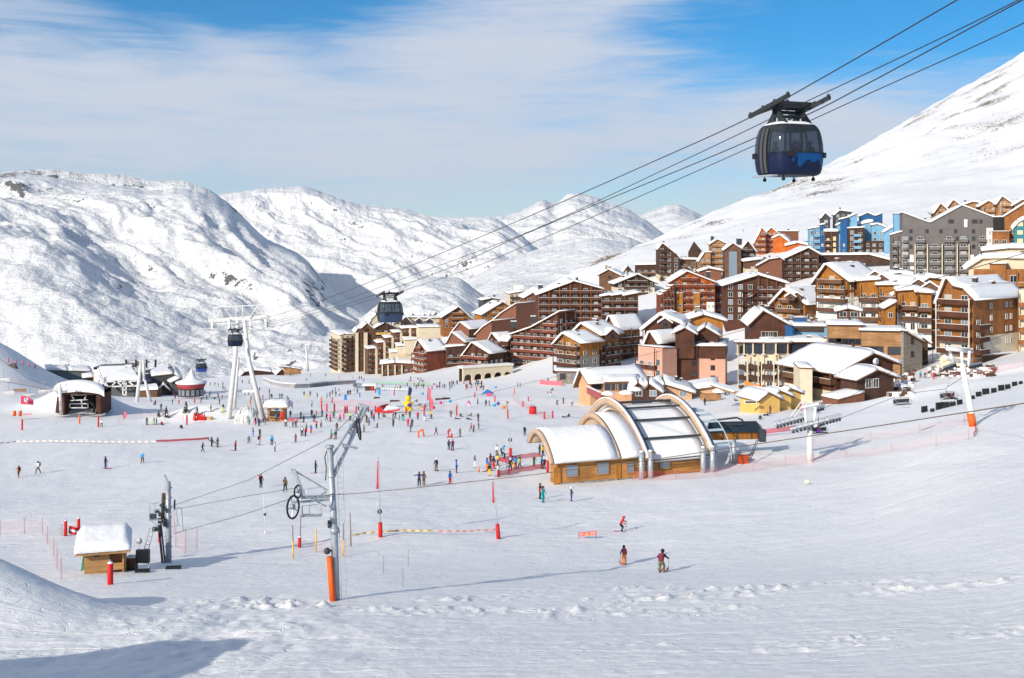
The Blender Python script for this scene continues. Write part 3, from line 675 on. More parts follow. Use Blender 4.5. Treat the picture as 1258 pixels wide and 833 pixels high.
# tiny hamlet behind it
for i, (x, y, w_) in enumerate([(519, 389, 6), (533, 386.5, 5), (541, 388.5, 6), (548, 385.5, 5), (505, 388.5, 5)]):
    simple('hamlet_house', 'tiny snow covered house in the far hamlet, %s' % ['second from its left end', 'third from its left end', 'fourth from its left end', 'rightmost of the hamlet', 'leftmost of the hamlet'][i], x, 900, 10, [(x, y), (x + w_ / 2, y - 3), (x + w_, y)], y + 7, 7, wall=C_SL, cat='house', group='far hamlet houses', oh=.5, front=dict(bw=2.5))
simple(CH, 'wooden chalet with dark framed gable on the skyline right of the second gondola', 546, 640, 8, [(544.5, 389), (563, 377.5), (578, 391)], 405, 16, wall=W_OR, front=dict(bal=(.25, .75), bw=3.6), oh=1.6, eave=FR_D)
simple(CH, 'brick chalet with broad snow roof below the skyline chalet', 556, 560, -38, [(556, 409), (566, 396.5), (576, 404)], 425, 18, wall=C_BK, oh=.8)
# --- red-brown row
h = House('red_apartment_block', 'red-brown block with balconies on its gable standing at the left of the terrace', 'apartment block')
h.block(524.6, 540, -54, [(509, 433), (514.8, 418.5), (524.6, 431)], 466, ('px', 547.5), wall=W_RED, base=C_CR, hb=3.2, balmat=W_RED, bw=3.4, sh=2.75, front=dict(bal=True, bw=3.2, bfrom=0), side=dict(pos=[.35], h=1.1, skip=.7), oh=.9)
h = House('apartment_block', 'brown block with cream balconies between the red blocks', 'apartment block')
h.block(548, 545, 6, [(548, 427), (570, 425)], 464, 26, wall=W_DK, balmat=W_RB, sh=2.9, front=dict(bal=True, bw=4), oh=.8)
h.block(536, 556, -30, [(548, 424), (556, 409), (570, 420)], 464, 22, wall=C_BK, sh=2.9, oh=.8)
h = House('chalet', 'dark red chalet with three balcony tiers above the white arcade', 'chalet')
h.block(601, 462, -36, [(569.5, 437), (581, 421.5), (601, 434)], 459, ('px', 618.5), wall=W_RB, balmat=W_RED, sh=2.8, front=dict(bal=True, bw=3.4, dp=1.8), side=dict(bw=3.6), oh=1.0)
h = House('apartment_block', 'dark red block with twin gables behind the arcade chalet', 'apartment block')
h.block(618, 484, -52, [(596, 430), (606, 410), (618, 424)], 459, ('px', 636), wall=W_RB, balmat=W_RED, sh=2.8, front=dict(bal=(.5, 1), bw=3.5), side=dict(bal=True, bw=3.4), oh=1.0)
h.dormer(628, 414, 482, w=4.5, h=3.5, m=W_RB, phi=50)
h = House('large_apartment_block', 'tall dark red block with a stepped snow roof left of the orange chalets', 'apartment block')
h.block(686, 470, -34, [(629, 411), (654, 402.5), (686.5, 384.5)], 452, ('px', 704.5), wall=W_RB, balmat=W_RED, base=ST, hb=3.5, sh=2.85, front=dict(bal=(.02, .98), bw=3.5, pe=2), side=dict(bal=(.25, .9), bw=4), oh=1.2)
h.chimney(655, 392, 482, 2.2, 1.0, DSTEEL); h.chimney(631, 398, 482, 2.4, .9, DSTEEL); h.chimney(669, 385, 486, 3.0, 1.2, C_LB)
# arcade
def arcade():
    root = empty('stone_arcade', 'cream arcade with round arches under the dark red chalet', 'arcade', P(569, 474, 446))
    A = P(567, 474.5, 440); B = P(629, 473, 452); ux = (B - A); ux.z = 0; Wd = ux.length; rz = math.atan2(ux.y, ux.x)
    n = 5; bw = Wd / n; Hh = 6.6; m = MB()
    for i in range(n):
        x0 = i * bw; r = bw * .38; zc_ = 2.9
        pts = [(x0, 0, -3), (x0, 0, Hh), (x0 + bw, 0, Hh), (x0 + bw, 0, -3), (x0 + bw / 2 + r, 0, -3)] + [(x0 + bw / 2 + r * math.cos(a), 0, zc_ + r * math.sin(a) * .8) for a in [math.pi * j / 10 for j in range(11)]] + [(x0 + bw / 2 - r, 0, -3)]
        m.prism(pts, (0, .8, 0))
    o = m.build('arch_wall', [C_CR], root); o.rotation_euler.z = rz
    m = MB(); m.box((Wd / 2, 3.5, 1.9), (Wd - .4, .3, 9)); 
    o = m.build('back_wall', [FR_D], root); o.rotation_euler.z = rz
    m = MB(); m.box((Wd / 2, 1.9, Hh + .2), (Wd + .6, 4.4, .4)); o = m.build('roof', [C_CR], root); o.rotation_euler.z = rz
    m = MB(); m.box((Wd / 2, 1.9, Hh + .6), (Wd + .5, 4.3, .4)); s_ = m.build('snow_cover', [SNOW], o)
arcade()
# --- middle-back roofs
simple(CH, 'orange chalet with snow edged gable, lowest of the small roofs on the skyline', 594, 600, 20, [(593, 386), (617, 371.5), (636, 384)], 400, 14, wall=W_AM, oh=1.2, front=dict(bal=(.2, .9), bw=4))
simple(CH, 'brick walled chalet under a big smooth snow roof in the middle of the village', 634, 560, -35, [(604, 396), (618, 384), (634, 374)], 405, 20, wall=C_BK, oh=.8)
simple(CH, 'brick gabled chalet left of the tall dark red block', 604, 545, -35, [(585, 411), (594, 402), (604, 395.5)], 422, 26, wall=C_BK, oh=.8)
simple(CH, 'flat snow roofed house beside the orange skyline chalet', 594, 660, 12, [(593, 369), (605, 366.5), (614, 368)], 385, 12, wall=C_SL, cat='house', front=dict(bw=3), fr=FR_W)
simple('apartment_block', 'small cream block with a pinkish white tower on the skyline', 627, 650, 10, [(626.5, 361), (643, 358)], 385, 14, wall=C_CR, cat='building', balmat=W_DK, front=dict(bal=True, bw=3))
simple('square_tower', 'pinkish white square tower standing over the small cream block', 633, 664, 8, [(633, 349.5), (643, 349.3)], 378, ('px', 631), wall=C_WH, cat='tower', snow_t=.15, oh=.1, front=dict(bw=3, skip=.6))
h = simple(CH, 'brick red gabled house at the left shoulder of the big brown block', 645, 600, 10, [(645, 365.5), (664, 354.5), (676, 363)], 385, 16, wall=C_BK, oh=1.0, front=dict(bw=4.5), cat='house')
# --- big brown block with fins (16)
h = House('large_apartment_block', 'broad brown gabled block with orange fins and long balconies on the upper slope', 'apartment block')
h.block(661, 480, 3, [(661.5, 362), (705, 346), (738.5, 355)], 402, 26, wall=W_RB, balmat=W_RB, sh=2.85, front=dict(bal=True, bw=4.4, dp=1.3, pe=1, pm=W_OR), oh=1.2)
for i, (a, b, y0, y1) in enumerate([(738.8, 752, 364.5, 362.5), (752.3, 767, 363.5, 361.5), (767.3, 783.5, 363.5, 360.5)]):
    h.block(a, 478 - i * 1.5, 2, [(a, y0), (b, y1)], 398, 18, wall=W_DK, balmat=W_RB, sh=2.85, front=dict(bal=True, bw=3.7, pe=9), oh=.8, snow_t=.8)
h.chimney(664, 354, 500, 2, 1.2, DSTEEL)
# --- uphill small ones
simple(CH, 'brown plank chalet with plain gable above the broad brown block', 736, 560, -12, [(736, 338), (748, 331.5), (762, 338.5)], 352, 12, wall=W_MD, oh=1.0, front=dict(pos=[.5], w=1.2, fr=FR_D), ch=[(745, 331, 568)])
simple(CH, 'dark gabled chalet with a pale ground floor below the flat dark house', 758, 545, 10, [(757, 348), (783, 337.5), (804, 347.5)], 362, 18, wall=W_DK, base=C_CR, hb=3.4, oh=1.6, front=dict(bal=(.2, .8), bw=4))
simple(CH, 'tiny dark gable house between the plank chalet and the flat dark house', 766, 590, 5, [(766, 334), (771.5, 327), (777, 334)], 345, 8, wall=W_DK, oh=.6, front=dict(bw=3), cat='house')
simple('apartment_block', 'flat snow topped dark block left of the dark wooden tower', 781, 600, -4, [(780.5, 326), (807, 325.5)], 350, 14, wall=W_DK, cat='building', balmat=W_MD, front=dict(bal=True, bw=3.5), oh=.8, snow_t=1.2)
# --- dark wooden tower with cream foot (21)
h = House('wooden_tower_block', 'tall dark wooden tower block with cream foot below the rocky ridge', 'tower block')
h.block(809, 575, 5, [(809, 306), (814, 299.5), (831, 313), (835, 318)], 358, 16, wall=W_DK, base=C_CR, hb=8.5, balmat=W_DK, sh=2.8, front=dict(bal=(.05, .45), bw=3.2, dp=1.3, white=0), oh=.6)
h.block(835, 578, 3, [(835, 319), (858, 319.5)], 350, 16, wall=W_MD, sh=2.8, front=dict(bal=(0, .6), bw=5), oh=.8, snow_t=.9)
h.block(846, 586, 3, [(846, 310), (849, 304), (853, 297), (858, 303), (862, 308), (867, 312)], 330, 5, wall=W_DK, roof=None)
# --- tan wooden (20)
h = House('tan_chalet', 'pale tan wooden block with stepped balconies under the ridge', 'chalet')
h.block(859, 560, 4, [(859, 321), (866, 310.5), (873, 310.5)], 352, 12, wall=W_TAN, balmat=W_TAN, front=dict(bal=True, bw=3, dp=1.0), oh=.6)
h.block(873, 562, 4, [(873, 300), (881.5, 294.5), (890, 299)], 352, 14, wall=W_TAN, balmat=W_TAN, front=dict(bal=True, bw=3.2, dp=1.0), oh=.8)
h.chimney(875, 296, 570, 1.4, 2.2, DSTEEL); 
simple('small_house', 'small brick pavilion with a low snow roof below the tan wooden block', 861, 545, 5, [(860, 333.5), (871, 330), (886, 333)], 346, 8, wall=C_BK, cat='house', oh=1.0, snow_t=.9)
h = House('gabled_block', 'brown gabled block with a tall dark glass strip in its front', 'building')
h.block(891, 540, 3, [(890.5, 307), (900.5, 299.5), (910.5, 306)], 345, 20, wall=W_MD, oh=.8)
h.block(895.5, 539.6, 3, on=.25, top=[(895.5, 309), (905.5, 309)], yb=336, L=.3, wall=GLASSB, roof=None)
h.block(911, 552, 3, [(911, 307), (919, 297), (928, 309)], 345, 16, wall=W_DK, oh=.8, front=dict(bal=True, bw=4))
h.chimney(908, 297, 570, 2.4, 1.4, DSTEEL)
# --- orange-red half-timbered (19)
h = House('orange_hotel', 'vivid orange red timbered hotel with stepped gables near the top of the village', 'hotel')
h.block(927, 600, 3, [(927, 299), (930, 293), (934, 286), (936, 280.5), (941, 287)], 330, 14, wall=W_VOR, balmat=W_RED, front=dict(bal=(0, .95), bw=2.6, dp=.9), oh=.4)
h.block(941, 603, 3, [(941, 287), (947.5, 280.3), (955, 287)], 330, 22, wall=W_VOR, balmat=W_RED, front=dict(bal=True, bw=3, dp=.9), oh=.6)
h.block(955, 606, 2, [(955, 284.5), (981, 284.5)], 320, 14, wall=C_BK, oh=.6, snow_t=.5)
h.block(958, 594, -20, [(950, 293), (958, 289.5), (968, 297)], 325, 20, wall=W_VOR, oh=.6, snow_t=1.0)
h.block(966, 585, 3, [(967, 302), (980, 299), (1003, 304)], 330, 16, wall=W_VOR, oh=.8, snow_t=1.2)
# --- dark brown pair (17, 18)
h = House('large_apartment_block', 'dark brown block with a long sloping roof and a stone ground floor, right of centre', 'apartment block')
h.block(937, 495, 3, [(936.5, 333), (952, 323.5), (993, 305), (1006, 312.5)], 356, 34, wall=W_DK, base=C_CR, hb=3.2, balmat=W_DK, sh=2.8, fr=FR_W, front=dict(bw=3.4, bal=(.22, .98), dp=.9, white=0, pe=1), oh=1.3, snow_t=.8)
h.block(916, 500, 3, [(916, 321.5), (934, 319)], 350, 20, wall=W_MD, base=C_CR, hb=7, oh=1, snow_t=.9, front=dict(bw=5))
h.block(932, 493, 3, [(932, 326), (945, 319), (958, 317), (961, 319)], 340, 14, wall=C_BK, oh=1, snow_t=.4)
h = House('large_apartment_block', 'dark brown gabled block with an outside zigzag stair in the centre right', 'apartment block')
T_, d_ = h.block(892, 430, 4, [(891.5, 350.5), (931.5, 338.5), (964, 348)], 396, 26, wall=W_RB, balmat=W_RB, sh=2.85, front=dict(bw=3.4, from_=0, bal=(.55, 1), dp=1.2, pe=1), oh=1.6, snow_t=.9)
m = MB()
s0, s1, Lh, pr = d_
xa, xb = s0 + (s1 - s0) * .28, s0 + (s1 - s0) * .52
for i in range(4):
    z = .5 + i * 2.8; a, b = (xa, xb) if i % 2 else (xb, xa); m.beam((a, -1.6, z), (b, -1.6, z + 2.8), .8, .35); m.box(((xa + xb) / 2, -.9, z + 2.75), (xb - xa + 1, 1.2, .15))
for x in (xa - .4, xb + .4): m.box((x, -1.8, 6.2), (.3, .3, 13))
o = m.build('outside_stair', [W_RB], h.root); o.matrix_local = T_
h.chimney(925, 339, 436, 2, 1.0, C_BL)
simple('terraced_walkway', 'long low covered walkway with snow roof below the blue block', 1004, 500, -6, [(1003, 314), (1068, 313.5), (1093, 320)], 330, 8, wall=W_DK, cat='walkway', oh=.8, snow_t=.9, front=dict(bw=3, h=1.6), fr=FR_D)
# --- orange-red gabled (16)
h = House('red_gabled_block', 'orange and red gabled block with red balconies left of the dark stair block', 'apartment block')
T_, d_ = h.block(826, 465, 4, [(825, 345.5), (844, 334), (877.5, 347)], 386, 22, wall=W_VOR, balmat=W_RED, sh=2.75, front=dict(bal=True, bw=3.2, dp=1.3, pe=1, pm=W_RED), oh=1.3, snow_t=.5)
h.block(868, 463, 4, [(868, 371), (878.5, 371)], 390, 1.5, on=1.4, wall=C_WH, roof=None, front=dict(bw=2, w=1))
for x in (831, 852):
    h.block(x, 462.6, 4, [(x, 361), (x + 8, 361)], 381, 2, on=1.9, wall=W_AM, roof='snow', oh=.2, snow_t=.25, front=dict(pos=[.5], w=1.3, sh=5.5))
h.block(878.7, 468, 4, [(878.7, 352), (888, 352)], 392, 20, wall=W_RB, balmat=W_RED, sh=2.8, front=dict(bal=True, bw=3), oh=.5)
for i, x in enumerate((810.5, 814.5, 819, 823)):
    h.block(x, 458 + i, 10, [(x, 363 - i * 3.5), (x + 4.6, 361.5 - i * 3.5)], 388, 8, wall=W_RED, balmat=W_RED, sh=2.7, front=dict(bal=True, bw=2, dp=1), oh=.1, snow_t=.3)
h.chimney(870, 339, 475, 1.5, 1.5, C_SL)

# --- orange wooden chalets by the snow front (13)
h = House('chalet', 'orange wooden chalet with a stone arcade at the edge of the snow front', 'chalet')
h.block(713, 380, -48, [(684, 421.5), (694, 410.5), (713, 421)], 462, ('px', 736), wall=W_AM, base=ST, hb=6.6, balmat=W_RB, sh=2.9, front=dict(bal=True, bw=3.3, dp=1.6, pm=FR_D), side=dict(bw=4, from_=1), oh=1.3, snow_t=.9)
h = House('chalet', 'orange wooden chalet with brown balconies behind the arcade chalet', 'chalet')
h.block(736.5, 392, -40, [(704, 411), (716, 398.5), (737, 411)], 462, ('px', 760), wall=W_AM, base=W_RB, hb=9, balmat=W_RB, sh=2.9, side=dict(bal=(.1, .9), bw=3.6), front=dict(bw=4), oh=1.3, snow_t=.9)
h.dormer(752, 405, 392, w=4, h=3.5, m=W_DK, phi=25)
h = House('chalet', 'orange and brown chalet with a broad snow roof left of the pink hotel', 'chalet')
h.block(759, 412, -52, [(745, 405), (751, 389), (758, 403)], 458, ('px', 786), wall=W_OR, base=W_RB, hb=8, balmat=W_RB, sh=2.9, side=dict(bal=True, bw=4), oh=1.3, snow_t=.9)
# stone arcade in front of chalet A
simple('stone_ground_floor', 'rubble stone shop front with openings under the orange wooden chalet', 684, 372, -3, [(684, 456.5), (714, 457)], 470, 6, wall=ST, cat='shop front', oh=.5, snow_t=.5, front=dict(bw=3.2, sh=3, h=2, w=2), fr=FR_B, group=None)
# --- snowy roofs behind the pink hotel (15)
simple(CH, 'snow buried chalet roof with dark dormers behind the pink hotel', 793, 372, -18, [(792, 404), (812, 388), (836, 398)], 425, 16, wall=W_RB, oh=1.2, snow_t=1.1, ch=[(828, 391, 378), (818, 389, 384)], dm=[((817, 391.5, 366), dict(w=4, h=3, m=W_DK))])
simple(CH, 'amber chalet peeping out under snow roofs above the pink hotel', 842, 380, 3, [(842, 394), (864, 387), (888, 394)], 420, 14, wall=W_AM, oh=1.4, snow_t=1.0, ch=[(857, 385, 386, 1.3, 2)], front=dict(bw=5, w=2))
# --- pink hotel (14)
h = House('pink_hotel', 'large pink and red-brown hotel with balconied wing behind the arched lift station', 'hotel')
h.block(813.6, 318, 40, [(813.6, 428), (831.6, 428)], 478, ('px', 784), wall=C_PK, balmat=W_RB, sh=3.0, side=dict(bal=(.0, .80), bw=3.0, z0=2.5, dp=1.0, pm=W_RB), oh=.1, snow_t=.2, roof='snow')
h.block(831.6, 324, -3, [(831.6, 426), (857, 426)], 480, 20, wall=W_RB, sh=4, front=dict(pos=[.82], sh=2.9, z0=.6, w=1.5), oh=.2, snow_t=.3, fr=FR_D, gl=GLASS)
h.block(857, 323.7, -3, [(857, 426), (891, 426)], 480, 20, wall=C_PK, sh=4, front=dict(pos=[.55], sh=2.9, z0=2.2, w=1.2), oh=.5, snow_t=.6, fr=FR_D, gl=GLASS)
h.block(857, 323.4, -3, [(857, 427), (891.5, 427)], 440, 20.6, wall=W_RB, foot=0, oh=.3, snow_t=0, roof=None)
h.block(829.5, 323, -3, [(829.5, 409), (841.5, 403.5), (853, 410)], 440, 16, wall=W_RB, oh=.9, snow_t=.5, foot=0)
h.block(853, 328, -3, [(852, 412), (866, 402.5), (882, 412)], 430, 14, wall=W_RB, oh=.9, snow_t=.5, front=dict(bw=4, w=1.2, sh=3), foot=0)
h.block(808, 326, -50, [(794, 424), (800.5, 408.5), (808, 420)], 436, ('px', 832), wall=W_RB, balmat=W_RB, oh=1.0, snow_t=.9, front=dict(bal=True, bw=3), foot=2)
sg = MB(); A = P(822, 457, 316.2) ; sg.box((0, 0, 0), (1.7, .12, 3.2)); 
o = sg.build('sign_board', [WHITE], h.root); o.matrix_local = Matrix.Translation(P(825, 456.5, 322.5) - h.O) @ Matrix.Rotation(R(40), 4, 'Z')
sg = MB()
for i, (z, wd) in enumerate([(1.15, .35), (.75, .9), (.4, .8), (-.05, 1.0), (-.5, .7), (-.95, 1.1), (-1.3, .8)]):
    pts = [(-wd / 2 + wd * j / 10, -.09, z + .10 * math.sin(j * 2.1 + i)) for j in range(11)]; sg.tube(pts, .045, 4)
sg.build('sign_lettering', [C_BL], o)
# --- restaurants at the foot (33)
simple('restaurant', 'low restaurant with a wide snow roof and peach walls between chalets and station', 725, 283, -66, [(711, 472), (717, 456), (725, 469)], 484, ('px', 788), wall=C_PC, cat='restaurant', oh=1.2, snow_t=1.0, side=dict(bw=4, w=2.6, h=2), fr=FR_D, gl=GLASS)
simple('terrace_pavilion', 'peach coloured pavilion with wide dark openings in front of the restaurant', 746, 270, 3, [(746, 470), (784, 469)], 486, 8, wall=C_PC, cat='pavilion', oh=.8, snow_t=.8, front=dict(pos=[.12, .5], w=3.4, h=2.0, sh=3), fr=C_PC, gl=GLASS)
simple('small_restaurant', 'small dark timber hut with twin snow gables beside the pavilion', 781, 262, 0, [(776, 479), (784, 471), (793, 478), (797, 472), (811, 482)], 492, 9, wall=W_DK, cat='hut', oh=.6, snow_t=.8, front=dict(bw=3))
simple('hotel_annexe', 'low peach annexe with undulating snow roof below the pink hotel sign', 807, 275, 3, [(807, 478), (817, 473), (850, 483)], 492, 14, wall=C_PC, cat='building', oh=.8, snow_t=.9, front=dict(bw=5))
simple('hotel_annexe', 'long low peach annexe right of the undulating one, under the pink hotel', 848, 285, 0, [(846, 480), (880, 475.5)], 488, 12, wall=C_PC, cat='building', oh=.8, snow_t=1.0)
# --- blue block (23)
h = House('blue_apartment_block', 'blue and light blue clad block with jagged snow roofs high on the right slope', 'apartment block')
def sb(x0, x1, y0, y1, yb, d, L, wall, **k): h.block(x0, d, 3, [(x0, y0), (x1, y1)], yb, L, wall=wall, oh=k.pop('oh', .4), **k)
sb(994, 1007.5, 281.5, 279.5, 313, 540, 12, C_LB, front=dict(bal=(.4, 1), bw=3, balm=1))
sb(1007.5, 1013, 277, 276, 313, 537, 12, C_BL, front=dict(bw=4, skip=.6))
sb(1013, 1029, 285, 285, 313, 536, 12, W_DK, gl=YGLASS, front=dict(bal=(0, .5), bw=2.8), snow_t=1.4)
sb(1029, 1032.5, 277, 275, 313, 536, 14, C_LB)
sb(1032.5, 1041, 270, 268, 313, 534, 14, C_BL, front=dict(pos=[.5], w=.8, skip=.4))
sb(1041, 1053, 268, 263, 313, 536, 16, C_LB)
sb(1042, 1062, 281, 280, 313, 533, 6, W_DK, balmat=C_LB, front=dict(bal=(.3, .8), bw=3.4))
sb(1053, 1072, 277, 273, 313, 540, 16, C_LB, snow_t=1.5)
h.block(1057, 548, 3, [(1057, 266), (1066, 262), (1075, 266), (1084, 262.5), (1084.2, 262.5)], 300, 14, wall=C_BL, oh=.4, snow_t=.7)
h.block(1071, 534, 3, [(1071, 277), (1078, 276), (1094, 282)], 313, 14, wall=C_LB, oh=.5, front=dict(bw=3.2, z0=3), snow_t=.8)
h.block(1062, 533, 3, [(1062, 296), (1094, 296)], 313, 5, wall=W_DK, roof=None, front=dict(bw=3.3))
h.block(1009, 575, 6, [(1009.5, 268), (1014, 262.5), (1020, 268)], 290, 10, wall=C_SL, oh=.5, front=dict(bw=3))
h.block(1025, 575, 6, [(1026, 264), (1032, 259), (1046, 261)], 290, 12, wall=C_SL, oh=.5, front=dict(bw=3))
h.block(1094, 525, 0, [(1086, 286), (1100, 278), (1109, 284)], 313, 10, wall=C_LB, oh=.4, snow_t=1.2)
h.block(1099, 500, 3, [(1098.5, 263), (1110, 263)], 300, 10, wall=C_LB, oh=.2, snow_t=.3)
# --- grey block (24)
h = House('grey_apartment_block', 'huge grey block with butterfly roofline and rows of cream edged balconies', 'apartment block')
gp = dict(wall=C_GR, balmat=C_GR, eave=C_GR, oh=.35, snow_t=.5, sh=2.75)
h.block(1095.5, 424, 2, [(1095.5, 289), (1109, 285)], 340, 20, **gp, front=dict(bal=(0, .5), bw=3, from_=0))
h.block(1109, 420, 2, [(1109, 262), (1142.5, 274.5), (1182, 253), (1220, 267.5)], 345, 34, **gp)
def bays(x0, x1, ytop, yb, pos=None, from_=0, n=1, w=1.9):
    h.block(x0, 419.6, 2, [(x0, ytop), (x1, ytop)], yb, .3, on=.2, wall=C_GR, roof=None, front=dict(bal=True, bw=(x1 - x0) * .3, sh=2.75, dp=1.1, post=0, w=w, z0=.2))
for (a, b, yt, n) in [(1109.5, 1114.5, 281, 1), (1125, 1136, 281, 2), (1141.5, 1155, 291, 2), (1160, 1172, 281, 2), (1178, 1189, 279, 2), (1202, 1211.5, 279, 2), (1116, 1123, 314, 1), (1191, 1200, 314, 1)]:
    bays(a, b, yt, 344, n=n)
for x in (1118, 1192):
    h.block(x, 419.3, 2, [(x, 313), (x + 4.5, 313)], 345, .5, on=.4, wall=C_WH, roof=None)
h.block(1211.8, 419.2, 2, [(1211.8, 280), (1220.2, 280)], 330, .6, on=.3, wall=C_WH, roof=None, front=dict(pos=[.5], w=.9, sh=2.8))
h.block(1184.5, 419.2, 2, [(1184.5, 269.5), (1188.5, 269.5)], 279, .5, on=.3, foot=0, wall=C_WH, roof=None)
for i, x in enumerate([1123.7, 1139, 1157, 1175.5, 1190]):
    h.block(x, 418.0, 2, [(x, 300), (x + 1.1, 300)], 345, 1.3, on=1.35, wall=C_CR, roof=None)
for x, y in [(1112, 284), (1119, 284), (1119, 293), (1119, 303), (1139, 284), (1156, 284), (1174, 284), (1176, 293), (1196, 284), (1196, 293), (1196, 303), (1196, 272), (1167, 272), (1170, 272), (1199, 272), (1205, 272), (1119, 317)]:
    o = bpy.data.objects.new('window', win_mesh(1.1, 1.4, FR_D, GLASS, False)); link(o, h.root); A0, u0, ph0 = h.pl; t0 = face_pt(A0, u0, x); o.matrix_local = Matrix.Translation(P(x, y, A0.y + t0 * u0.y - .05) - h.O) @ Matrix.Rotation(R(ph0), 4, 'Z')
# ridge chalets behind
for i, (x0, xm, x1, y0, ym, y1, d) in enumerate([(1149, 1155.5, 1166, 257, 248, 258, 530), (1165, 1171, 1185, 251, 243.5, 254, 545), (1184, 1195, 1206, 249, 245.5, 247, 560), (1205, 1214, 1226, 250, 244.5, 250, 550), (1226, 1231, 1248, 246, 239, 251, 540), (1246, 1256, 1270, 249, 243, 247, 535)]):
    simple('ridge_chalet', ['leftmost', 'second from left', 'third from left', 'fourth from left', 'fifth from left', 'rightmost'][i] + ' of the small tan chalets on the skyline behind the grey block', x0, d, 8, [(x0, y0 + 3), (xm, ym + 3), (x1, y1 + 3)], 268, 14, wall=W_TAN, cat='chalet', group='tan chalets behind the grey block', oh=1.2, snow_t=.9, front=dict(bal=(.2, .8), bw=3.5))
# --- orange right (25)
h = House('orange_block', 'orange clad block with black glazing beside the grey block', 'building')
h.block(1234, 405, -2, [(1234, 266.5), (1234.2, 266.5), (1275, 241)], 302, 26, wall=W_OR, oh=.5, snow_t=.6, front=dict(bw=6, sh=3.3, skip=.3))
h.block(1220, 408, 0, [(1220, 267.5), (1234, 267)], 302, 20, wall=RUBBER, oh=.2, snow_t=.4)
h.block(1219, 402, -2, [(1219, 285), (1240, 285)], 303, 5, wall=W_OR, oh=.2, snow_t=.2, front=dict(pos=[.25, .7], w=1.6, sh=3.5))
simple('teal_building', 'teal clad building cut by the right edge above the snowy terrace roofs', 1246, 385, -3, [(1246, 281), (1252, 274), (1275, 262)], 302, 14, wall=C_TQ, cat='building', gl=YGLASS, front=dict(bw=3), oh=.4, snow_t=1.2)
# --- right edge roofs (26)
h = House('large_apartment_block', 'orange block with wide snow roofs at the right edge, behind the brown balconied block', 'apartment block')
h.block(1209, 340, -3, [(1209, 309), (1240, 306), (1280, 306)], 330, 22, wall=C_CR, oh=.8, snow_t=1.4)
h.block(1190, 312, -3, [(1190, 328.5), (1207, 318), (1225, 317), (1275, 318)], 345, 12, wall=C_CR, oh=1.2, snow_t=1.2, eave=C_CR)
h.block(1196, 308, -3, [(1196, 331), (1275, 331)], 440, 16, wall=W_OR, roof=None, balmat=W_OR, front=dict(bal=(.68, 1), bw=3.6, dp=1.6))
h.block(1216, 306, -3, [(1216, 325), (1236, 325)], 440, 10, wall=W_OR, oh=.3, snow_t=.3)
h.block(1251.5, 274, -3, [(1251.5, 356), (1275, 356)], 438, 10, wall=C_CR, balmat=W_OR, roof=None, front=dict(bal=True, bw=3.2, sh=3.0))
# --- brown orange block (27)
h = House('brown_orange_block', 'tall orange brown block with wrap-around balconies above the lift pylon', 'apartment block')
h.block(1195.5, 262, -50, [(1155, 369), (1165, 343), (1172, 352), (1184.5, 355), (1195.5, 366)], 441, ('px', 1251.5), wall=W_OR, base=C_CR, hb=5.0, balmat=W_RB, sh=2.85, fr=FR_W,
        front=dict(bal=(0, 1), bw=3.6, dp=1.7, pe=3, z0=1.2, pm=C_CR), side=dict(pos=[.38, .72, .82], w=.9, h=1.3, z0=1.9), oh=1.1, snow_t=.9)
T_, d_ = h.block(1195.6, 261.7, 40, [(1195.7, 380), (1208, 380)], 441, 1.0, wall=W_OR, roof=None, balmat=W_RB, front=dict(bal=True, bw=6, dp=1.6, sh=2.85, z0=1.2, post=0))
h.block(1206, 262.5, 40, [(1206, 438), (1262, 434)], 447, 3, wall=W_DK, roof='snow', oh=.2, snow_t=.3)
# --- orange chalets row (28)
h = House('chalet_row', 'left chalet of the orange row, with white plaster below and one stone chimney', 'chalet')
h.block(1042, 333, -50, [(1003, 346), (1017.5, 326), (1042, 344)], 384, ('px', 1076), wall=W_AM, base=C_WH, hb=4.5, balmat=W_MD, sh=2.8, front=dict(bal=(.1, 1), bw=3.4, pm=W_MD), side=dict(bal=(.35, 1), bw=3.4, pm=W_MD), oh=1.4, snow_t=1.0)
h.block(1055, 326, 4, [(1055, 346), (1079, 344.5)], 394, 14, wall=W_AM, base=C_WH, hb=6.5, balmat=W_MD, sh=2.8, front=dict(bal=(0, 1), bw=2.9, pm=W_MD), oh=.7, snow_t=1.0)
h.chimney(1044, 329, 345, 1.3, 1.6, W_MD)
h.dormer(1075, 334, 334, w=4, h=3, m=W_MD); h.dormer(1083, 338, 330, w=4, h=3, m=W_MD)
h.block(1079, 322, 3, [(1079, 351), (1100, 351)], 393, 14, wall=W_AM, balmat=W_MD, sh=2.8, front=dict(bal=(0, 1), bw=3, pm=W_MD), oh=.7, snow_t=.9)
h.block(1080, 334, 2, [(1080, 342), (1094, 338.5), (1120, 338.5)], 380, 12, wall=W_AM, oh=.5, snow_t=1.1)
h = House('chalet_row', 'middle chalet of the orange row, white plaster ground floor and two dormers', 'chalet')
h.block(1104, 312, 3, [(1104, 358), (1127, 356.5)], 406, 18, wall=W_AM, base=C_WH, hb=4.6, balmat=W_MD, sh=2.85, front=dict(bal=(.1, 1), bw=3.2, pm=W_MD, bfrom=1), oh=.8, snow_t=1.1)
h.block(1127, 310, 3, [(1127, 360), (1144, 361)], 408, 16, wall=W_AM, base=C_WH, hb=4.6, balmat=W_MD, sh=2.85, front=dict(bal=(0, 1), bw=3, pm=W_MD), oh=.8, snow_t=1.1)
h.block(1144, 312, 3, [(1144, 364), (1162, 363)], 410, 14, wall=W_AM, base=W_MD, hb=1.5, balmat=W_MD, sh=2.85, front=dict(bal=(0, 1), bw=3, pm=W_MD), oh=.8, snow_t=1.0)
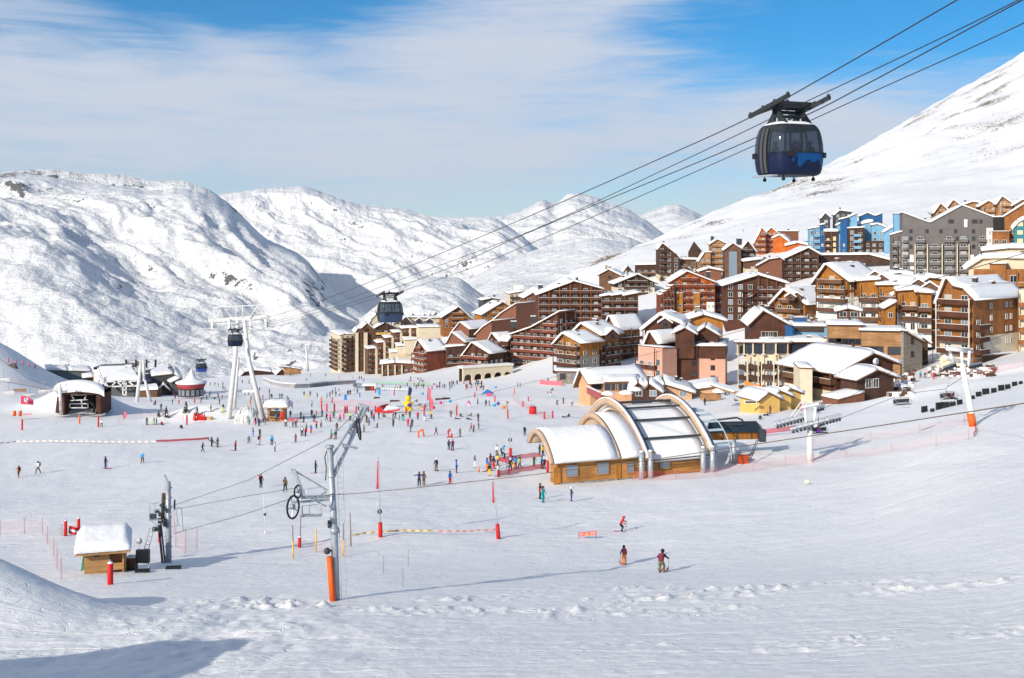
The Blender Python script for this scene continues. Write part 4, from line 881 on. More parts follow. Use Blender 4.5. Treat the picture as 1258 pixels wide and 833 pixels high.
h.block(1098, 322, 20, [(1097, 362), (1123, 343), (1140, 352)], 392, 14, wall=W_AM, oh=1.0, snow_t=1.1)
h.block(1124, 324, 10, [(1120, 355), (1142, 342), (1168, 345)], 392, 14, wall=W_AM, oh=1.0, snow_t=1.1)
h.dormer(1128.5, 344, 317, w=4.5, h=3.4, m=W_MD); h.dormer(1142.5, 347.5, 314, w=5, h=3.8, m=W_MD)
simple('porch_hut', 'small open sided hut with thick snow roof in front of the orange chalet row', 1029, 300, 2, [(1029, 383), (1042, 380), (1056, 383)], 394, 5, wall=W_MD, cat='hut', oh=.7, snow_t=.9, front=dict(bw=2.5, w=1.8))
simple('side_chalet', 'small slanted snow roofed side chalet between the orange chalets', 1088, 308, 12, [(1088, 379), (1100, 372.5)], 395, 6, wall=W_AM, cat='chalet', oh=.6, snow_t=.9, front=dict(bw=3))
# amber chalet (990)
simple(CH, 'amber chalet with mustard walls and balconies below the covered walkway', 986, 352, -48, [(952, 372), (966, 357), (989, 372.5)], 396, ('px', 1026), wall=W_AM, base=None, balmat=W_MD, sh=2.9, oh=1.5, snow_t=1.0,
       front=dict(bw=3.4, bal=(.1, .95), pm=W_MD), side=dict(bw=4), dm=[((971, 361, 348), dict(w=2.6, h=2, m=W_MD)), ((979, 360, 350), dict(w=2.6, h=2, m=W_MD))], ch=[(1004, 358, 360, 1.2, 1.2, W_MD)])
# --- low commercial (29)
h = House('commercial_building', 'low orange boarded building with stone gable end behind the brown chalet', 'building')
h.block(1018, 280, 2, [(1018, 400), (1058, 400.5)], 428, 12, wall=W_TAN, front=dict(pos=[.2, .42, .62, .82], w=3.2, h=1.5, sh=4), oh=.5, snow_t=.7, fr=FR_D, gl=GLASS, eave=FR_D)
h.block(1058, 276, 2, [(1058, 407), (1112, 408)], 440, 12, wall=W_TAN, front=dict(pos=[.14, .36, .75], w=3.0, h=1.9, sh=4.2), oh=.5, snow_t=.5, fr=FR_D, gl=GLASS, eave=FR_D)
h.block(1110, 273, 38, [(1110, 408), (1133, 421)], 445, 8, wall=ST, front=dict(pos=[.45], w=1.1, sh=3.2), oh=.5, snow_t=.5, fr=FR_D)
h.block(1128, 285, 10, [(1128, 420), (1134, 416), (1140, 421)], 440, 8, wall=W_DK, oh=.8, snow_t=.7)
# --- blue and cream curved hotel (30)
h = House('curved_hotel', 'cream hotel with blue upper storeys and curved brown balconies above the yellow huts', 'hotel')
h.block(923, 300, 6, [(922.5, 397), (937.5, 382.5), (966, 398)], 424, 16, wall=W_RB, balmat=W_DK, sh=3, oh=1.2, snow_t=.6, front=dict(pos=[.42, .62], w=2.4, h=2.6, fr=C_CR, sh=5))
h.block(964.5, 299, 6, [(964.5, 399), (974, 399)], 424, 14, on=.3, wall=C_BL, roof=None)
h.block(974, 304, 4, [(974, 401.5), (1018, 402)], 425, 14, wall=C_LB, oh=.3, snow_t=.6, front=dict(pos=[.14, .5, .86], w=1.6, h=1.6, sh=4.6), fr=WHITE)
h.block(977, 303.6, 4, [(977, 402.5), (1012, 402.5)], 407.5, .4, on=.3, wall=FR_D, roof=None, foot=0)
h.block(976, 310, 4, [(975, 391), (992, 391)], 405, 5, wall=C_BL, oh=.1, snow_t=.1)
h.block(968, 292, 6, [(968, 421), (1014, 421)], 476, 14, wall=GLASS, oh=.6, snow_t=.8, front=dict(bal=True, sh=3.2, bw=3.1, dp=1.3, z0=.4, white=0), balmat=W_DK, hb=0)
h.block(968, 293.5, 6, [(968, 433), (1004, 433)], 478, 12, wall=C_CR, roof=None, balmat=W_DK, front=dict(bal=True, sh=2.75, bw=2.8, dp=1.5, z0=.1, white=0, pm=C_CR), oh=0)
import itertools
cv = [(906, 306), (914, 300), (925, 296), (938, 292.5), (953, 291), (968, 291.5)]
for (xa, da), (xb, db) in zip(cv, cv[1:]):
    A = P(xa, 478, da); B = P(xb, 478, db); ph = math.degrees(math.atan2(B.y - A.y, B.x - A.x))
    h.block(xa, da, ph, raw=True, top=[(xa, 421.5), (xb, 421.5)], yb=434, L=10, wall=GLASS, oh=.9, snow_t=.7, foot=0)
    if xa > 910:
        h.block(xa, da + .8, ph, raw=True, top=[(xa, 434), (xb, 434)], yb=478, L=9, wall=C_CR, roof=None, balmat=W_DK, front=dict(bal=True, sh=2.75, bw=2.6, dp=1.6, z0=.1, white=0, pm=C_CR, pe=4), oh=0)
for xa, da in cv:
    A = P(xa, 428, da - .6) - h.O; b = MB(); b.box((A.x, A.y, A.z), (.35, .35, 3.0)); b.box((A.x, A.y, A.z - 1.5), (.9, .9, .3)); b.build('post', [C_CR], h.root)
# --- brown chalet (31)
h = House('brown_chalet', 'large brown chalet with deep snow roof and a round clock, front right of the village', 'chalet')
h.block(1027, 238, 24, [(1027, 457), (1069, 434.5), (1097, 446)], 487, 17, wall=W_RB, base=C_CR, hb=.9, balmat=W_MD, sh=3.0, fr=FR_W,
        front=dict(pos=[.16, .55], w=2.0, h=1.5, z0=1.5, sh=3.4), side=dict(bal=(.05, 1), bw=3.1, dp=1.3, z0=2.6, pm=W_MD), oh=1.4, snow_t=.9)
h.block(1054, 232, 24, [(1053, 466), (1075, 455), (1098, 464)], 484, 5, wall=W_DK, oh=1.0, snow_t=.8, front=dict(pos=[.3, .5], w=1.5, h=1.9, sh=3))
h.block(984, 238, 8, [(983, 453), (998, 453.5)], 495, 10, wall=C_CR, balmat=W_MD, oh=.2, snow_t=.4)
h.block(1030, 228, 24, [(1030, 492), (1062, 483.5)], 497, 5, wall=C_BK, oh=.1, snow_t=.5)
o = MB().disc((0, 0, 0), (0, 1, 0), .75, .2).build('clock', [WHITE], h.root); o.matrix_local = Matrix.Translation(P(1076, 444, 241.5) - h.O) @ Matrix.Rotation(R(24), 4, 'Z')
m = MB(); m.box((.0, -.14, .22), (.07, .03, .5)); m.box((.16, -.14, 0), (.36, .03, .07)); m.build('clock_hand', [BLACK], o)
# --- yellow huts (32)
for i, (x, y, x2, d) in enumerate([(944, 490, 958, 214), (958, 487, 972, 217), (971, 483, 984, 220)]):
    hh = simple('yellow_hut', ['leftmost and largest yellow hut with a small sign, above the lift terminal', 'middle yellow hut of three under one line of snow roofs', 'rightmost yellow hut, half buried beside the cream wing'][i], x - 4, d, 22, [(x - 11, y + 2), (x, y - 6.5 + i), (x2, y + 1)], 499 - i * 3, ('px', 909 + i * 24), wall=C_YL, cat='hut', group='yellow huts', oh=.5, snow_t=.7)
    if i == 0:
        b = MB(); b.box((0, 0, 0), (2.3, .1, .5)); b.box((0, -.06, 0), (2.0, .04, .34), 1); o = b.build('sign_board', [WHITE, FR_D], hh.root)
        o.location = P(922, 494, 211.5) - hh.O; 
# ------------------------------------------------------------------ lifts, masts, stations
class Asm:
    """thing whose parts are modelled in world coordinates around a base point"""
    def __init__(s, name, label, cat, loc, group=None): s.loc = Vector(loc); s.root = empty(name, label, cat, loc, group=group)
    def part(s, name, mats, mb, parent=None):
        o = mb.build(name, mats, parent or s.root)
        if parent is None: o.location = -s.loc
        return o
def V3(*a): return Vector(a)
def single(mb, name, mats, label, cat, loc, group=None):
    o = bpy.data.objects.new(name, None)
    bpy.data.objects.remove(o)
    me = mb.mesh(name, mats); me.transform(Matrix.Translation(-Vector(loc)))
    o = bpy.data.objects.new(name, me); link(o); o.location = loc; return tag(o, label, cat, group)

# cabin glass lets the inside show
def glass_mat():
    m, nt, b = newmat('cabin_glass'); b.inputs['Base Color'].default_value = (.05, .06, .08, 1); b.inputs['Roughness'].default_value = .05
    tr = N(nt, 'ShaderNodeBsdfTransparent'); tr.inputs[0].default_value = (.55, .60, .66, 1)
    mx = N(nt, 'ShaderNodeMixShader'); mx.inputs[0].default_value = .55; out = nt.nodes['Material Output']
    nt.links.new(tr.outputs[0], mx.inputs[1]); nt.links.new(b.outputs[0], mx.inputs[2]); nt.links.new(mx.outputs[0], out.inputs[0]); return m
CGL = glass_mat()
NAVY = mat('navy_paint', (.009, .016, .05), rough=.5, var=.15, scale=1.5, spec=.2); CBLUE = mat('bright_blue_paint', (.006, .07, .23), rough=.45, spec=.25)
MIDB = mat('grey_blue_paint', (.03, .05, .11), rough=.35, spec=.5); ROYAL = mat('royal_blue_paint', (.01, .06, .38), rough=.35, spec=.5)
DFRAME = mat('charcoal_metal', (.025, .03, .035), rough=.5, var=.2, scale=4); GREYR = mat('grey_door_rubber', (.075, .08, .09), rough=.5)
def se(a, p=4.5):
    c, s_ = math.cos(a), math.sin(a); r = (abs(c) ** p + abs(s_) ** p) ** (-1 / p); return r * c, r * s_
HX, HYc, HT = 1.5, 1.3, 2.72
CPROF = [(0, .80), (.06, .90), (.3, .955), (.7, .99), (1.15, 1.0), (1.6, .985), (2.0, .945), (2.3, .89), (2.5, .81), (2.62, .70), (2.70, .50), (2.72, .0)]
def cr(z): return float(np.interp(z, [p[0] for p in CPROF], [p[1] for p in CPROF]))
def cabin(label, loc, yaw, group='funitel cabins on the ropes', shell=(NAVY, CBLUE), splash=True, people_=0):
    root = empty('gondola_cabin', label, 'gondola cabin', loc, yaw, group)
    def ring(z0, z1, nz, mats, name, mf=None, cap=False):
        m = MB(); n = 96; vs = []; zs = [z0 + (z1 - z0) * i / nz for i in range(nz + 1)]
        for z in zs:
            k = cr(z)
            for j in range(n): x, y = se(2 * math.pi * j / n); vs.append((x * HX * k, y * HYc * k, z))
        for i in range(nz):
            for j in range(n):
                f = (i * n + j, i * n + (j + 1) % n, (i + 1) * n + (j + 1) % n, (i + 1) * n + j)
                m.add([], [], 0); m.f.append(list(f)); m.mi.append(mf(2 * math.pi * (j + .5) / n, (zs[i] + zs[i + 1]) / 2) if mf else 0); m.sm.append(True)
        m.v = vs
        if cap: m.f.append([j for j in range(n)]); m.mi.append(0); m.sm.append(False)
        return m.build(name, mats, root)
    def sp(a, z):
        if not splash: return 1 if z < .95 else 0
        x, y = se(a)
        if y > -.6: return 0
        t = x * HX; top = 1.2; lo = .52 + .22 * math.sin(t * 2.3 + .5) + .10 * math.sin(t * 9) + (.35 if t < -.35 else 0)
        return 1 if (t > -.75 and lo < z < top) else 0
    ring(0, 1.15, 12, list(shell), 'lower_shell', sp, True)
    ring(1.15, 2.32, 8, [CGL], 'window_band'); ring(2.32, 2.72, 6, [DFRAME, DFRAME], 'roof')
    m = MB()
    n = 48
    for j in range(n):
        pass
    vs = []; kk = [.97, .75, 0]
    prof = [(.74, 2.58), (.70, 2.64), (.50, 2.745), (.02, 2.76)]
    for r_, z in prof:
        for j in range(n): x, y = se(2 * math.pi * j / n); vs.append((x * HX * r_, y * HYc * r_, z))
    m.add(vs, [(i * n + j, i * n + (j + 1) % n, (i + 1) * n + (j + 1) % n, (i + 1) * n + j) for i in range(3) for j in range(n)], 0, None, True); m.build('frost_cover', [SNOW], root)
    def rib(a, w, z0, z1, name, mt, off=.015, nz=10):
        m = MB(); 
        for i in range(nz):
            za, zb = z0 + (z1 - z0) * i / nz, z0 + (z1 - z0) * (i + 1) / nz; q = []
            for z in (za, zb):
                k = cr(z); x, y = se(a); px_, py_ = x * HX * k, y * HYc * k
                x2, y2 = se(a + .02); t = Vector((x2 * HX - x * HX, y2 * HYc - y * HYc, 0)).normalized(); nn = Vector((t.y, -t.x, 0))
                for sg in (-1, 1):
                    for o_ in (-.03, off + .02): q.append(Vector((px_, py_, z)) + t * sg * w / 2 + nn * o_)
            m.add(q, [(0, 1, 5, 4), (1, 3, 7, 5), (3, 2, 6, 7), (0, 4, 6, 2)], 0)
        return m.build(name, [mt], root)
    D = math.radians
    for a in (200, 232, 264, 304, 326, 20, 55, 125, 160): rib(D(a), .09, 1.12, 2.36, 'window_pillar', DFRAME)
    for a in (171, 186): rib(D(a), .22, .12, 2.38, 'door', GREYR, .04); rib(D(a - 6), .05, .12, 2.38, 'door_edge', RUBBER, .06); rib(D(a + 6), .05, .12, 2.38, 'door_edge', RUBBER, .06)
    m = MB(); k = cr(1.15)
    m.tube([(se(2 * math.pi * j / 64)[0] * HX * k * 1.005, se(2 * math.pi * j / 64)[1] * HYc * k * 1.005, 1.15) for j in range(64)], .035, 5, closed=True); m.build('waist_rail', [DFRAME], root)
    for a in (242, 322, 140, 40): rib(D(a), .42, .90, 1.16, 'bumper_pad', RUBBER, .09, 2)
    m = MB(); m.box((-HX * .97, 0, -.02), (.35, 1.7, .08)); m.build('door_step', [STEEL], root)
    for x, y in ((-.9, -.8), (.9, -.8), (-.9, .8), (.9, .8)):
        m = MB(); m.beam((x, y, .02), (x, y, -.16), .05); m.disc((x, y, -.18), (1, 0, 0), .09, .10, 12); m.build('guide_wheel', [RUBBER], root)
    m = MB(); m.box((0, 0, .06), (2.0, 1.7, .04)); m.build('cabin_floor', [DFRAME], root)
    # hanger
    for x in (-.72, .72):
        m = MB()
        for y in (-.55, .55):
            m.prism([(x - .06, y - .34, 2.62), (x - .06, y + .34, 2.62), (x - .06, y * .35 + .13, 3.2), (x - .06, y * .35 + .13, 3.62), (x - .06, y * .35 - .13, 3.62), (x - .06, y * .35 - .13, 3.2)], (.12, 0, 0))
        m.build('hanger_arm', [DFRAME], root)
    m = MB(); m.box((0, -.15, 3.55), (2.4, .2, .24)); m.box((0, .15, 3.25), (1.7, .16, .16)); m.box((0, 0, 3.02), (1.6, .3, .12)); m.box((0, .35, 3.48), (2.4, .16, .16)); m.box((0, -.6, 3.66), (2.2, .12, .14))
    m.ball((-.1, 0, 3.8), .11, 6); m.box((0, 0, 3.7), (.5, .2, .1)); m.build('crossbeam', [DFRAME], root)
    for s_ in (-1, 1):
        m = MB(); m.beam((s_ * 1.22, -1.7, 3.88), (s_ * 1.22, 1.7, 3.14), .15, .2); m.beam((s_ * .8, 0, 3.55), (s_ * 1.22, 0, 3.52), .4, .24)
        m.beam((s_ * .75, -.15, 3.5), (s_ * 1.2, -1.2, 3.70), .14, .14); m.beam((s_ * .75, .2, 3.5), (s_ * 1.2, 1.2, 3.22), .14, .14)
        g = m.build('rope_grip', [DFRAME], root)
        for y in (-1.6, -.5, .5, 1.6):
            m = MB(); m.disc((s_ * 1.22, y, 3.63 - .218 * y), (1, 0, 0), .09, .08, 10); m.build('grip_roller', [DSTEEL], g)
    return root
# track directions (plan)
a_A, mA, a_B = 37.8, -.41, 46.1
def pos_on(a, px): d = F * a / (px - CX - F * mA); return (a + mA * d, d)
YAW = math.atan(.41)
c1 = P(969, 216.5, 58)
cab = cabin('large dark blue gondola cabin hanging nearest, high above the slope on the right', c1, YAW)
def small_cab(px, ybot, d, label, shell, sc_=1.0): 
    return cabin(label, P(px, ybot, d), YAW, shell=shell, splash=False)
small_cab(479, 395.5, 143, 'grey blue gondola cabin in front of the left end of the village', (MIDB, MIDB))
small_cab(289, 425, 243, 'navy gondola cabin just at the white A-frame tower head', (NAVY, NAVY))
small_cab(247.5, 456.5, 335, 'royal blue cabin hanging left of the A-frame tower above the round bar', (NAVY, ROYAL))
small_cab(180, 468.5, 375, 'small cabin behind the small white pylon at the main lift station', (NAVY, MIDB))
# ropes
RP = [('topmost', a_A - 1.3, [(1290, -66), (1175.6, 0), (1002.5, 100), (936, 137), (900, 154.7), (799.3, 200), (640, 269.9), (495.4, 330), (380, 374.2), (332, 389), (262, 403)]),
      ('third', a_A + 1.3, [(1290, -18), (1256, 0), (1060, 105.9), (1009.5, 132.5), (900, 181.4), (855.8, 200), (640, 289.7), (547.6, 330.9), (380, 386.6), (336, 397), (280, 404)]),
      ('second', a_B - 1.3, [(1290, -20), (1251.4, 0), (1043.7, 100), (986.4, 126.7), (900, 168.5), (833.6, 200), (640, 288.7), (528.7, 330), (380, 382.8), (340, 394), (308, 399)]),
      ('lowest', a_B + 1.3, [(1290, 12), (1258, 28.2), (1060, 118.5), (995, 148.3), (900, 190.7), (879.2, 200), (640, 304.2), (577.3, 330), (380, 390.1), (345, 400), (328, 402)])]
CABLE = mat('steel_cable', (.035, .033, .035), rough=.6)
for i, (nm, a, pts) in enumerate(RP):
    xs = [p[0] for p in pts][::-1]; ys = [p[1] for p in pts][::-1]; out = []
    for px in np.concatenate([np.linspace(1290, 500, 60), np.linspace(490, xs[0], 25)]):
        x, d = pos_on(a, px); out.append(P(px, float(pchip(xs, ys, np.array([px]))[0]), d))
    end = [(168, 449, 340), (190, 449, 340), (175, 449, 352), (193, 448, 352)][i]
    out.append(P(*end)); out.append(P(end[0] - 22, 455, 392))
    m = MB(); m.tube(out, .030, 5)
    o = m.build('haul_rope', [CABLE]); tag(o, nm + ' of the four long gondola ropes rising to the upper right', 'rope', 'four gondola ropes')

# --- A-frame tower
b0 = G(301, 513)
t = Asm('gondola_tower', 'tall white A-frame gondola tower with a wide crosshead, left of the village', 'lift tower', b0)
d0 = b0.y
t.part('leg', [WSTEEL], MB().tube([P(292, 393, d0 + 1), P(289, 440, d0), P(281, 514, d0 - 1.5)], [.42, .48, .62], 8))
t.part('leg', [WSTEEL], MB().tube([P(292.5, 440, d0 + 3), P(287, 512, d0 + 6)], [.35, .45], 8))
t.part('leg', [WSTEEL], MB().tube([P(300, 393, d0 + 1), P(306, 445, d0), P(323, 514, d0 - 1.5)], [.42, .48, .62], 8))
t.part('leg', [WSTEEL], MB().tube([P(310, 465, d0 + 3), P(317, 511, d0 + 6)], [.35, .45], 8))
t.part('cross_brace', [WSTEEL], MB().beam(P(287, 480.5, d0 + 1), P(315, 480.5, d0 + 1), .5, .55))
m = MB(); m.beam(P(256, 394, d0), P(332, 388.5, d0 + 2), .55, .75); t.part('crosshead', [WSTEEL], m)
m = MB(); m.beam(P(262, 377.5, d0), P(326, 374.5, d0 + 2), .2, .22)
for (x0, y0, x1, y1) in ((257, 393, 257, 384), (263, 378, 262, 393), (265, 393, 272, 378), (290, 392, 290, 377), (298, 391, 298, 376), (275, 378, 286, 391), (306, 391, 316, 376), (316, 376, 327, 389), (326, 375, 332, 388)):
    m.beam(P(x0, y0, d0 + .8), P(x1, y1, d0 + .8), .14)
m.beam(P(266, 398, d0), P(292, 397, d0), .15); t.part('service_frame', [WSTEEL], m)
for (x, y, wh) in ((262, 401, 1), (283, 401, 1), (309, 401, 0), (328, 400, 0)):
    m = MB(); A = P(x, y, d0); m.beam(P(x - 2, 392, d0), A + V3(-.2, 0, -.6), .35, .5); m.beam(A + V3(.6, -2.2, -.3), A + V3(-.6, 2.2, -.9), .18, .3)
    s_ = t.part('sheave_frame', [WSTEEL], m)
    for k in range(5):
        f = -1.9 + k * .95; m = MB(); m.disc(A + V3(-.27 * f - t.loc.x * 0, f, -.25 - .14 * f) , (1, .4, 0), .26, .14, 10); m.build('sheave_wheel', [DSTEEL], s_)
m = MB(); m.disc(b0 + V3(0, 2, -.3), (0, 0, 1), 1.0, .5); 
# --- small white A-frame pylon at the station
b1 = G(176, 494); d1 = 340
t = Asm('lift_pylon', 'small white A-frame pylon in front of the main lift station', 'lift pylon', P(176, 494, d1))
t.part('leg', [WSTEEL], MB().tube([P(173, 443, d1), P(168, 496, d1)], [.45, .62], 8)); t.part('leg', [WSTEEL], MB().tube([P(176, 466, d1), P(178.5, 468, d1), P(185, 496, d1)], [.4, .4, .62], 8)); t.part('leg', [WSTEEL], MB().tube([P(176, 442, d1), P(177, 467, d1)], .4, 8))
m = MB(); m.beam(P(154, 449, d1), P(162, 449, d1), .6); m.beam(P(165, 445, d1), P(193, 444, d1), .4); m.beam(P(154, 444, d1), P(170, 444, d1), .2); t.part('crosshead', [WSTEEL], m)
for x in (155, 167, 180, 191): t.part('sheave_frame', [DSTEEL], MB().beam(P(x, 443, d1 - 1), P(x, 450, d1 + 1), .6, .8))
b2 = P(377.5, 453, 700)
t = Asm('lift_pylon', 'slim white T-shaped lift pylon on the snow ridge left of the village', 'lift pylon', b2)
t.part('column', [WSTEEL], MB().tube([P(375.5, 425, 700), P(378.5, 456, 700)], [.5, .8], 8)); t.part('crosshead', [WSTEEL], MB().beam(P(369, 424, 700), P(383, 422, 700), .7))
for x in (370, 382): t.part('sheave_frame', [STEEL], MB().beam(P(x, 422, 698), P(x, 427, 704), .6))

# --- foreground drag lift mast
g = G(413, 737); D = g.y
t = Asm('drag_lift_mast', 'grey steel lift mast with two arms and an orange pad, in the foreground', 'lift mast', g)
def q(px, py, dd=0.0): return P(px, py, D + dd)
t.part('column', [STEEL], MB().tube([q(413, 741), q(410.5, 650), q(405, 547)], [.22, .20, .165], 14))
m = MB(); m.cyl(q(405, 550), .24, .12, 14); m.cyl(q(407.5, 586), .22, .08, 14); m.cyl(q(411, 655), .25, .3, 14); t.part('flange', [STEEL], m)
m = MB()
for dx in (0, .32): m.beam(q(414, 560) + V3(dx, 0, 0), q(419.5, 739) + V3(dx * .9, 0, 0), .035)
for i in range(28):
    f = i / 27; a = q(414, 560).lerp(q(419.5, 739), f); m.beam(a, a + V3(.31, 0, 0), .025)
t.part('ladder', [STEEL], m)
m = MB(); a, b = q(404.5, 684, -.35), q(409, 740, -.35)
m.tube([a, a.lerp(b, .5), b], [.155, .175, .175], 12); t.part('padding', [ORANGE], m)
m = MB(); m.beam(q(410, 584, 0), q(450, 500, 4), .16, .2); m.beam(q(407, 562, 0), q(447, 499, 4), .09, .1); m.beam(q(418, 545, 1), q(439, 551, 1.4), .1, .12)
for f in (.35, .55, .75, .9): m.beam(q(410, 584, 0).lerp(q(450, 500, 4), f), q(407, 562, 0).lerp(q(447, 499, 4), f - .06), .06)
m.beam(q(440, 497, 4), q(452, 501, 4), .2, .2); arm = t.part('upper_arm', [STEEL], m)
def wheel(c, ax, r, parent, t_, nm='sheave_wheel', w=.1):
    ax = Vector(ax).normalized(); e1 = ax.cross(V3(0, 0, 1)).normalized(); e2 = ax.cross(e1)
    m = MB(); m.tube([c + (e1 * math.cos(k * math.pi / 12) + e2 * math.sin(k * math.pi / 12)) * r for k in range(24)], w / 2, 6, closed=True)
    for k in range(5): m.beam(c, c + (e1 * math.cos(k * 1.257) + e2 * math.sin(k * 1.257)) * r, .04, .05, 1)
    m.disc(c, ax, r * .25, w * 1.2, 10, 1)
    o = m.build(nm, [RUBBER, STEEL], parent)
    if parent is t_.root: o.location = -t_.loc
    return o
wheel(q(441, 527, 3), (.93, .25, .1), .62, arm, t); wheel(q(437, 522, 3), (.93, .25, .1), .45, arm, t)
for k in range(6): 
    m = MB(); c = q(430 + k * 2.2, 528 - k * 4.2, 2.8); m.disc(c, (.93, .25, .1), .16, .1, 10); m.beam(c, c + V3(.25, 0, -.1), .08); m.build('arm_roller', [STEEL], arm)
m = MB(); m.beam(q(358, 576, -1), q(402, 602, 0), .07, .09); m.beam(q(361, 577, -1), q(373, 609, -1), .14, .18); m.beam(q(358, 577, -1), q(371, 604, -1), .07)
m.beam(q(370, 611, -1), q(405, 610, 0), .14, .16); m.beam(q(360, 617, -1), q(406, 614, 0), .1, .12); m.beam(q(375, 609, -1.3), q(401, 622, -.6), .07); m.beam(q(383, 616, -1.3), q(401, 604, -.6), .07)
arm = t.part('lower_arm', [STEEL], m)
m = MB()
for (x0, y0, x1, y1) in ((376, 611, 377, 601), (377, 601, 398, 598), (398, 598, 399, 611), (371, 622, 395, 619), (371, 622, 372, 634), (395, 619, 395, 631), (380, 620, 380, 634), (372, 634, 395, 631), (371, 623, 371, 634)): m.beam(q(x0, y0, -1.2), q(x1, y1, -1.0), .045)
m.box(q(383, 633.5, -1.0), (1.05, .6, .05)); t.part('work_platform', [STEEL], m)
wheel(q(366, 604, -1.2), (.9, -.4, .05), .34, arm, t, w=.09); wheel(q(360, 623, -1.6), (.93, -.35, .05), .60, arm, t, w=.11)
m = MB(); m.disc(q(404, 644, -.1), (1, .3, 0), .22, .1, 14); m.ball(q(402, 677, -.3), .19, 8); m.beam(q(402, 677, -.3), q(411, 676), .08); t.part('signal_box', [DSTEEL], m)
m = MB(); m.tube([q(402, 553), q(399, 562), q(401, 575), q(400, 590)], .03, 5); t.part('hanging_wire', [RUBBER], m)

# --- hut and return mast on the left
g = G(128, 704); D = g.y
t = Asm('lift_hut', 'small wooden operator hut half sunk in snow under a thick snow roof', 'hut', g)
m = MB(); yw = 1.7; L0 = q(105, 704).x; R0 = q(134, 704).x; R1_ = q(151, 704).x; zb_ = g.z - .6; zt_ = q(105, 676).z
m.box(((L0 + R0) / 2, D + yw / 2, (zb_ + zt_) / 2), (R0 - L0, yw, zt_ - zb_)); t.part('wall', [W_HUT], m)
m = MB(); m.box(((R0 + R1_) / 2 + .02, D + .9 + (yw - .9) / 2, (zb_ + zt_) / 2), (R1_ - R0, yw - .9, zt_ - zb_)); m.box((R1_ - .06, D + .12, (zb_ + zt_) / 2), (.12, .12, zt_ - zb_)); m.box((R1_ + .08, D + 1.3, (zb_ + zt_) / 2), (.1, 2.2, zt_ - zb_)); t.part('porch', [W_HUT], m)
m = MB(); z = q(105, 679).z; m.box((q(119, 679).x, D - .02, z - .1), (.34, .05, .32)); m.box((q(119, 679).x, D - .05, z - .1), (.26, .03, .24), 1); t.part('window', [FR_D, GLASS], m)
m = MB(); m.box((q(141.5, 679).x, D + .87, z), (.75, .06, .45)); m.box((q(141.5, 679).x, D + .84, z), (.66, .04, .36), 1); t.part('window', [W_HUT, GLASSB], m)
m = MB(); m.box((q(143, 695).x, D + .2, q(143, 698).z), (.75, .08, .5)); t.part('porch_rail', [W_HUT], m)
xa, xb = q(95.5, 675).x, q(159, 675).x; sl = .32
pr = [(xa, D - .7, zt_ - .12), (xa, D + 2.2, zt_ + .55), (xa, D + 2.2, zt_ + .72), (xa, D - .7, zt_ + .1)]
ro = t.part('roof', [W_HUT], MB().prism(pr, (xb - xa, 0, 0)))
m = MB(); ns = 18; vs = []; rr = random.Random(3)
prof = [(-.82, .12), (-.9, .3), (-.86, .55), (-.68, .74), (-.2, .88), (.6, 1.15), (1.4, 1.38), (2.0, 1.45), (2.3, 1.3), (2.35, .8)]
for i in range(ns + 1):
    f = i / ns; e = min(f, 1 - f) * ns; k = min(1, .62 + .38 * min(e, 2) / 2)
    for (a, b) in prof: vs.append((xa - .05 + (xb - xa + .1) * f, D + a * (1 if e > 0 else .96), zt_ + .08 + (b - .12) * k + rr.uniform(-.02, .02)))
n_ = len(prof); fs = [(i * n_ + j, i * n_ + j + 1, (i + 1) * n_ + j + 1, (i + 1) * n_ + j) for i in range(ns) for j in range(n_ - 1)] + [tuple(range(n_)), tuple(ns * n_ + j for j in range(n_ - 1, -1, -1))]
m.add(vs, fs, 0, None, True); m.build('snow_cover', [SNOW], ro)
m = MB(); 
for k in range(5): m.beam(q(100 + k * .9, 702 - k, -.1), q(103 + k * 1.1, 680 + k * 3, .3), .07)
o = single(m, 'shovel_bundle', [mat('green_handle', (.05, .2, .08))], 'green handled shovels leaning on the left wall of the hut', 'shovels', q(101, 703))
t.root.rotation_euler.z = .30
g2 = G(162, 700); m = MB(); m.box(g2 + V3(0, 0, .45), (.7, .7, .95)); m.box(g2 + V3(0, 0, .97), (.6, .6, .12), 1); single(m, 'wooden_crate', [W_MD, SNOW], 'dark wooden crate with snow on top at the right of the hut', 'crate', g2)
g2 = G(174, 700); t2 = Asm('control_cabinet', 'dark control cabinet on a stand between hut and mast', 'cabinet', g2)
m = MB(); m.box(g2 + V3(.1, 0, 1.0), (.95, .35, .95)); t2.part('box', [DSTEEL], m); m = MB(); m.box(g2 + V3(-.3, 0, .3), (.06, .06, .8)); t2.part('leg', [STEEL], m); m = MB(); m.box(g2 + V3(.5, 0, .3), (.06, .06, .8)); t2.part('leg', [STEEL], m)
g2 = G(171, 690); t2 = Asm('round_sign', 'round grey sign on a post behind the control cabinet', 'sign', g2)
t2.part('post', [STEEL], MB().beam(g2, g2 + V3(-.02, 0, 1.5), .06)); t2.part('sign_plate', [STEEL], MB().disc(g2 + V3(-.02, 0, 1.6), (0, 1, 0), .26, .04))
for (x, y, w_, lb) in ((175, 703, 1.0, 'black rubber mat lying on the snow beside the hut'), (213, 699, 1.1, 'black rubber mat lying below the ribbed mast')):
    g2 = G(x, y); single(MB().box(g2 + V3(0, 0, .10), (w_, .7, .12), rz=.2), 'rubber_mat', [RUBBER], lb, 'mat', g2)
g = G(206, 691); D = g.y
t = Asm('return_mast', 'ribbed grey return mast with ladders, platforms and wheel beside the hut', 'lift mast', g)
t.part('column', [STEEL], MB().tube([q(207, 694), q(207, 650), q(206.5, 592)], [.24, .22, .2], 12))
m = MB()
for y in range(600, 690, 12): m.cyl(q(207, y), .27, .07, 12)
t.part('flange', [STEEL], m)
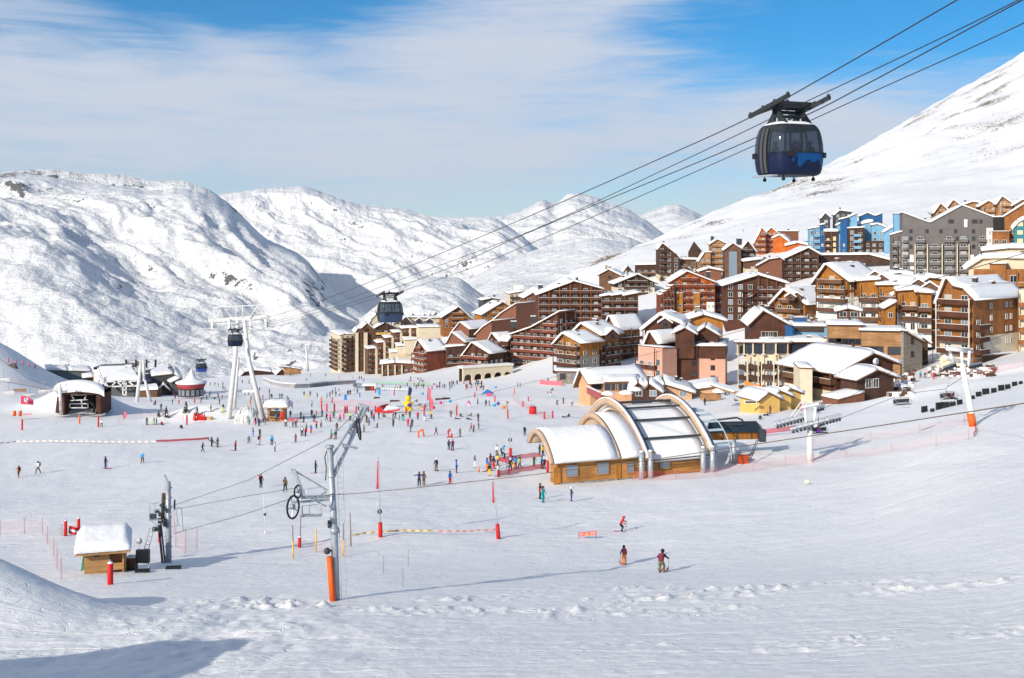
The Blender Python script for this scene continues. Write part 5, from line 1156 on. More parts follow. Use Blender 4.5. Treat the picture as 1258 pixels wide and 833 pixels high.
t.part('column', [W_MD], MB().tube([q(200.5, 640, -.2), q(201, 606, -.2)], .12, 8))
t.part('jib', [STEEL], MB().beam(q(206, 592), q(201.5, 583.5), .16, .12))
m = MB(); m.beam(q(195, 645, -.4), q(200, 695, -.4), .2, .12); m.beam(q(198, 645, -.3), q(203, 695, -.3), .1, .1); m.beam(q(200, 606, -.2), q(197, 660, -.3), .16, .1); t.part('guide_rail', [DSTEEL], m)
m = MB()
for (x0, y0, x1, y1) in ((184, 619, 200, 617), (184, 619, 184, 636), (184, 636, 204, 640), (184, 627, 203, 627), (190, 618, 190, 637), (186, 640, 196, 648), (216, 624, 223, 624), (223, 624, 225, 653), (213, 656, 225, 653), (209, 632, 216, 624), (210, 648, 222, 645), (216, 624, 219, 645)): m.beam(q(x0, y0, -.5), q(x1, y1, -.4), .05)
m.box(q(192, 638, -.4), (1.0, .7, .06)); t.part('work_platform', [STEEL], m)
m = MB()
for i, (x, y, s_) in enumerate([(188, 634, .45), (193, 628, .3), (197, 632, .35), (199, 640, .5), (195, 650, .35), (201, 626, .35), (199, 621, .28), (203, 645, .3), (190, 650, .4)]): m.box(q(x, y, -.35), (s_, s_ * .8, s_ * .7), rz=i)
t.part('machinery', [DSTEEL], m)
wheel(q(214.5, 620, .1), (.96, .2, 0), .36, t.root, t)
m = MB()
for dx in (0, .34): m.beam(q(184, 649, -.6) + V3(dx, 0, 0), q(172.5, 692, -1.2) + V3(dx, 0, 0), .045)
for i in range(9): a = q(184, 649, -.6).lerp(q(172.5, 692, -1.2), i / 8.5); m.beam(a, a + V3(.34, 0, 0), .035)
t.part('ladder', [STEEL], m)
m = MB(); m.box(q(195.5, 660, -.45), (.16, .1, .8)); t.part('red_marker', [PINKR], m)

# --- wooden arch station
g = G(780, 586); PHS = R(20); u = V3(math.cos(PHS), math.sin(PHS), 0); n = V3(-math.sin(PHS), math.cos(PHS), 0)
Z0 = g.z
def pt(px, dep=0.0):
    A = P(797, 588, 146); s_ = face_pt(A + n * dep, u, px); return s_
S0 = P(797, 588, 146)
st = Asm('arched_lift_station', 'wooden lift station with curved glulam arches and snow covered vaults', 'lift station', g)
def W_(s_, dn, z): return V3(S0.x, S0.y, 0) + u * s_ + n * dn + V3(0, 0, S0.z + z)
def curve(dep, h0, h1, k=22, full=1.0, back=.55):
    """profile: front eave at (0,h0), crown at (dep,h1), down behind"""
    o = []
    for i in range(k + 1):
        a = math.pi / 2 * i / k; f = 1 - math.cos(a); o.append((dep * (1 - math.cos(a) ** 1.0) if False else dep * math.sin(a * .0 + 0) if False else dep * (i / k), h0 + (h1 - h0) * math.sin(math.pi / 2 * (i / k)) ** .8))
    for i in range(1, 13):
        f = i / 12; o.append((dep + dep * back * f, h1 - (h1 - h0) * .55 * f * f))
    return o
def vault(s0, s1, prof, thick, name, mats, off=0, parent=None, smooth=True, sag=0):
    m = MB(); k = len(prof); top = []
    for i, (a, b) in enumerate(prof):
        a0, b0_ = prof[max(i - 1, 0)]; a1, b1_ = prof[min(i + 1, k - 1)]; l = math.hypot(a1 - a0, b1_ - b0_); nx, nz = -(b1_ - b0_) / l, (a1 - a0) / l
        top.append(((a + nx * off, b + nz * off), (a + nx * (off + thick), b + nz * (off + thick))))
    vs = []; ns = max(1, int((s1 - s0) / 1.2))
    for j in range(ns + 1):
        s_ = s0 + (s1 - s0) * j / ns
        for (lo, hi) in top: vs.append(W_(s_, *hi))
        for (lo, hi) in top[::-1]: vs.append(W_(s_, *lo))
    K = 2 * k; fs = [(j * K + i, j * K + (i + 1) % K, (j + 1) * K + (i + 1) % K, (j + 1) * K + i) for j in range(ns) for i in range(K)]
    for j in (0, ns):
        for i in range(k - 1): fs.append((j * K + i, j * K + i + 1, j * K + K - 2 - i, j * K + K - 1 - i))
    m.add(vs, fs, 0, None, smooth)
    return st.part(name, mats, m, parent) if parent is None else m.build(name, mats, parent)
PLY = mat('plywood_edge', (.52, .37, .26), var=.12, scale=1.2); 
# annex vault
pa = curve(4.8, 2.7, 5.8); pb = curve(7.8, 2.7, 6.8); pc = curve(10.8, 2.2, 7.7)
sA0, sA1 = pt(681), pt(757); sB1 = pt(790); sM0, sM1 = pt(798), pt(869)
vault(sA0 - .2, sA1, pa, .18, 'vault_roof', [PLY]); o = vault(sA0 - .1, sA1, pa, .5, 'snow_cover', [SNOW], .19)
vault(sA0 - .7, sA0 - .2, pa, .55, 'arch_beam', [PLY])
vault(sA1 + .02, sA1 + .45, pb, .7, 'arch_beam', [PLY]); vault(sA1 + .45, sB1, pb, .18, 'vault_roof', [PLY]); vault(sA1 + .6, sB1 - .1, pb, .5, 'snow_cover', [SNOW], .19)
vault(sM0 - 1.0, sM0 - .45, pc, .9, 'arch_beam', [PLY], .25); vault(sM0 - .9, sM0 - .5, pc, .14, 'snow_cover', [SNOW], 1.16); vault(sM0 - .44, sM0 - .2, pc, .3, 'arch_rail', [DSTEEL], .9)
vault(sM0 - .1, sM1, pc, .18, 'vault_roof', [PLY], -.5); vault(sM0, sM1 - .1, pc, .42, 'snow_cover', [SNOW], -.3)
vault(sM1 + .1, sM1 + .65, pc, .9, 'arch_beam', [PLY], .25); vault(sM1 + .12, sM1 + .6, pc, .14, 'snow_cover', [SNOW], 1.16); vault(sM1 + .66, sM1 + .85, pc, .3, 'arch_rail', [DSTEEL], .9)
for i in (4, 10, 16, 21, 26):
    a, b = pc[i]; m = MB(); m.beam(W_(sM0 - .4, a, b + .55), W_(sM1 + .6, a, b + .55), .22, .26); st.part('purlin', [DSTEEL], m)
# walls, windows and plinth
m = MB()
def wbox(m, s0, s1, n0, n1, z0, z1, mi=0): m.prism([W_(s0, n0, z0), W_(s1, n0, z0), W_(s1, n1, z0), W_(s0, n1, z0)], (0, 0, z1 - z0), mi)
wbox(m, pt(688), sA1, .5, 3.2, -3, 3.0); wbox(m, sA1, sB1 + 2, .45, 10, -3, 3.3); st.part('wall', [W_ST], m)
m = MB(); wbox(m, sB1 + 2, sM1, .6, 10, -3, 2.4); st.part('wall', [W_ST], m)
m = MB(); wbox(m, pt(687), sM1 + .1, .3, .58, -3, .25); st.part('plinth', [ST], m)
def vwall(s_, prof): 
    m = MB(); pts = [W_(s_, a, b) for a, b in prof] + [W_(s_, prof[-1][0], -3), W_(s_, prof[0][0], -3)]; m.prism(pts, u * .15); st.part('end_wall', [PLY], m)
vwall(sA1 + .46, pb[3:]); vwall(sM1 - .1, pc[3:])
for (xa_, xb_, za, zb__) in ((697, 711, 1.0, 2.35), (735, 749, 1.0, 2.4), (772.5, 780, .9, 2.2), (795, 801, 1.1, 2.1), (813, 824, 1.1, 2.1)):
    s_a, s_b = pt(xa_), pt(xb_); m = MB(); wbox(m, s_a, s_b, .38, .46, za, zb__, 1)
    for (p_, q_, r_, t_) in ((s_a - .08, s_b + .08, za - .12, za), (s_a - .08, s_b + .08, zb__, zb__ + .1), (s_a - .08, s_a, za, zb__), (s_b, s_b + .08, za, zb__)): wbox(m, p_, q_, .33, .5, r_, t_, 0)
    st.part('window', [W_TAN, GLASSB], m)
m = MB(); wbox(m, pt(682), pt(690), .3, .45, 0, 2.2); wbox(m, pt(758.5), pt(764), .3, .44, 0, 2.2); st.part('door', [W_AM], m)
for px in (785, 796, 860.5, 872):
    s_ = pt(px); m = MB(); m.tube([W_(s_, -.7, -.5), W_(s_, -.7, 3.6)], .34, 14); m.tube([W_(s_, -.7, 3.61), W_(s_, -.7, 3.8)], .25, 14, 1); st.part('steel_pillar', [STEEL, SNOW], m)
m = MB(); m.beam(W_(pt(768), -.6, 2.3), W_(sM1 + .6, -.6, 2.6), .14); m.beam(W_(pt(768), -.5, 1.9), W_(sM1 + .6, -.5, 2.2), .08); st.part('cable_tray', [DSTEEL], m)
m = MB()
for a in range(12):
    pass
fr_ = [(8 * (1 - math.cos(i / 14 * math.pi * .55)), 1.5 + 5.6 * math.sin(i / 14 * math.pi * .55)) for i in range(15)]
for s_ in (sM1 + 1.3, sM1 + 3.6): m.tube([W_(s_, a, b) for a, b in fr_], .07, 6)
for i in (3, 6, 8, 10, 12, 14): m.beam(W_(sM1 + 1.3, *fr_[i]), W_(sM1 + 3.6, *fr_[i]), .12, .3)
st.part('glass_canopy_frame', [mat('pale_blue_steel', (.45, .55, .62), rough=.4)], m)

# --- chairlift terminal on the right of it
g = G(901, 569); D = g.y
t = Asm('chairlift_terminal', 'chairlift terminal with dark hood and orange boarded side, right of the arches', 'lift terminal', g)
t.part('post', [STEEL], MB().tube([q(901.5, 572), q(901.5, 540)], .32, 12))
m = MB(); A = q(870, 541, 1); B = q(933, 539.5, 3); hz = q(933, 531, 3).z - B.z
m.prism([A, B, B + V3(0, 0, hz + .1), A + V3(0, 0, hz + .1)], (0.6, 4.2, 0)); t.part('side_panel', [W_AM], m)
m = MB(); A2 = A + V3(-.2, -.3, hz + .1); B2 = B + V3(.5, -.3, hz + .1); up = (q(900, 515, 4).z - q(900, 532, 2).z) * .75
m.add([A2, B2, B2 + V3(-.6, 2, up), A2 + V3(.6, 2, up), A2 + V3(.8, 5, 0), B2 + V3(.8, 5, 0)], [(0, 1, 2, 3), (3, 2, 5, 4), (0, 3, 4), (1, 5, 2), (0, 4, 5, 1)]); t.part('hood', [mat('dark_hood', (.03, .042, .055), rough=.25, spec=.6)], m)
for f in (.28, .56, .84): m = MB(); m.box(A.lerp(B, f) + V3(0, -.05, hz / 2), (.14, .1, hz)); t.part('panel_joint', [DSTEEL], m)
m = MB(); m.tube([q(872, 517, 4), q(905, 513, 4), q(912, 516, 4), q(913, 520, 4)], .14, 6); m.beam(q(880, 521, 3), q(912, 521, 3), .2); m.box(q(936, 535, 2), (.9, 1.2, 1.6)); m.tube([q(936, 528, 3), q(941, 530, 3), q(941, 536, 3)], .08, 6); t.part('machinery', [DSTEEL], m)
m = MB(); m.beam(q(929, 541, 0), q(919, 566, -1.5), .06); m.beam(q(931.5, 541, 0), q(921.5, 566, -1.5), .06)
for i in range(12): f = i / 12; m.beam(q(929, 541, 0).lerp(q(919, 566, -1.5), f), q(931.5, 541, 0).lerp(q(921.5, 566, -1.5), f), .05)
t.part('ladder', [DSTEEL], m)
g2 = G(913, 569); single(MB().box(g2 + V3(0, 0, .55), (1.35, .9, 1.1)), 'orange_box', [mat('orange_red_box', (.42, .06, .015), var=.1)], 'orange red equipment box on the snow below the terminal ladder', 'equipment box', g2)

# --- pylon with long sheave trains
g = G(995, 567); D = g.y
t = Asm('chairlift_pylon', 'thick white pylon carrying long snow covered roller trains, right of the terminal', 'lift pylon', g)
t.part('column', [WSTEEL], MB().tube([q(995, 571), q(995, 527)], [.42, .38], 12))
m = MB(); m.beam(q(985, 527), q(1003, 521), .5, .6); m.tube([q(991, 525, .5), q(989, 503, 1)], .2, 8); m.tube([q(1000, 522, .5), q(1002, 500, 1)], .2, 8); m.beam(q(985, 500, 1), q(1006, 496, 1), .3); t.part('crosshead', [WSTEEL], m)
def train(x0, y0, x1, y1, dd, nwh, snow=True):
    a, b = q(x0, y0, dd), q(x1, y1, dd + 3); m = MB(); m.beam(a, b, .12, .3); m.beam(a + V3(0, .5, .5), b + V3(0, .5, .5), .05); m.beam(a + V3(0, -.5, .5), b + V3(0, -.5, .5), .05)
    for i in range(8):
        f = i / 7; c = a.lerp(b, f)
        for yy in (-.5, .5): m.beam(c, c + V3(0, yy, .5), .04); m.beam(c + V3(0, yy, .5), c + V3(0, yy, -.1), .04)
    o = t.part('roller_train', [STEEL], m)
    for i in range(nwh): m = MB(); m.disc(a.lerp(b, (i + .5) / nwh) + V3(0, -.12, -.22), (.2, 1, 0), .2, .1, 10); m.build('roller', [DSTEEL], o)
    if snow: m = MB(); m.beam(a + V3(0, 0, .22), b + V3(0, 0, .22), .3, .16); m.build('snow_cover', [SNOW], o)
train(953, 523, 990, 513, -1, 9); train(972, 529, 1018, 517, -2, 10); train(1006, 520, 1033, 513, 1, 7); train(1000, 503, 1012, 500, 3, 4)
m = MB()
for (x0, y0, x1, y1) in ((972, 511, 984, 494), (976, 512, 990, 493), (966, 517, 980, 503), (984, 494, 1002, 497)): m.beam(q(x0, y0, 1), q(x1, y1, 2), .12)
t.part('maintenance_boom', [WSTEEL], m)
# --- tall white pylon on the right slope
g = G(1196, 523); D = g.y
t = Asm('chairlift_pylon', 'tall leaning white pylon with orange base pad on the right slope', 'lift pylon', g)
t.part('column', [WSTEEL], MB().tube([q(1198, 528), q(1193, 505), q(1181.5, 446)], [.42, .38, .30], 12))
m = MB(); m.tube([q(1191.8, 508, -.12), q(1195.5, 524, -.14)], [.46, .48], 12); t.part('padding', [ORANGE], m)
m = MB(); m.tube([q(1160, 438, -1), q(1166, 441), q(1195, 447, 1)], .26, 8); m.tube([q(1163, 428, -1), q(1194, 432, 1)], .26, 8); m.tube([q(1166, 429), q(1171, 446)], .2, 8); m.tube([q(1191, 431), q(1190, 449)], .2, 8); m.tube([q(1182, 447), q(1181.5, 432)], .2, 8); t.part('crosshead', [WSTEEL], m)
m = MB(); m.beam(q(1163, 427, -1) + V3(0, 0, .25), q(1194, 431, 1) + V3(0, 0, .25), .35, .15); t.part('snow_cover', [SNOW], m)
def train2(a, b, nwh):
    m = MB(); m.beam(a, b, .14, .3); m.beam(a + V3(0, 0, .7), b + V3(0, 0, .7), .05); o = t.part('roller_train', [STEEL], m)
    for i in range(nwh): m = MB(); m.disc(a.lerp(b, (i + .5) / nwh) + V3(0, -.12, -.22), (.3, 1, 0), .22, .1, 10); m.build('roller', [DSTEEL], o)
train2(q(1158, 452, -3), q(1174, 446, 3), 6); train2(q(1190, 449, -3), q(1206, 446, 3), 6)

# --- chairs
def chair(loc, label, yaw=0, group='chairlift chairs', w=2.6, cm=None, hang=2.2, s=1.0):
    r = empty('lift_chair', label, 'chairlift chair', loc, yaw, group); r.scale = (s, s, s)
    cm = cm or DSTEEL
    m = MB(); m.tube([(0, 0, hang + .9), (0, .1, hang), (0, .55, hang - .6), (0, .5, 1.2)], .05, 6); m.box((0, 0, hang + .95), (.25, .5, .2)); m.build('hanger', [STEEL], r)
    m = MB(); m.box((0, 0, .45), (w, .5, .08)); m.build('seat', [cm], r)
    m = MB(); m.box((0, .28, .85), (w, .06, .55)); m.build('backrest', [cm], r)
    m = MB(); m.tube([(-w/2, -.3, .5), (-w/2, .3, .45), (-w/2, .35, 1.25), (w/2, .35, 1.25), (w/2, .3, .45), (w/2, -.3, .5)], .04, 6); m.build('frame', [STEEL], r)
    m = MB(); m.tube([(-w/2 + .1, .2, 1.1), (-w/2 + .1, -.5, .8), (w/2 - .1, -.5, .8), (w/2 - .1, .2, 1.1)], .03, 6); m.box((0, -.5, .1), (w * .6, .05, .05)); m.build('safety_bar', [STEEL], r)
    return r
chair(P(1109, 501, 150), 'black slatted chair hanging alone below the brown chalet', .4)
chair(P(1166, 494, 145), 'chair carrying seated riders left of the tall leaning pylon', .5)
chair(P(1006, 536, 152), 'chair with riders at the roller trains of the thick pylon', .3)
for i, (x, y, nm) in enumerate([(4, 471, 'highest'), (10, 487, 'lowest left'), (24, 484, 'wooden seated'), (36, 490, 'occupied'), (54, 485, 'next to last'), (69, 484, 'last')]):
    chair(P(x, y, 245 + i * 3), nm + ' chair of the left chairlift above the snowy hollow', .2, 'chairs of the left chairlift', w=2.8, cm=(WSTEEL if i != 2 else W_TAN), s=.95)
# --- other ropes
def rope(pts, label, r=.02, group=None, seg=24, sag=0, m_=None):
    out = []
    for (a, b) in zip(pts, pts[1:]):
        A, B = P(*a), P(*b)
        for i in range(seg): f = i / seg; out.append(A.lerp(B, f) - V3(0, 0, sag * 4 * f * (1 - f)))
    out.append(P(*pts[-1])); m = MB(); m.tube(out, r, 5); o = m.build('lift_rope', [m_ or CABLE]); tag(o, label, 'rope', group); return o
rope([(1310, 486, 33), (1258, 495.5, 34), (1100, 520, 40), (960, 541, 47), (800, 565, 53), (640, 585, 58), (505, 600, 61), (441, 606, 62.5), (400, 608.5, 63)], 'brown haul rope crossing the right slope to the foreground mast', .019, seg=6, m_=mat('brown_cable', (.15, .10, .065)))
rope([(359, 612, 63), (300, 632, 68), (215, 655, 80)], 'drag rope from the lower wheel of the foreground mast to the return mast', .016)
rope([(366, 599, 63), (300, 610, 70), (213, 626, 80)], 'upper drag rope between the foreground mast and the return mast', .014)
rope([(437, 507, 66), (404, 539, 66.5), (305, 590, 74), (210, 622, 80)], 'thin rope slanting from the high arm of the foreground mast down left', .016)
rope([(1300, 299, 60), (1258, 311, 66), (1180, 334, 80), (1054, 368, 110), (889, 412, 150), (760, 444, 185), (684, 462, 210), (607, 481, 240), (530, 498, 265), (500, 505, 272)], 'long sagging rope crossing in front of the village', .03, seg=6)
rope([(1310, 388, 105), (1258, 402, 115), (1190, 428, 140), (1098, 455, 165), (1040, 490, 155), (1008, 503, 152)], 'chairlift rope passing the brown block and the tall leaning pylon', .03)
rope([(1206, 449, 142), (1160, 478, 146), (1109, 484, 150), (1030, 515, 152), (953, 522, 152)], 'lower chairlift rope carrying the single black chair', .03)
rope([(0, 441, 245), (36, 466, 253), (74, 478, 262)], 'upper rope of the left chairlift', .04); rope([(0, 468, 240), (30, 473, 250), (74, 482, 262)], 'lower rope of the left chairlift', .04)
rope([(780, 520, 150), (700, 512, 158), (640, 585, 400)][:2], 'thin wire lying across the annex vault', .015)

# --- left sunken station
hump_dummy = None
g = P(99, 509, 262)
t = Asm('sunken_lift_station', 'brown framed lift station opening sunk in a snow bank at the left', 'lift station', g); D = 262
m = MB()
for (xa, ya, xb, yb) in ((76, 481, 79, 511), (118, 480, 123.5, 509), (76, 481, 123.5, 485)):
    A = q(xa, yb); m.prism([q(xa, yb), q(xb, yb), q(xb, ya), q(xa, ya)], (0, 7, 0))
m.prism([q(68, 507, .3), q(79, 510, .3), q(79, 484, .3), q(70, 488, .3)], (0, .5, 0)); t.part('timber_frame', [W_RB], m)
m = MB(); m.prism([q(79, 511, 6), q(118, 509, 6), q(118, 484, 6), q(79, 484, 6)], (0, .4, 0)); t.part('shade_panel', [RUBBER], m)  # black sheet stands in for the shade inside the station opening
m = MB(); 
for (x0, y0, x1, y1) in ((87, 485, 106, 485), (88, 486, 92, 492), (106, 486, 103, 492), (86, 492, 108, 491), (100, 492, 101, 500), (86, 496, 108, 496), (86, 501, 108, 501), (86, 496, 86, 501), (108, 496, 108, 501)): m.beam(q(x0, y0, 1.5), q(x1, y1, 1.5), .22)
m.tube([q(84, 506, 3), q(83, 497, 3), q(88, 493, 3), q(112, 494, 3), q(116, 500, 3), q(115, 507, 3)], .3, 8, 1); t.part('drive_gear', [WSTEEL, DSTEEL], m)
m = MB(); ns = 14; vs = []
for i in range(ns + 1):
    f = i / ns; x = 66 + f * 62; e = math.sin(f * math.pi) ** .5
    for (dd, yy) in ((-.6, 481.5), (-.7, 478.5), (0, 473.5 - 2.5 * e), (5, 469.5 - 3 * e), (12, 470 - 2 * e)): vs.append(q(x, yy + (1 - e) * 6, dd))
m.add(vs, [(i * 5 + j, i * 5 + j + 1, (i + 1) * 5 + j + 1, (i + 1) * 5 + j) for i in range(ns) for j in range(4)], 0, None, True); t.part('snow_cover', [SNOW], m)
t = Asm('lift_pylon', 'plain white lift pylon at the left edge of the sunken station', 'lift pylon', P(75, 508, 258)); D = 258
t.part('column', [WSTEEL], MB().tube([q(75, 510), q(73.5, 472)], .34, 10)); t.part('crosshead', [WSTEEL], MB().beam(q(70, 474), q(79, 473), .3))

# --- main station at the far left
D = 385
def qf(px, py, dd=0): return P(px, py, 385 + dd)
t = Asm('main_lift_station', 'main gondola station with white truss front and a broad snow roof', 'lift station', qf(145, 490))
m = MB(); m.prism([qf(121, 489, 3), qf(170, 489, 3), qf(170, 467, 3), qf(121, 467, 3)], (0, 22, 0)); t.part('hall', [mat('dim_hall', (.10, .11, .12))], m)
m = MB(); m.prism([qf(128, 468, 0), qf(170, 466.5, 0), qf(160, 452, 12), qf(122, 453, 12)], V3(0, 0, .9)); m.prism([qf(128, 468, 0), qf(122, 453, 12), qf(120, 470, 12), qf(122, 480, 3)], V3(-.6, 0, .6)); t.part('snow_cover', [SNOW], m)
m = MB()
for (x0, y0, x1, y1) in ((128, 469, 168, 468), (134, 475, 168, 474), (137, 475, 143, 468), (143, 468, 150, 474), (150, 474, 157, 467.5), (157, 468, 165, 474), (151, 468, 151, 485), (155, 468, 155, 485), (151, 479, 156, 479), (151, 485, 156, 485), (121, 461, 130, 474), (123, 460, 136, 480)): m.beam(qf(x0, y0, -.8), qf(x1, y1, -.8), .42)
t.part('white_truss', [WSTEEL], m)
m = MB(); m.prism([qf(115, 471, 14), qf(121, 472, 14), qf(121, 451, 14), qf(115, 451, 14)], (0, 8, 0)); m.prism([qf(115, 451.5, 14), qf(163, 449.5, 14), qf(163, 451.5, 14), qf(115, 454, 14)], (0, 10, 0)); t.part('parapet', [C_GR], m)
m = MB(); m.prism([qf(115, 470, 13.8), qf(165, 466, 13.8), qf(165, 451.8, 13.8), qf(115, 454, 13.8)], (0, .3, 0)); t.part('wall', [C_WH], m)
m = MB(); m.prism([qf(169, 490, -2), qf(193, 489, -2), qf(193, 479, -2), qf(169, 479, -2)], (0, 5, 0)); t.part('ticket_wing', [W_MD], m)
m = MB(); m.prism([qf(168, 480, -2.6), qf(194, 478.5, -2.6), qf(192, 474, 4), qf(170, 475, 4)], (0, .2, .8)); t.part('snow_cover', [SNOW], m)
simple('service_building', 'long low grey green building with flat snow roof behind the left hollow', 58, 430, 2, [(58, 455.5), (84, 456), (112, 457)], 470, 14, wall=mat('grey_green_panel', (.14, .17, .16)), cat='building', oh=.3, snow_t=.9)
simple('service_hut', 'small brown service hut with snow roof next to the main station', 104, 400, 2, [(103, 465), (115, 464)], 473, 6, wall=W_RB, cat='hut', oh=.5, snow_t=1.2)
h = House('snow_covered_hall', 'large snow buried hall with small triangular dormers beside the main station', 'hall')
h.block(190, 400, 2, [(178, 484), (186, 463), (213, 460), (222, 466)], 488, 24, wall=C_SL, oh=.3, snow_t=1.0)
for x, y in ((189.5, 474), (201, 473)): h.dormer(x, y, 396, w=3.6, h=4.2, m=W_DK)
h.block(212, 398, 12, [(211, 470), (222, 465), (226, 475)], 486, 6, wall=C_GR, oh=.5, snow_t=.6)
g = P(235, 485, 365); D = 365
t = Asm('round_bar', 'round bar with red fascia and a snowy spire roof on the far slope', 'bar', g); c = P(235, 486, 372)
m = MB(); m.lathe([(4.0, 0), (4.0, 3.2)], 18, 0, Matrix.Translation(c)); t.part('wall', [W_DK], m)
for k in range(9): a = math.pi + math.pi * k / 8; m = MB(); m.box(c + V3(math.cos(a) * 4.05, math.sin(a) * 4.05, 1.3), (1.0, .12, 1.8), rz=a + math.pi / 2); t.part('window', [GLASSB], m)
m = MB(); m.lathe([(4.1, 2.6), (4.9, 4.1), (4.8, 4.2), (.5, 4.3)], 18, 0, Matrix.Translation(c)); t.part('red_fascia', [mat('dark_red_fascia', (.38, .05, .06))], m)
m = MB(); m.lathe([(4.95, 4.12), (5.0, 4.5), (3.9, 4.9), (2.0, 5.4), (1.1, 6.6), (.15, 8.6), (.01, 8.65)], 18, 0, Matrix.Translation(c)); t.part('snow_cover', [SNOW], m)
simple('far_chalet', 'dark far chalet under a snow roof just right of the A-frame tower', 298, 640, 6, [(291, 466), (301, 457), (312, 455), (334, 457.5), (344, 460)], 470, 12, wall=W_DK, cat='chalet', oh=.8, snow_t=1.3)
simple('far_chalet', 'small dark gabled chalet at the right end of the far chalet roofs', 341, 630, 6, [(340, 460), (346.5, 454), (349, 457)], 464, 9, wall=W_DK, cat='chalet', oh=.7, snow_t=.5)
simple('far_chalet', 'tan boarded long roof showing above the snow ridge left of the village', 344, 690, 6, [(344, 450.5), (358, 452), (370, 454)], 458, 9, wall=W_TAN, cat='chalet', oh=.7, snow_t=.5)
# ------------------------------------------------------------------ people
PC = dict(k=('black', (.02, .02, .024)), n=('navy', (.02, .035, .11)), b=('blue', (.02, .16, .55)), c=('light blue', (.04, .38, .68)), t=('teal', (.03, .42, .42)), g=('green', (.03, .22, .06)),
          l=('lime', (.50, .65, .05)), y=('yellow', (.80, .55, .02)), o=('orange', (.80, .20, .02)), r=('red', (.60, .02, .03)), m=('maroon', (.22, .02, .05)), p=('pink', (.75, .06, .25)),
          u=('purple', (.13, .05, .32)), w=('white', (.75, .75, .76)), s=('grey', (.22, .23, .25)), e=('olive', (.13, .12, .06)), h=('brown', (.14, .08, .05)), d=('dark grey', (.06, .06, .065)))
PM = {k: mat('cloth_' + v[0].replace(' ', '_'), v[1], rough=.85, var=.12, scale=6) for k, v in PC.items()}
SKIN = mat('skin', (.50, .28, .20), rough=.6); BOOT = mat('ski_boot', (.03, .03, .035)); 
J = {}
def pose(name, **o):
    b = dict(pel=(0, 0, .95), chest=(0, 0, 1.28), neck=(0, 0, 1.47), head=(0, -.01, 1.58), top=(0, -.01, 1.70),
             sl=(-.17, 0, 1.40), el=(-.25, -.03, 1.12), wl=(-.27, -.16, .92), hl=(-.27, -.22, .86), sr=(.17, 0, 1.40), er=(.25, -.03, 1.12), wr=(.27, -.16, .92), hr=(.27, -.22, .86),
             tl=(-.10, 0, .86), kl=(-.12, -.04, .48), al=(-.13, .03, .10), fl=(-.13, -.14, .05), tr=(.10, 0, .86), kr=(.12, -.04, .48), ar=(.13, .03, .10), fr=(.13, -.14, .05))
    b.update(o); J[name] = b
pose('standing')
pose('skiing', pel=(0, .10, .78), chest=(0, -.06, 1.07), neck=(0, -.16, 1.25), head=(0, -.22, 1.36), top=(0, -.25, 1.47), sl=(-.18, -.12, 1.17), el=(-.34, -.20, .98), wl=(-.36, -.42, .90), hl=(-.36, -.48, .88),
     sr=(.18, -.12, 1.17), er=(.34, -.20, .98), wr=(.36, -.42, .90), hr=(.36, -.48, .88), tl=(-.10, .10, .70), kl=(-.14, -.16, .44), al=(-.15, .02, .10), tr=(.10, .10, .70), kr=(.14, -.16, .44), ar=(.15, .02, .10), fl=(-.15, -.15, .05), fr=(.15, -.15, .05))
pose('walking', tl=(-.10, 0, .86), kl=(-.11, -.22, .50), al=(-.12, -.26, .12), fl=(-.12, -.42, .07), kr=(.11, .12, .47), ar=(.12, .34, .14), fr=(.12, .20, .05), el=(-.24, .12, 1.14), wl=(-.26, .10, .92), hl=(-.26, .08, .86), er=(.24, -.16, 1.15), wr=(.24, -.36, 1.02), hr=(.24, -.42, 1.0), head=(0, -.04, 1.57), top=(0, -.05, 1.69))
pose('sitting', pel=(0, 0, .16), chest=(0, .04, .50), neck=(0, 0, .68), head=(0, -.03, .79), top=(0, -.04, .90), sl=(-.17, .03, .62), el=(-.26, .1, .38), wl=(-.28, .02, .14), hl=(-.28, -.04, .08), sr=(.17, .03, .62), er=(.26, .1, .38), wr=(.28, .02, .14), hr=(.28, -.04, .08),
     tl=(-.10, -.06, .15), kl=(-.16, -.42, .36), al=(-.18, -.78, .10), fl=(-.18, -.86, .20), tr=(.10, -.06, .15), kr=(.16, -.42, .32), ar=(.18, -.80, .10), fr=(.18, -.88, .20))
pose('lying', pel=(0, 0, .15), chest=(0, .32, .20), neck=(0, .50, .26), head=(0, .60, .33), top=(0, .66, .42), sl=(-.17, .42, .22), el=(-.34, .22, .12), wl=(-.36, .02, .08), hl=(-.36, -.05, .07), sr=(.17, .42, .22), er=(.34, .24, .12), wr=(.36, .04, .08), hr=(.36, -.03, .07),
     tl=(-.10, -.08, .15), kl=(-.14, -.46, .22), al=(-.2, -.86, .10), fl=(-.2, -.92, .20), tr=(.10, -.08, .15), kr=(.14, -.46, .14), ar=(.2, -.88, .09), fr=(.22, -.94, .20))
pose('gesturing', el=(-.40, -.02, 1.34), wl=(-.62, -.06, 1.36), hl=(-.70, -.08, 1.38), er=(.42, -.04, 1.30), wr=(.64, -.10, 1.28), hr=(.71, -.12, 1.27))
pose('bending', pel=(0, .16, .84), chest=(0, -.14, 1.05), neck=(0, -.30, 1.14), head=(0, -.40, 1.18), top=(0, -.48, 1.24), sl=(-.17, -.22, 1.12), el=(-.20, -.30, .84), wl=(-.18, -.36, .60), hl=(-.18, -.38, .53), sr=(.17, -.22, 1.12), er=(.20, -.30, .84), wr=(.18, -.36, .60), hr=(.18, -.38, .53), tl=(-.10, .14, .78), tr=(.10, .14, .78), kl=(-.12, .04, .46), kr=(.12, .04, .46))
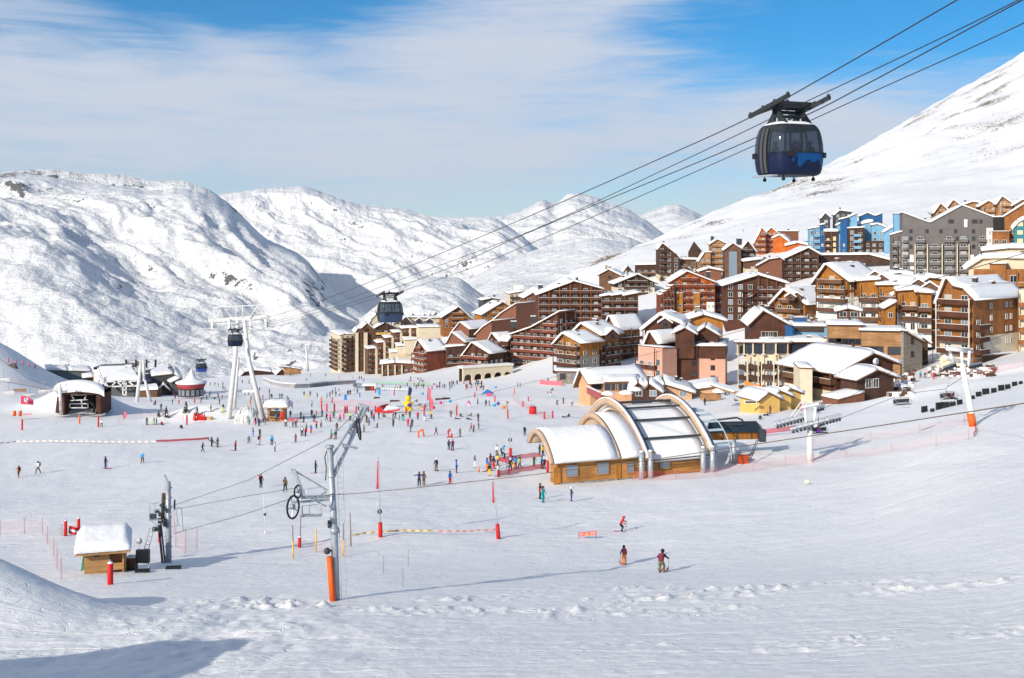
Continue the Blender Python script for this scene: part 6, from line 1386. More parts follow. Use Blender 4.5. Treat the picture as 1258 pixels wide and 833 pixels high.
BONES = [('pel', 'chest', 2), ('chest', 'neck', 2), ('neck', 'head', 1), ('head', 'top', 0), ('chest', 'sl', 2), ('sl', 'el', 2), ('el', 'wl', 2), ('wl', 'hl', 4), ('chest', 'sr', 2), ('sr', 'er', 2), ('er', 'wr', 2), ('wr', 'hr', 4),
         ('pel', 'tl', 3), ('tl', 'kl', 3), ('kl', 'al', 3), ('al', 'fl', 4), ('pel', 'tr', 3), ('tr', 'kr', 3), ('kr', 'ar', 3), ('ar', 'fr', 4)]
RAD = dict(pel=.155, chest=.165, neck=.075, head=.105, top=.085, sl=.085, el=.062, wl=.052, hl=.045, sr=.085, er=.062, wr=.052, hr=.045, tl=.115, kl=.085, al=.07, fl=.06, tr=.115, kr=.085, ar=.07, fr=.06)
BODY = {}
dg_objs = []
for nm, jo in J.items():
    names = list(jo); me = bpy.data.meshes.new('tmp'); me.from_pydata([jo[n] for n in names], [(names.index(a), names.index(b)) for a, b, _ in BONES], [])
    o = bpy.data.objects.new('tmp', me); link(o); sk = o.modifiers.new('s', 'SKIN'); sk.use_smooth_shade = True
    if not me.skin_vertices: 
        bpy.context.view_layer.update()
    if not me.skin_vertices:
        import bmesh as _b
        bm = _b.new(); bm.from_mesh(me); bm.verts.layers.skin.verify(); bm.to_mesh(me); bm.free()
    for i, n_ in enumerate(names):
        v = me.skin_vertices[0].data[i]; r_ = RAD[n_]; v.radius = (r_, r_ * (.72 if n_ in ('pel', 'chest') else 1)); v.use_root = (n_ == 'pel')
    sb_ = o.modifiers.new('d', 'SUBSURF'); sb_.levels = 1
    dg_objs.append((nm, o, jo))
dg = bpy.context.evaluated_depsgraph_get(); dg.update()
for nm, o, jo in dg_objs:
    me = bpy.data.meshes.new_from_object(o.evaluated_get(dg)); me.name = 'person'
    me.materials.clear()
    for k in range(5): me.materials.append(PM['k'])
    segs = [(Vector(jo[a]), Vector(jo[b]), k) for a, b, k in BONES]
    for p in me.polygons:
        c = p.center; best = 9; bk = 2
        for a, b, k in segs:
            ab = b - a; t_ = max(0, min(1, (c - a).dot(ab) / ab.length_squared)); d_ = (c - a - ab * t_).length
            if k == 0: d_ -= .03
            if d_ < best: best = d_; bk = k
        if bk in (0, 1) and (c - Vector(jo['head'])).length < .16:
            f = c - Vector(jo['head']); up = (Vector(jo['top']) - Vector(jo['head'])).normalized()
            bk = 1 if (f.dot(up) < .07 and f.y < -.03) else 0
        p.material_index = bk; p.use_smooth = True
    BODY[nm] = me
for nm, o, jo in dg_objs: bpy.data.objects.remove(o)
SKIM = MB(); SKIM.box((0, 0, .015), (.09, 1.6, .03)); SKIM.beam((0, -.8, .02), (0, -.92, .10), .085, .025); SKIM = SKIM.mesh('ski', [mat('ski_red', (.35, .05, .06))])
POLEM = MB().tube([(0, 0, .9), (0, .12, 0)], .012, 5); POLEM.disc((0, .10, .10), (0, 0, 1), .05, .02, 8); POLEM = POLEM.mesh('ski_pole', [DSTEEL])
BOARDM = MB(); BOARDM.box((0, 0, .02), (1.5, .28, .035)); BOARDM = BOARDM.mesh('snowboard', [PM['g']])
PACKM = MB(); PACKM.box((0, 0, 0), (.30, .20, .46)); PACKM.box((0, .11, -.05), (.22, .07, .26)); PACKM = PACKM.mesh('backpack', [PM['k']])
HELM = MB(); HELM.ball((0, 0, 0), .135, 8, sc_=(1, 1.1, .95)); HELM = HELM.mesh('helmet', [PM['k']])
GOGM = MB(); GOGM.box((0, 0, 0), (.19, .05, .075)); GOGM = GOGM.mesh('goggles', [mat('goggle_lens', (.25, .08, .02), rough=.1, spec=.8)])
COUNT = []
VERB = dict(standing='standing', skiing='skiing', walking='walking', sitting='sitting', lying='lying', gesturing='with arms out', bending='bending')
def person(px, py, ps, jc, tc, yaw=None, ski=None, hel=None, pack=None, s=1.0, label=None, where=None, group=None, at=None):
    rr = random.Random(int(px * 13 + py * 7))
    g = at if at is not None else G(px, py); yaw = rr.uniform(0, 6.28) if yaw is None else yaw
    o = bpy.data.objects.new('person', BODY[ps]); link(o); o.location = g + V3(0, 0, -.02 if at is None else 0); o.rotation_euler = (0, 0, yaw)
    ss = s * rr.uniform(.94, 1.05); o.scale = (ss,) * 3
    hc = hel or rr.choice('kkdhkws'); 
    for i, m_ in enumerate([PM[hc], SKIN, PM[jc], PM[tc], BOOT]): o.material_slots[i].link = 'OBJECT'; o.material_slots[i].material = m_
    o['category'] = 'person'
    D_ = g.y; jo = J[ps]
    if ski is None: ski = ps in ('skiing', 'standing') and D_ < 260 and rr.random() < .7
    if ski and ps not in ('lying', 'sitting'):
        for sx in ('l', 'r'):
            c = bpy.data.objects.new('ski', SKIM); link(c, o); c.location = (jo['a' + sx][0], -.1, .0)
        for sx in ('l', 'r'):
            c = bpy.data.objects.new('ski_pole', POLEM); link(c, o); c.location = (jo['h' + sx][0], jo['h' + sx][1], jo['h' + sx][2] - .9 + .03); 
    if hel or D_ < 200:
        c = bpy.data.objects.new('helmet', HELM); link(c, o); h_ = Vector(jo['head']); t_ = Vector(jo['top']); c.location = h_ + (t_ - h_) * .55 + V3(0, .01, 0); c.material_slots[0].link = 'OBJECT'; c.material_slots[0].material = PM[hc]
    if D_ < 130:
        c = bpy.data.objects.new('goggles', GOGM); link(c, o); h_ = Vector(jo['head']); c.location = h_ + V3(0, -.115, .03)
    if pack:
        c = bpy.data.objects.new('backpack', PACKM); link(c, o); a = Vector(jo['chest']); b_ = Vector(jo['neck']); c.location = a.lerp(b_, .2) + V3(0, .21, -.02); c.material_slots[0].link = 'OBJECT'; c.material_slots[0].material = PM[pack]
        ax = (b_ - a).normalized(); c.rotation_euler = (-math.atan2(-ax.y, ax.z) * -1 if False else math.atan2(-ax.y, ax.z), 0, 0)
    if group: o['group'] = group
    if label: o['label'] = label
    else: COUNT.append((o, jc, tc, ps, px, py, where))
    return o
# foreground skiers
person(813, 703.5, 'skiing', 'k', 'e', yaw=2.75, ski=True, hel='k', pack='m', s=1.13, label='skier seen from behind in black jacket and olive trousers with dark red backpack')
person(766.5, 694, 'standing', 'k', 'o', yaw=3.3, ski=True, hel='k', pack='m', s=.93, label='skier seen from behind in black jacket and mustard trousers, left of the olive trousered one')
person(763.5, 653, 'skiing', 'r', 'k', yaw=1.3, ski=True, hel='r', s=.98, label='skier in red jacket and black trousers gliding alone above the red warning banner')
# far and middle crowd: pixel foot position, pose, jacket, trousers
s_ = 'standing'; k_ = 'skiing'; wk = 'walking'; si = 'sitting'; ly = 'lying'; ge = 'gesturing'; be = 'bending'
PEOPLE = [(22.9,586.5,wk,'o','h','k'),(46.8,581.7,wk,'w','h','k'),(129.5,575.4,s_,'d','u'),(175,569,wk,'c','h'),(249,555.5,wk,'d','k'),(260,548.5,s_,'d','k'),(267.5,549.5,s_,'k','h'),(289.5,553.5,s_,'r','k'),(124.8,525,wk,'w','e'),
 (180.6,522,s_,'d','d'),(189.2,521.6,s_,'l','l'),(192,521.6,s_,'b','n'),(198.6,522.2,si,'r','d'),(222.6,526.3,si,'k','k'),(198,503.5,s_,'d','k'),(212,497,s_,'d','d'),(215,490.5,s_,'d','k'),(219.4,488.5,s_,'k','h'),
 (274,506,s_,'k','l'),(259.3,505.5,s_,'d','d'),(269.5,496.5,s_,'d','h'),(273,491,s_,'r','s'),(268,489,s_,'k','d'),(263.6,490.5,si,'k','k'),(254,491,s_,'n','d'),(257,488,s_,'h','d'),(259,485.5,s_,'d','k'),(251.6,485.5,s_,'k','k'),
 (247,495,wk,'s','d'),(249.5,491,wk,'d','k'),(240.6,486,s_,'d','k'),(234.8,486.5,s_,'g','g'),(229,486,s_,'h','k'),(225,486.5,s_,'o','o'),(222.3,486,s_,'u','k'),(213.7,487,s_,'m','m'),(258.3,474,s_,'d','k'),(264,474,s_,'g','g'),(268,474.5,s_,'r','d'),
 (274,479,s_,'n','k'),(276.4,480,s_,'m','k'),(273.7,474,s_,'h','k'),(291.5,472.5,s_,'k','k'),(297.8,471,s_,'h','k'),(306,471.6,s_,'e','k'),(318.7,479.8,be,'k','k'),(290,485.5,s_,'k','k'),(292.6,484.8,s_,'p','w'),(300.6,485,s_,'b','n'),(305.7,485.5,s_,'d','k'),
 (308.5,492.2,wk,'r','h'),(307.6,499,s_,'o','o'),(319.4,498,s_,'m','h'),(323,491.3,s_,'r','p'),(323.7,499.6,s_,'h','h'),(330.9,483.6,s_,'d','e'),(331.5,490,s_,'h','h'),(333.8,490,s_,'k','k'),(343.8,489.4,s_,'h','s'),(346.4,489.4,s_,'d','k'),(352.7,489.2,s_,'w','s'),
 (354,495.6,s_,'k','d'),(359,501.8,s_,'r','k'),(356.8,513.2,s_,'h','h'),(373.6,486.5,s_,'d','d'),(376.8,489.4,s_,'y','y'),(381,486.5,s_,'h','h'),(389.7,488.4,s_,'s','s'),(383,500,s_,'l','k'),(381.6,463,s_,'h','k'),(376.5,468.7,s_,'s','s'),(341.4,469,s_,'p','h'),
 (356.8,462.5,wk,'k','h'),(360,461,s_,'h','k'),(364,459.6,wk,'h','h'),(395.5,511.6,s_,'d','d'),(383,512.5,s_,'k','k'),(386,518.2,s_,'k','d'),(389,513.5,s_,'r','s'),(369.8,514.3,s_,'e','e'),(373.3,519,s_,'k','k'),
 (306,521.5,s_,'c','k'),(303,518.5,s_,'k','k'),(313.8,522,s_,'k','p'),(318.2,523.4,s_,'u','k'),(326,521.6,wk,'h','s'),(324,519,be,'e','k'),(339.3,517.9,s_,'b','k'),(351,524,s_,'w','k'),(359.5,525,s_,'c','k'),(363.3,525.4,s_,'m','k'),(388.8,526.3,ge,'r','k'),(394.2,525,s_,'w','h'),
 (371,535.4,s_,'k','k','w'),(376.8,531,s_,'g','r'),(375.4,536.4,s_,'r','k'),(382,532.6,s_,'b','r'),(413.8,529.7,s_,'h','e'),(406.8,539.3,s_,'t','e'),(412.3,540,s_,'k','h'),(305.8,544.6,k_,'s','e'),(310.8,536.4,s_,'n','b'),(319.2,536.4,s_,'h','k'),(318,546.5,s_,'m','w'),
 (334,546.5,s_,'c','k'),(337.6,555,s_,'w','u'),(363.4,543.6,s_,'h','m'),(387.6,581.5,s_,'n','k'),(320.5,599,s_,'k','k','r'),(350.3,604,wk,'h','k'),(400,462.6,s_,'h','h'),(427,485,s_,'e','k'),(428.4,485.4,s_,'r','m'),(430.4,484.8,s_,'k','k'),(435,483.8,s_,'h','w'),(439,483.8,s_,'d','h'),
 (401.6,489.4,s_,'c','k'),(405.4,487.4,s_,'m','k'),(408.3,484.8,s_,'b','k'),(412.6,486.8,s_,'k','e'),(417,487,s_,'w','h'),(411.8,481,s_,'k','k'),(416.3,482.6,s_,'k','d'),(441.4,466.4,s_,'r','k'),(444,466.4,s_,'k','h'),(447,469,s_,'b','b'),(433.3,466.4,s_,'s','k'),
 (470,477.4,s_,'h','g'),(461.6,482.8,s_,'k','m'),(491.8,479.5,s_,'h','h'),(488.5,479.2,s_,'y','d'),(485.6,479.4,s_,'b','b'),(401.3,516.9,wk,'m','k'),(406,517.9,s_,'p','m'),(410,513.6,s_,'g','k'),(417.7,518.2,wk,'p','k'),(422.2,515.5,s_,'r','r'),(424.6,507.8,s_,'k','k'),(430,516.5,s_,'l','k'),
 (440.5,506.8,s_,'k','e'),(430,532,s_,'c','c'),(433,531,s_,'p','w'),(447,531,s_,'e','k'),(449.6,517.2,s_,'e','y'),(450.5,519.2,s_,'n','k'),(453.2,522.7,s_,'b','k'),(456.5,513.6,s_,'n','k'),(459.4,516.5,s_,'p','k'),(465.2,514.5,s_,'k','d'),(471.4,512.8,si,'e','g'),(463.5,525.6,s_,'w','h'),
 (483,524.2,s_,'e','k'),(483,514.5,s_,'p','k'),(485.8,514.5,wk,'k','k'),(490.4,516.9,s_,'s','h'),(495,516.9,s_,'k','t'),(503.6,513.6,s_,'d','k'),(513.3,515.5,s_,'r','d'),(506.3,524.2,s_,'n','k'),(501.3,523.6,s_,'r','r'),(504.4,530.6,s_,'u','n'),(521.5,517.4,s_,'s','w'),(530,514,s_,'y','d'),
 (517,504.2,s_,'h','y'),(515,503.2,s_,'u','y'),(522.6,503.2,s_,'s','e'),(554,512.6,s_,'e','h'),(561.2,515,ly,'m','k'),(566,512.2,si,'k','s'),(575.6,515.3,ly,'k','k'),(578.8,511.6,si,'g','e'),(587.4,517.2,s_,'h','h'),(587.8,527.5,s_,'m','h'),(579,530,wk,'p','e'),(582,531.2,s_,'d','k'),
 (535.6,534.7,wk,'k','m'),(565.4,536.7,s_,'e','e'),(551,534.8,be,'r','r'),(554.8,537.8,si,'r','r'),(576,500.3,s_,'p','w'),(597,498.7,s_,'n','n'),(601,498.7,s_,'k','n'),(587,496.7,s_,'s','k'),(492,479.5,s_,'d','h'),(511.3,478,s_,'h','k'),(508.7,475.2,s_,'r','s'),(514,475.6,s_,'k','k'),
 (520.2,477.1,s_,'h','k'),(530.8,479,s_,'o','b'),(540,478,s_,'e','s'),(552.9,479.5,s_,'g','h'),(594,479.5,s_,'h','e'),(512,493.9,si,'s','k'),(636,475.6,s_,'s','n'),(638.9,475.4,s_,'o','k'),(684.2,497.7,k_,'e','k'),(692.2,496.2,s_,'h','h'),(702.5,499.6,be,'h','c'),(690.2,513.2,si,'w','k'),
 (698.9,512.3,si,'k','e'),(673,487.2,s_,'h','w'),(676.5,487.2,s_,'p','w'),(679,479.5,si,'g','k'),(673.4,470.4,s_,'k','k'),(705.3,475.6,s_,'m','h'),(644.6,535.4,wk,'k','k'),(666.8,534.8,s_,'b','k'),(551.4,552.8,s_,'n','k'),(556,553.2,s_,'m','k'),(536,578.6,s_,'k','h'),(560.6,581,s_,'b','k'),
 (552.8,594.8,s_,'b','r'),(583.4,575,ge,'u','w'),(610.6,560,s_,'w','e'),(616.4,558,be,'c','k'),(619.4,564.2,be,'k','k'),(598.4,578.6,s_,'b','o'),(601.4,584.6,s_,'k','y'),(606.4,576.2,s_,'k','r'),(602.6,571,s_,'m','m'),(612.2,585.8,s_,'w','r'),(611.6,572,s_,'y','k'),(624.8,583.2,be,'s','p'),
 (627,578.6,s_,'k','k'),(629.4,575,s_,'u','y'),(633.4,576.2,s_,'c','r'),(638.8,576.2,wk,'l','k'),(656,573.2,s_,'e','g'),(663.2,559,s_,'k','k'),(666.8,560,s_,'y','k'),(665.6,575,s_,'c','k'),(668.6,576.4,s_,'k','k'),(663.4,612.8,s_,'k','d'),(666.9,617.2,s_,'t','t','r'),(701.8,615.9,s_,'d','u'),
 (515,597.5,ge,'n','k'),(520.6,596.2,s_,'h','h'),(744,587,s_,'k','k'),(985,504.5,k_,'r','r'),(954.8,497.4,s_,'b','k'),(1122.6,464.7,s_,'e','k'),(1131,464.4,s_,'c','k'),(1136.5,465.2,wk,'k','k'),(1141,464.4,s_,'d','w'),(1147,466,ge,'r','r'),(1010,504,s_,'k','k'),(1007,505,s_,'d','k'),
 (913,284.5,s_,'m','k'),(929,279,s_,'k','k'),(943,511,si,'e','k'),(946,508.5,s_,'h','d'),(934,515,si,'k','g')]
for p in PEOPLE: person(p[0], p[1], p[2], p[3], p[4], pack=p[5] if len(p) > 5 else None)
# terrace crowd in front of the arcade and along the left foot of the village
rr = random.Random(5)
for i in range(46):
    x = 532 + 62 * rr.random() ** .9 if i < 34 else 496 + 30 * rr.random(); y = 471.5 + 6 * rr.random() if i < 34 else 466 + 9 * rr.random()
    person(x, y, rr.choice([s_, s_, si, wk]), rr.choice('kkkdmrbnhcgps'), rr.choice('kkkdhn'), ski=False, where='T' if i < 34 else 'E', s=1.0)
for i in range(9):
    x = 720 + 26 * rr.random(); person(x, 488.5 + (x - 720) * .12 + 3 * rr.random(), rr.choice([s_, si]), rr.choice('kdhmn'), rr.choice('kkh'), ski=False, where='D')
# riders on two chairs and passengers in the near cabin
for i, (c, col) in enumerate([((1006, 531.5, 151.6), 'o'), ((1003.5, 531.5, 151.5), 'u')]):
    person(c[0], c[1], si, col, 'u', yaw=.3, label='person in %s jacket sitting on the chair at the thick pylon' % PC[col][0], at=P(*c))
for i, c in enumerate([(1163, 489), (1169, 491)]): person(c[0], c[1], si, 'hm'[i], 'k', yaw=.5, label='person in %s jacket sitting on the chair beside the tall leaning pylon' % ('brown', 'maroon')[i], at=P(c[0], c[1], 144.6))
MX = Matrix.Translation(c1) @ Matrix.Rotation(YAW, 4, 'Z')
for i, (x, y, c) in enumerate([(-.1, -.7, 'm'), (.35, -.5, 'd'), (.8, -.65, 'h'), (.5, .2, 's'), (-.6, .3, 'n')]):
    person(0, 0, s_, c, 'k', yaw=i * 1.3, ski=False, label='passenger in %s jacket standing inside the nearest gondola cabin' % PC[c][0], at=MX @ V3(x, y, .09), s=.93)
# labels that single each person out: look first, then the nearest landmark, then the order from the left
MARK = [(338, 510, 'the wooden kiosk'), (301, 505, 'the A-frame tower'), (477, 503, 'the red tent'), (501, 497, 'the yellow inflatable'), (598, 482, 'the blue tent'), (625, 565, 'the red-netted lift entrance'), (770, 570, 'the arched station'),
        (235, 478, 'the round bar'), (204, 507, 'the small fir trees'), (100, 495, 'the sunken station'), (405, 610, 'the foreground mast'), (466, 610, 'the left flagpole'), (611, 620, 'the right flagpole'), (654, 505, 'the red padded machine'), (420, 500, 'the red foam posts'),
        (430, 455, 'the cream tower'), (705, 470, 'the stone arcade chalet'), (1030, 470, 'the brown chalet'), (940, 495, 'the yellow huts'), (1195, 430, 'the orange brown block'), (529, 535, 'the orange gate'), (440, 520, 'the tip of the high mast arm'), (330, 570, 'the thin drag rope'), (180, 600, 'the ribbed mast'),
        (454, 475, 'the snowy stall'), (528, 490, 'the red feather flags'), (345, 475, 'the curved snow fence'), (246, 512, 'the orange tube'), (630, 480, 'the orange foam post'), (60, 545, 'the long rope fence'), (220, 545, 'the red ribbon fence'), (920, 270, 'the upper hillside'), (563, 505, 'the tall red pennant')]
def where_of(px, py, w_):
    if w_ == 'T': return 'on the terrace before the arcade'
    if w_ == 'E': return 'below the low finned block'
    if w_ == 'D': return 'at the restaurant deck'
    b = min(MARK, key=lambda m_: ((m_[0] - px) ** 2 + (1.6 * (m_[1] - py)) ** 2)); dx, dy = px - b[0], py - b[1]
    if abs(dx) > 1.2 * abs(dy): r_ = 'right of' if dx > 0 else 'left of'
    else: r_ = 'in front of' if dy > 0 else 'behind'
    return r_ + ' ' + b[2]
lab = {}
for rec in COUNT:
    o, jc, tc, ps, px, py, w_ = rec
    base = ('%s %s' % (PC[jc][0], 'outfit') if jc == tc else '%s jacket, %s trousers' % (PC[jc][0], PC[tc][0])) + ' ' + VERB[ps] + ' ' + where_of(px, py, w_)
    lab.setdefault(base, []).append(rec)
ORD = ['leftmost', 'second leftmost', 'third leftmost', 'fourth leftmost', 'fifth leftmost', 'sixth leftmost', 'seventh leftmost']
for base, L_ in lab.items():
    L_.sort(key=lambda r: r[4])
    for i, r in enumerate(L_):
        r[0]['label'] = ('person in ' if len(L_) == 1 else ORD[min(i, 6)] + ' person in ') + base
        lb = r[0]['label']
        if len(lb.split()) > 16: lb = lb.replace(' person in', '').replace('the red-netted lift entrance', 'the lift entrance').replace('the tip of the high mast arm', 'the high mast arm'); r[0]['label'] = lb
        if len(lb.split()) > 16: lb = lb.replace(', ', ' over ').replace(' trousers', ''); r[0]['label'] = ' '.join(w for w in lb.split() if w != 'small')
        r[0]['group'] = 'skiers and walkers on the snow front'
# ------------------------------------------------------------------ posts, nets, flags, trees, tents
def where2(px, py): return where_of(px, py, None)
# foam padded posts (px, y top, y foot, kind)
PADS = [(395,493,503.5,'r'),(401.5,496,505.5,'r'),(410.8,496,506,'r'),(408,488,495,'r'),(423.5,499,507.5,'r'),(426.5,498,507.5,'r'),(437.5,499,508,'r'),(452.5,499,506,'m'),(461,498.5,507,'r'),(477,497.5,507,'r'),(394.7,487.5,494,'o'),
 (498.7,500,509.5,'r'),(521,498,510,'r'),(561,499,510.5,'r'),(583.3,482,491,'r')[:0] or (572.6,474,478.8,'r'),(585.6,474.5,480,'r'),(583.3,482,488,'r'),(608,487,493.5,'r'),(632,477,483.7,'o'),(642.5,493,500,'r'),(649,487,493,'r'),(668.7,506,515,'r'),(679,505,514,'r'),(623.8,504,514.3,'r'),
 (229.6,510,522,'r'),(27.2,515,528.5,'r'),(120.9,511,524.5,'r'),(97.7,510,520.5,'o'),(416.5,462,466,'o'),(484.3,478,485.6,'r'),(442,482,488,'b'),(465,478,485,'b'),(219.8,491.5,496,'r'),(239,490,495.3,'r'),(191,491,495.3,'r'),(135.5,692,718,'r'),(80.5,640,658.5,'r'),(96.5,637,651,'r'),(368,660,672.5,'r')]
cn = {'r': ('red', RED), 'o': ('orange', ORANGE), 'm': ('maroon', PM['m']), 'b': ('blue', BLUE)}
lab2 = {}
for x, yt, yf, k in PADS:
    g = G(x, yf); h_ = (yf - yt) / F * g.y; r_ = .17 if g.y > 150 else .15
    if x in (135.5,): r_ = .19
    t = Asm('foam_post', '', 'padded post', g, 'foam padded marker posts')
    m = MB(); m.tube([g - V3(0, 0, .2), g + V3(0, 0, h_ * .5), g + V3(0, 0, h_)], [r_, r_, r_ * .93], 10); t.part('foam_pad', [cn[k][1]], m)
    m = MB(); m.tube([g + V3(0, 0, h_), g + V3(0, 0, h_ + .25)], .03, 6); t.part('pole', [STEEL], m)
    if g.y < 120: m = MB(); m.ball(g + V3(0, 0, h_ + .02), r_ * .98, 6, sc_=(1, 1, .5)); t.part('snow_cap', [SNOW], m)
    lab2.setdefault('%s foam post %s' % (cn[k][0], where2(x, yf)), []).append((x, t.root))
for b, L_ in lab2.items():
    L_.sort(key=lambda r: r[0])
    for i, (x, o) in enumerate(L_): o['label'] = (ORD[min(i, 6)] + ' ' if len(L_) > 1 else '') + b + (' on the snow' if len(b.split()) < 5 else '')
# big padded machine
g = G(654.5, 508.5); t = Asm('padded_machine', 'wide red padded machine among the red net posts', 'padded machine', g); t.part('pad', [RED], MB().tube([g, g + V3(0, 0, 1.6)], [.85, .8], 12)); m = MB(); m.beam(g + V3(-.3, 0, 1.6), g + V3(-.4, 0, 2.3), .12); m.beam(g + V3(.3, 0, 1.6), g + V3(.2, 0, 2.1), .12); t.part('lever', [DSTEEL], m)
# nets
def net(pts, h_, mt, label, name='safety_net', posts=True, up=None, seg=5):
    W = [G(*p) for p in pts]; q_ = []
    for a, b in zip(W, W[1:]):
        for i in range(seg): c = a.lerp(b, i / seg); c.z = gz1(c.x, c.y, True); q_.append(c)
    q_.append(W[-1]); t = Asm(name, label, 'net' if 'net' in name else 'fence', W[0]); m = MB(); vs = []
    for i, c in enumerate(q_):
        hh = h_ * (1 - .12 * math.sin(i * 1.9) ** 2); vs += [c + V3(0, 0, .05), c + V3(0, .02, hh)]
    m.add(vs, [(2 * i, 2 * i + 2, 2 * i + 3, 2 * i + 1) for i in range(len(q_) - 1)]); t.part('mesh', [mt], m)
    if posts:
        for c in q_[::seg]: t.part('pole', [mat('net_pole', (.45, .2, .2))], MB().tube([c - V3(0, 0, .2), c + V3(0, 0, h_ + .2)], .025, 5))
    return t
net([(0, 657), (30, 656), (52, 655), (58, 668), (66, 683), (70, 698), (75, 712)], 1.3, NET_P, 'pale pink net curving down left of the wooden hut')
net([(214, 655), (216, 672), (228, 680), (242, 676)], 1.9, NET_P, 'pale pink net hanging beside the ribbed mast')
net([(360, 684), (388, 678), (421, 684), (432, 671)], 1.2, NET_P, 'faint net between the yellow poles behind the foreground mast')
net([(393, 500), (410, 499), (430, 499), (455, 500), (480, 500)], 1.6, NET_R, 'faint red net joining the foam posts behind the mast tip')
net([(395, 506), (412, 507), (438, 508)], 1.5, NET_R, 'faint red net low in front of the foam posts')
net([(500, 505), (522, 505), (545, 503), (562, 502)], 1.4, NET_P, 'faint pink net right of the yellow inflatable')
net([(630, 490), (643, 500), (655, 509), (669, 515), (679, 514)], 1.5, NET_R, 'red net running diagonally between the red posts')
net([(613, 567.5), (640, 564), (664, 561.5)], .75, NET_R2, 'upper dense red net at the lift entrance')
net([(612, 585.5), (640, 580), (668, 576)], .8, NET_R2, 'lower dense red net at the lift entrance')
net([(778, 590.5), (830, 590), (880, 586), (925, 579), (965, 573), (1000, 569)], 1.3, NET_R, 'red net along the foot of the arched station')
net([(1000, 569), (1040, 562), (1095, 556), (1150, 548), (1190, 541)], 1.1, NET_P, 'pale net crossing the right slope below the pylon shadow')
net([(1000, 549), (1070, 541), (1130, 533), (1185, 522)], 1.2, NET_P, 'faint pink net behind the right slope ridge')
net([(1197, 523), (1199, 531), (1196, 537)], .5, NET_R2, 'small red net hanging below the orange base pad')
net([(1205, 463), (1225, 458), (1258, 451)], 1.6, NET_R, 'red net under the orange block at the right edge')
net([(1120, 462), (1160, 460), (1200, 462)], 1.3, NET_P, 'faint net in front of the garage of the orange brown block')
net([(0, 470), (25, 473), (50, 478), (75, 484)], 1.4, NET_P, 'pale net across the shaded hollow on the left')
net([(145, 521), (175, 515), (200, 511), (225, 517)], 1.3, NET_P, 'faint net around the small fir trees')
def strip(pts, h_, z0, mts, label, name, step=.8):
    """banded ribbon"""
    W = [G(*p) for p in pts]; t = Asm(name, label, 'ribbon fence', W[0]); m = MB(); k = 0
    for a, b in zip(W, W[1:]):
        n_ = max(1, int((b - a).length / step))
        for i in range(n_):
            c, d_ = a.lerp(b, i / n_), a.lerp(b, (i + 1) / n_); sg = z0 - .06 * math.sin(math.pi * (i + .5) / n_)
            m.add([c + V3(0, 0, sg), d_ + V3(0, 0, sg), d_ + V3(0, 0, sg + h_), c + V3(0, 0, sg + h_)], [(0, 1, 2, 3)], k % len(mts)); k += 1
    t.part('ribbon', mts, m); return t
strip([(433, 662), (450, 659), (466, 657.5), (495, 656), (530, 656.5)], .17, .28, [mat('pale_yellow_band', (.75, .62, .38)), mat('ochre_band', (.45, .32, .14))], 'yellow and brown banded ribbon left part, tied to the left flagpole', 'ribbon_fence', .35)
strip([(533, 657), (560, 657), (590, 656), (610, 655)], .16, .28, [mat('pale_pink_band', (.78, .55, .52)), mat('salmon_band', (.62, .30, .26))], 'pinkish banded ribbon tied to the right flagpole', 'ribbon_fence', .35)
strip([(0, 547.5), (20, 545.5), (60, 544.5), (120, 545.5), (190, 545.5)], .22, .35, [mat('tan_band', (.5, .40, .33)), WHITE], 'long tan rope fence crossing the left piste', 'ribbon_fence', .55)
strip([(192, 545), (225, 543.5), (257, 541.5)], .38, .3, [mat('dull_red_band', (.55, .12, .13))], 'dull red ribbon at the right end of the long rope fence', 'ribbon_fence')
strip([(255, 541.5), (262, 546)], .2, .3, [DFRAME], 'short dark ribbon joining the red ribbon to the standing pair', 'ribbon_fence')
strip([(612, 566.5), (625, 571)], .5, .2, [NET_R2], 'short red band closing the lift entrance', 'ribbon_fence')
strip([(910, 541), (935, 537.5), (955, 535), (978, 532)], .8, .5, [NET_R2], 'bright red net strip behind the terminal ladder', 'ribbon_fence')
strip([(663, 472), (672, 473), (690, 474)], 1.5, .0, [PINKR], 'flat red mat strip lying before the stone arcade', 'ribbon_fence', 2)
strip([(452, 478), (470, 480), (500, 481)], .5, .5, [mat('green_band', (.25, .42, .30)), WHITE], 'green and white fence below the low finned block', 'ribbon_fence', 1.0)
strip([(455, 472), (480, 473), (528, 474)], .7, .4, [mat('green_band', (.25, .42, .30))], 'long pale green fence below the low finned block', 'ribbon_fence', 1.0)
# flagpoles
def flagpole(px, yf, xt, yt, label, ypad):
    g = G(px, yf); D = g.y; top = P(xt, yt, D); t = Asm('flagpole', label, 'flagpole', g)
    t.part('pole', [STEEL], MB().tube([g - V3(0, 0, .2), top], [.055, .035], 8)); f = (yf - ypad) / (yf - yt)
    c = g.lerp(top, f); t.part('foam_pad', [RED], MB().tube([g - V3(0, 0, .1), c], [.19, .18], 12))
    a = g.lerp(top, .95); b = g.lerp(top, .60); m = MB(); vs = []
    for i in range(9):
        q_ = a.lerp(b, i / 8); w_ = .08 + .16 * (i / 8); off = .03 * math.sin(i * 1.6)
        vs += [q_ + V3(-.03, off, 0), q_ + V3(-.03 - w_, off + .06, -.05), q_ + V3(-.03 - w_ * .4, off + .12, -.03)]
    m.add(vs, [(i * 3 + j, i * 3 + j + 1, i * 3 + j + 4, i * 3 + j + 3) for i in range(8) for j in range(2)]); t.part('furled_flag', [mat('dark_red_flag', (.42, .03, .05))], m)
    return t, g, D, top
t, g, D, top = flagpole(467.5, 660, 465, 561, 'tall flagpole with furled red flag, round sign and red foam foot', 642)
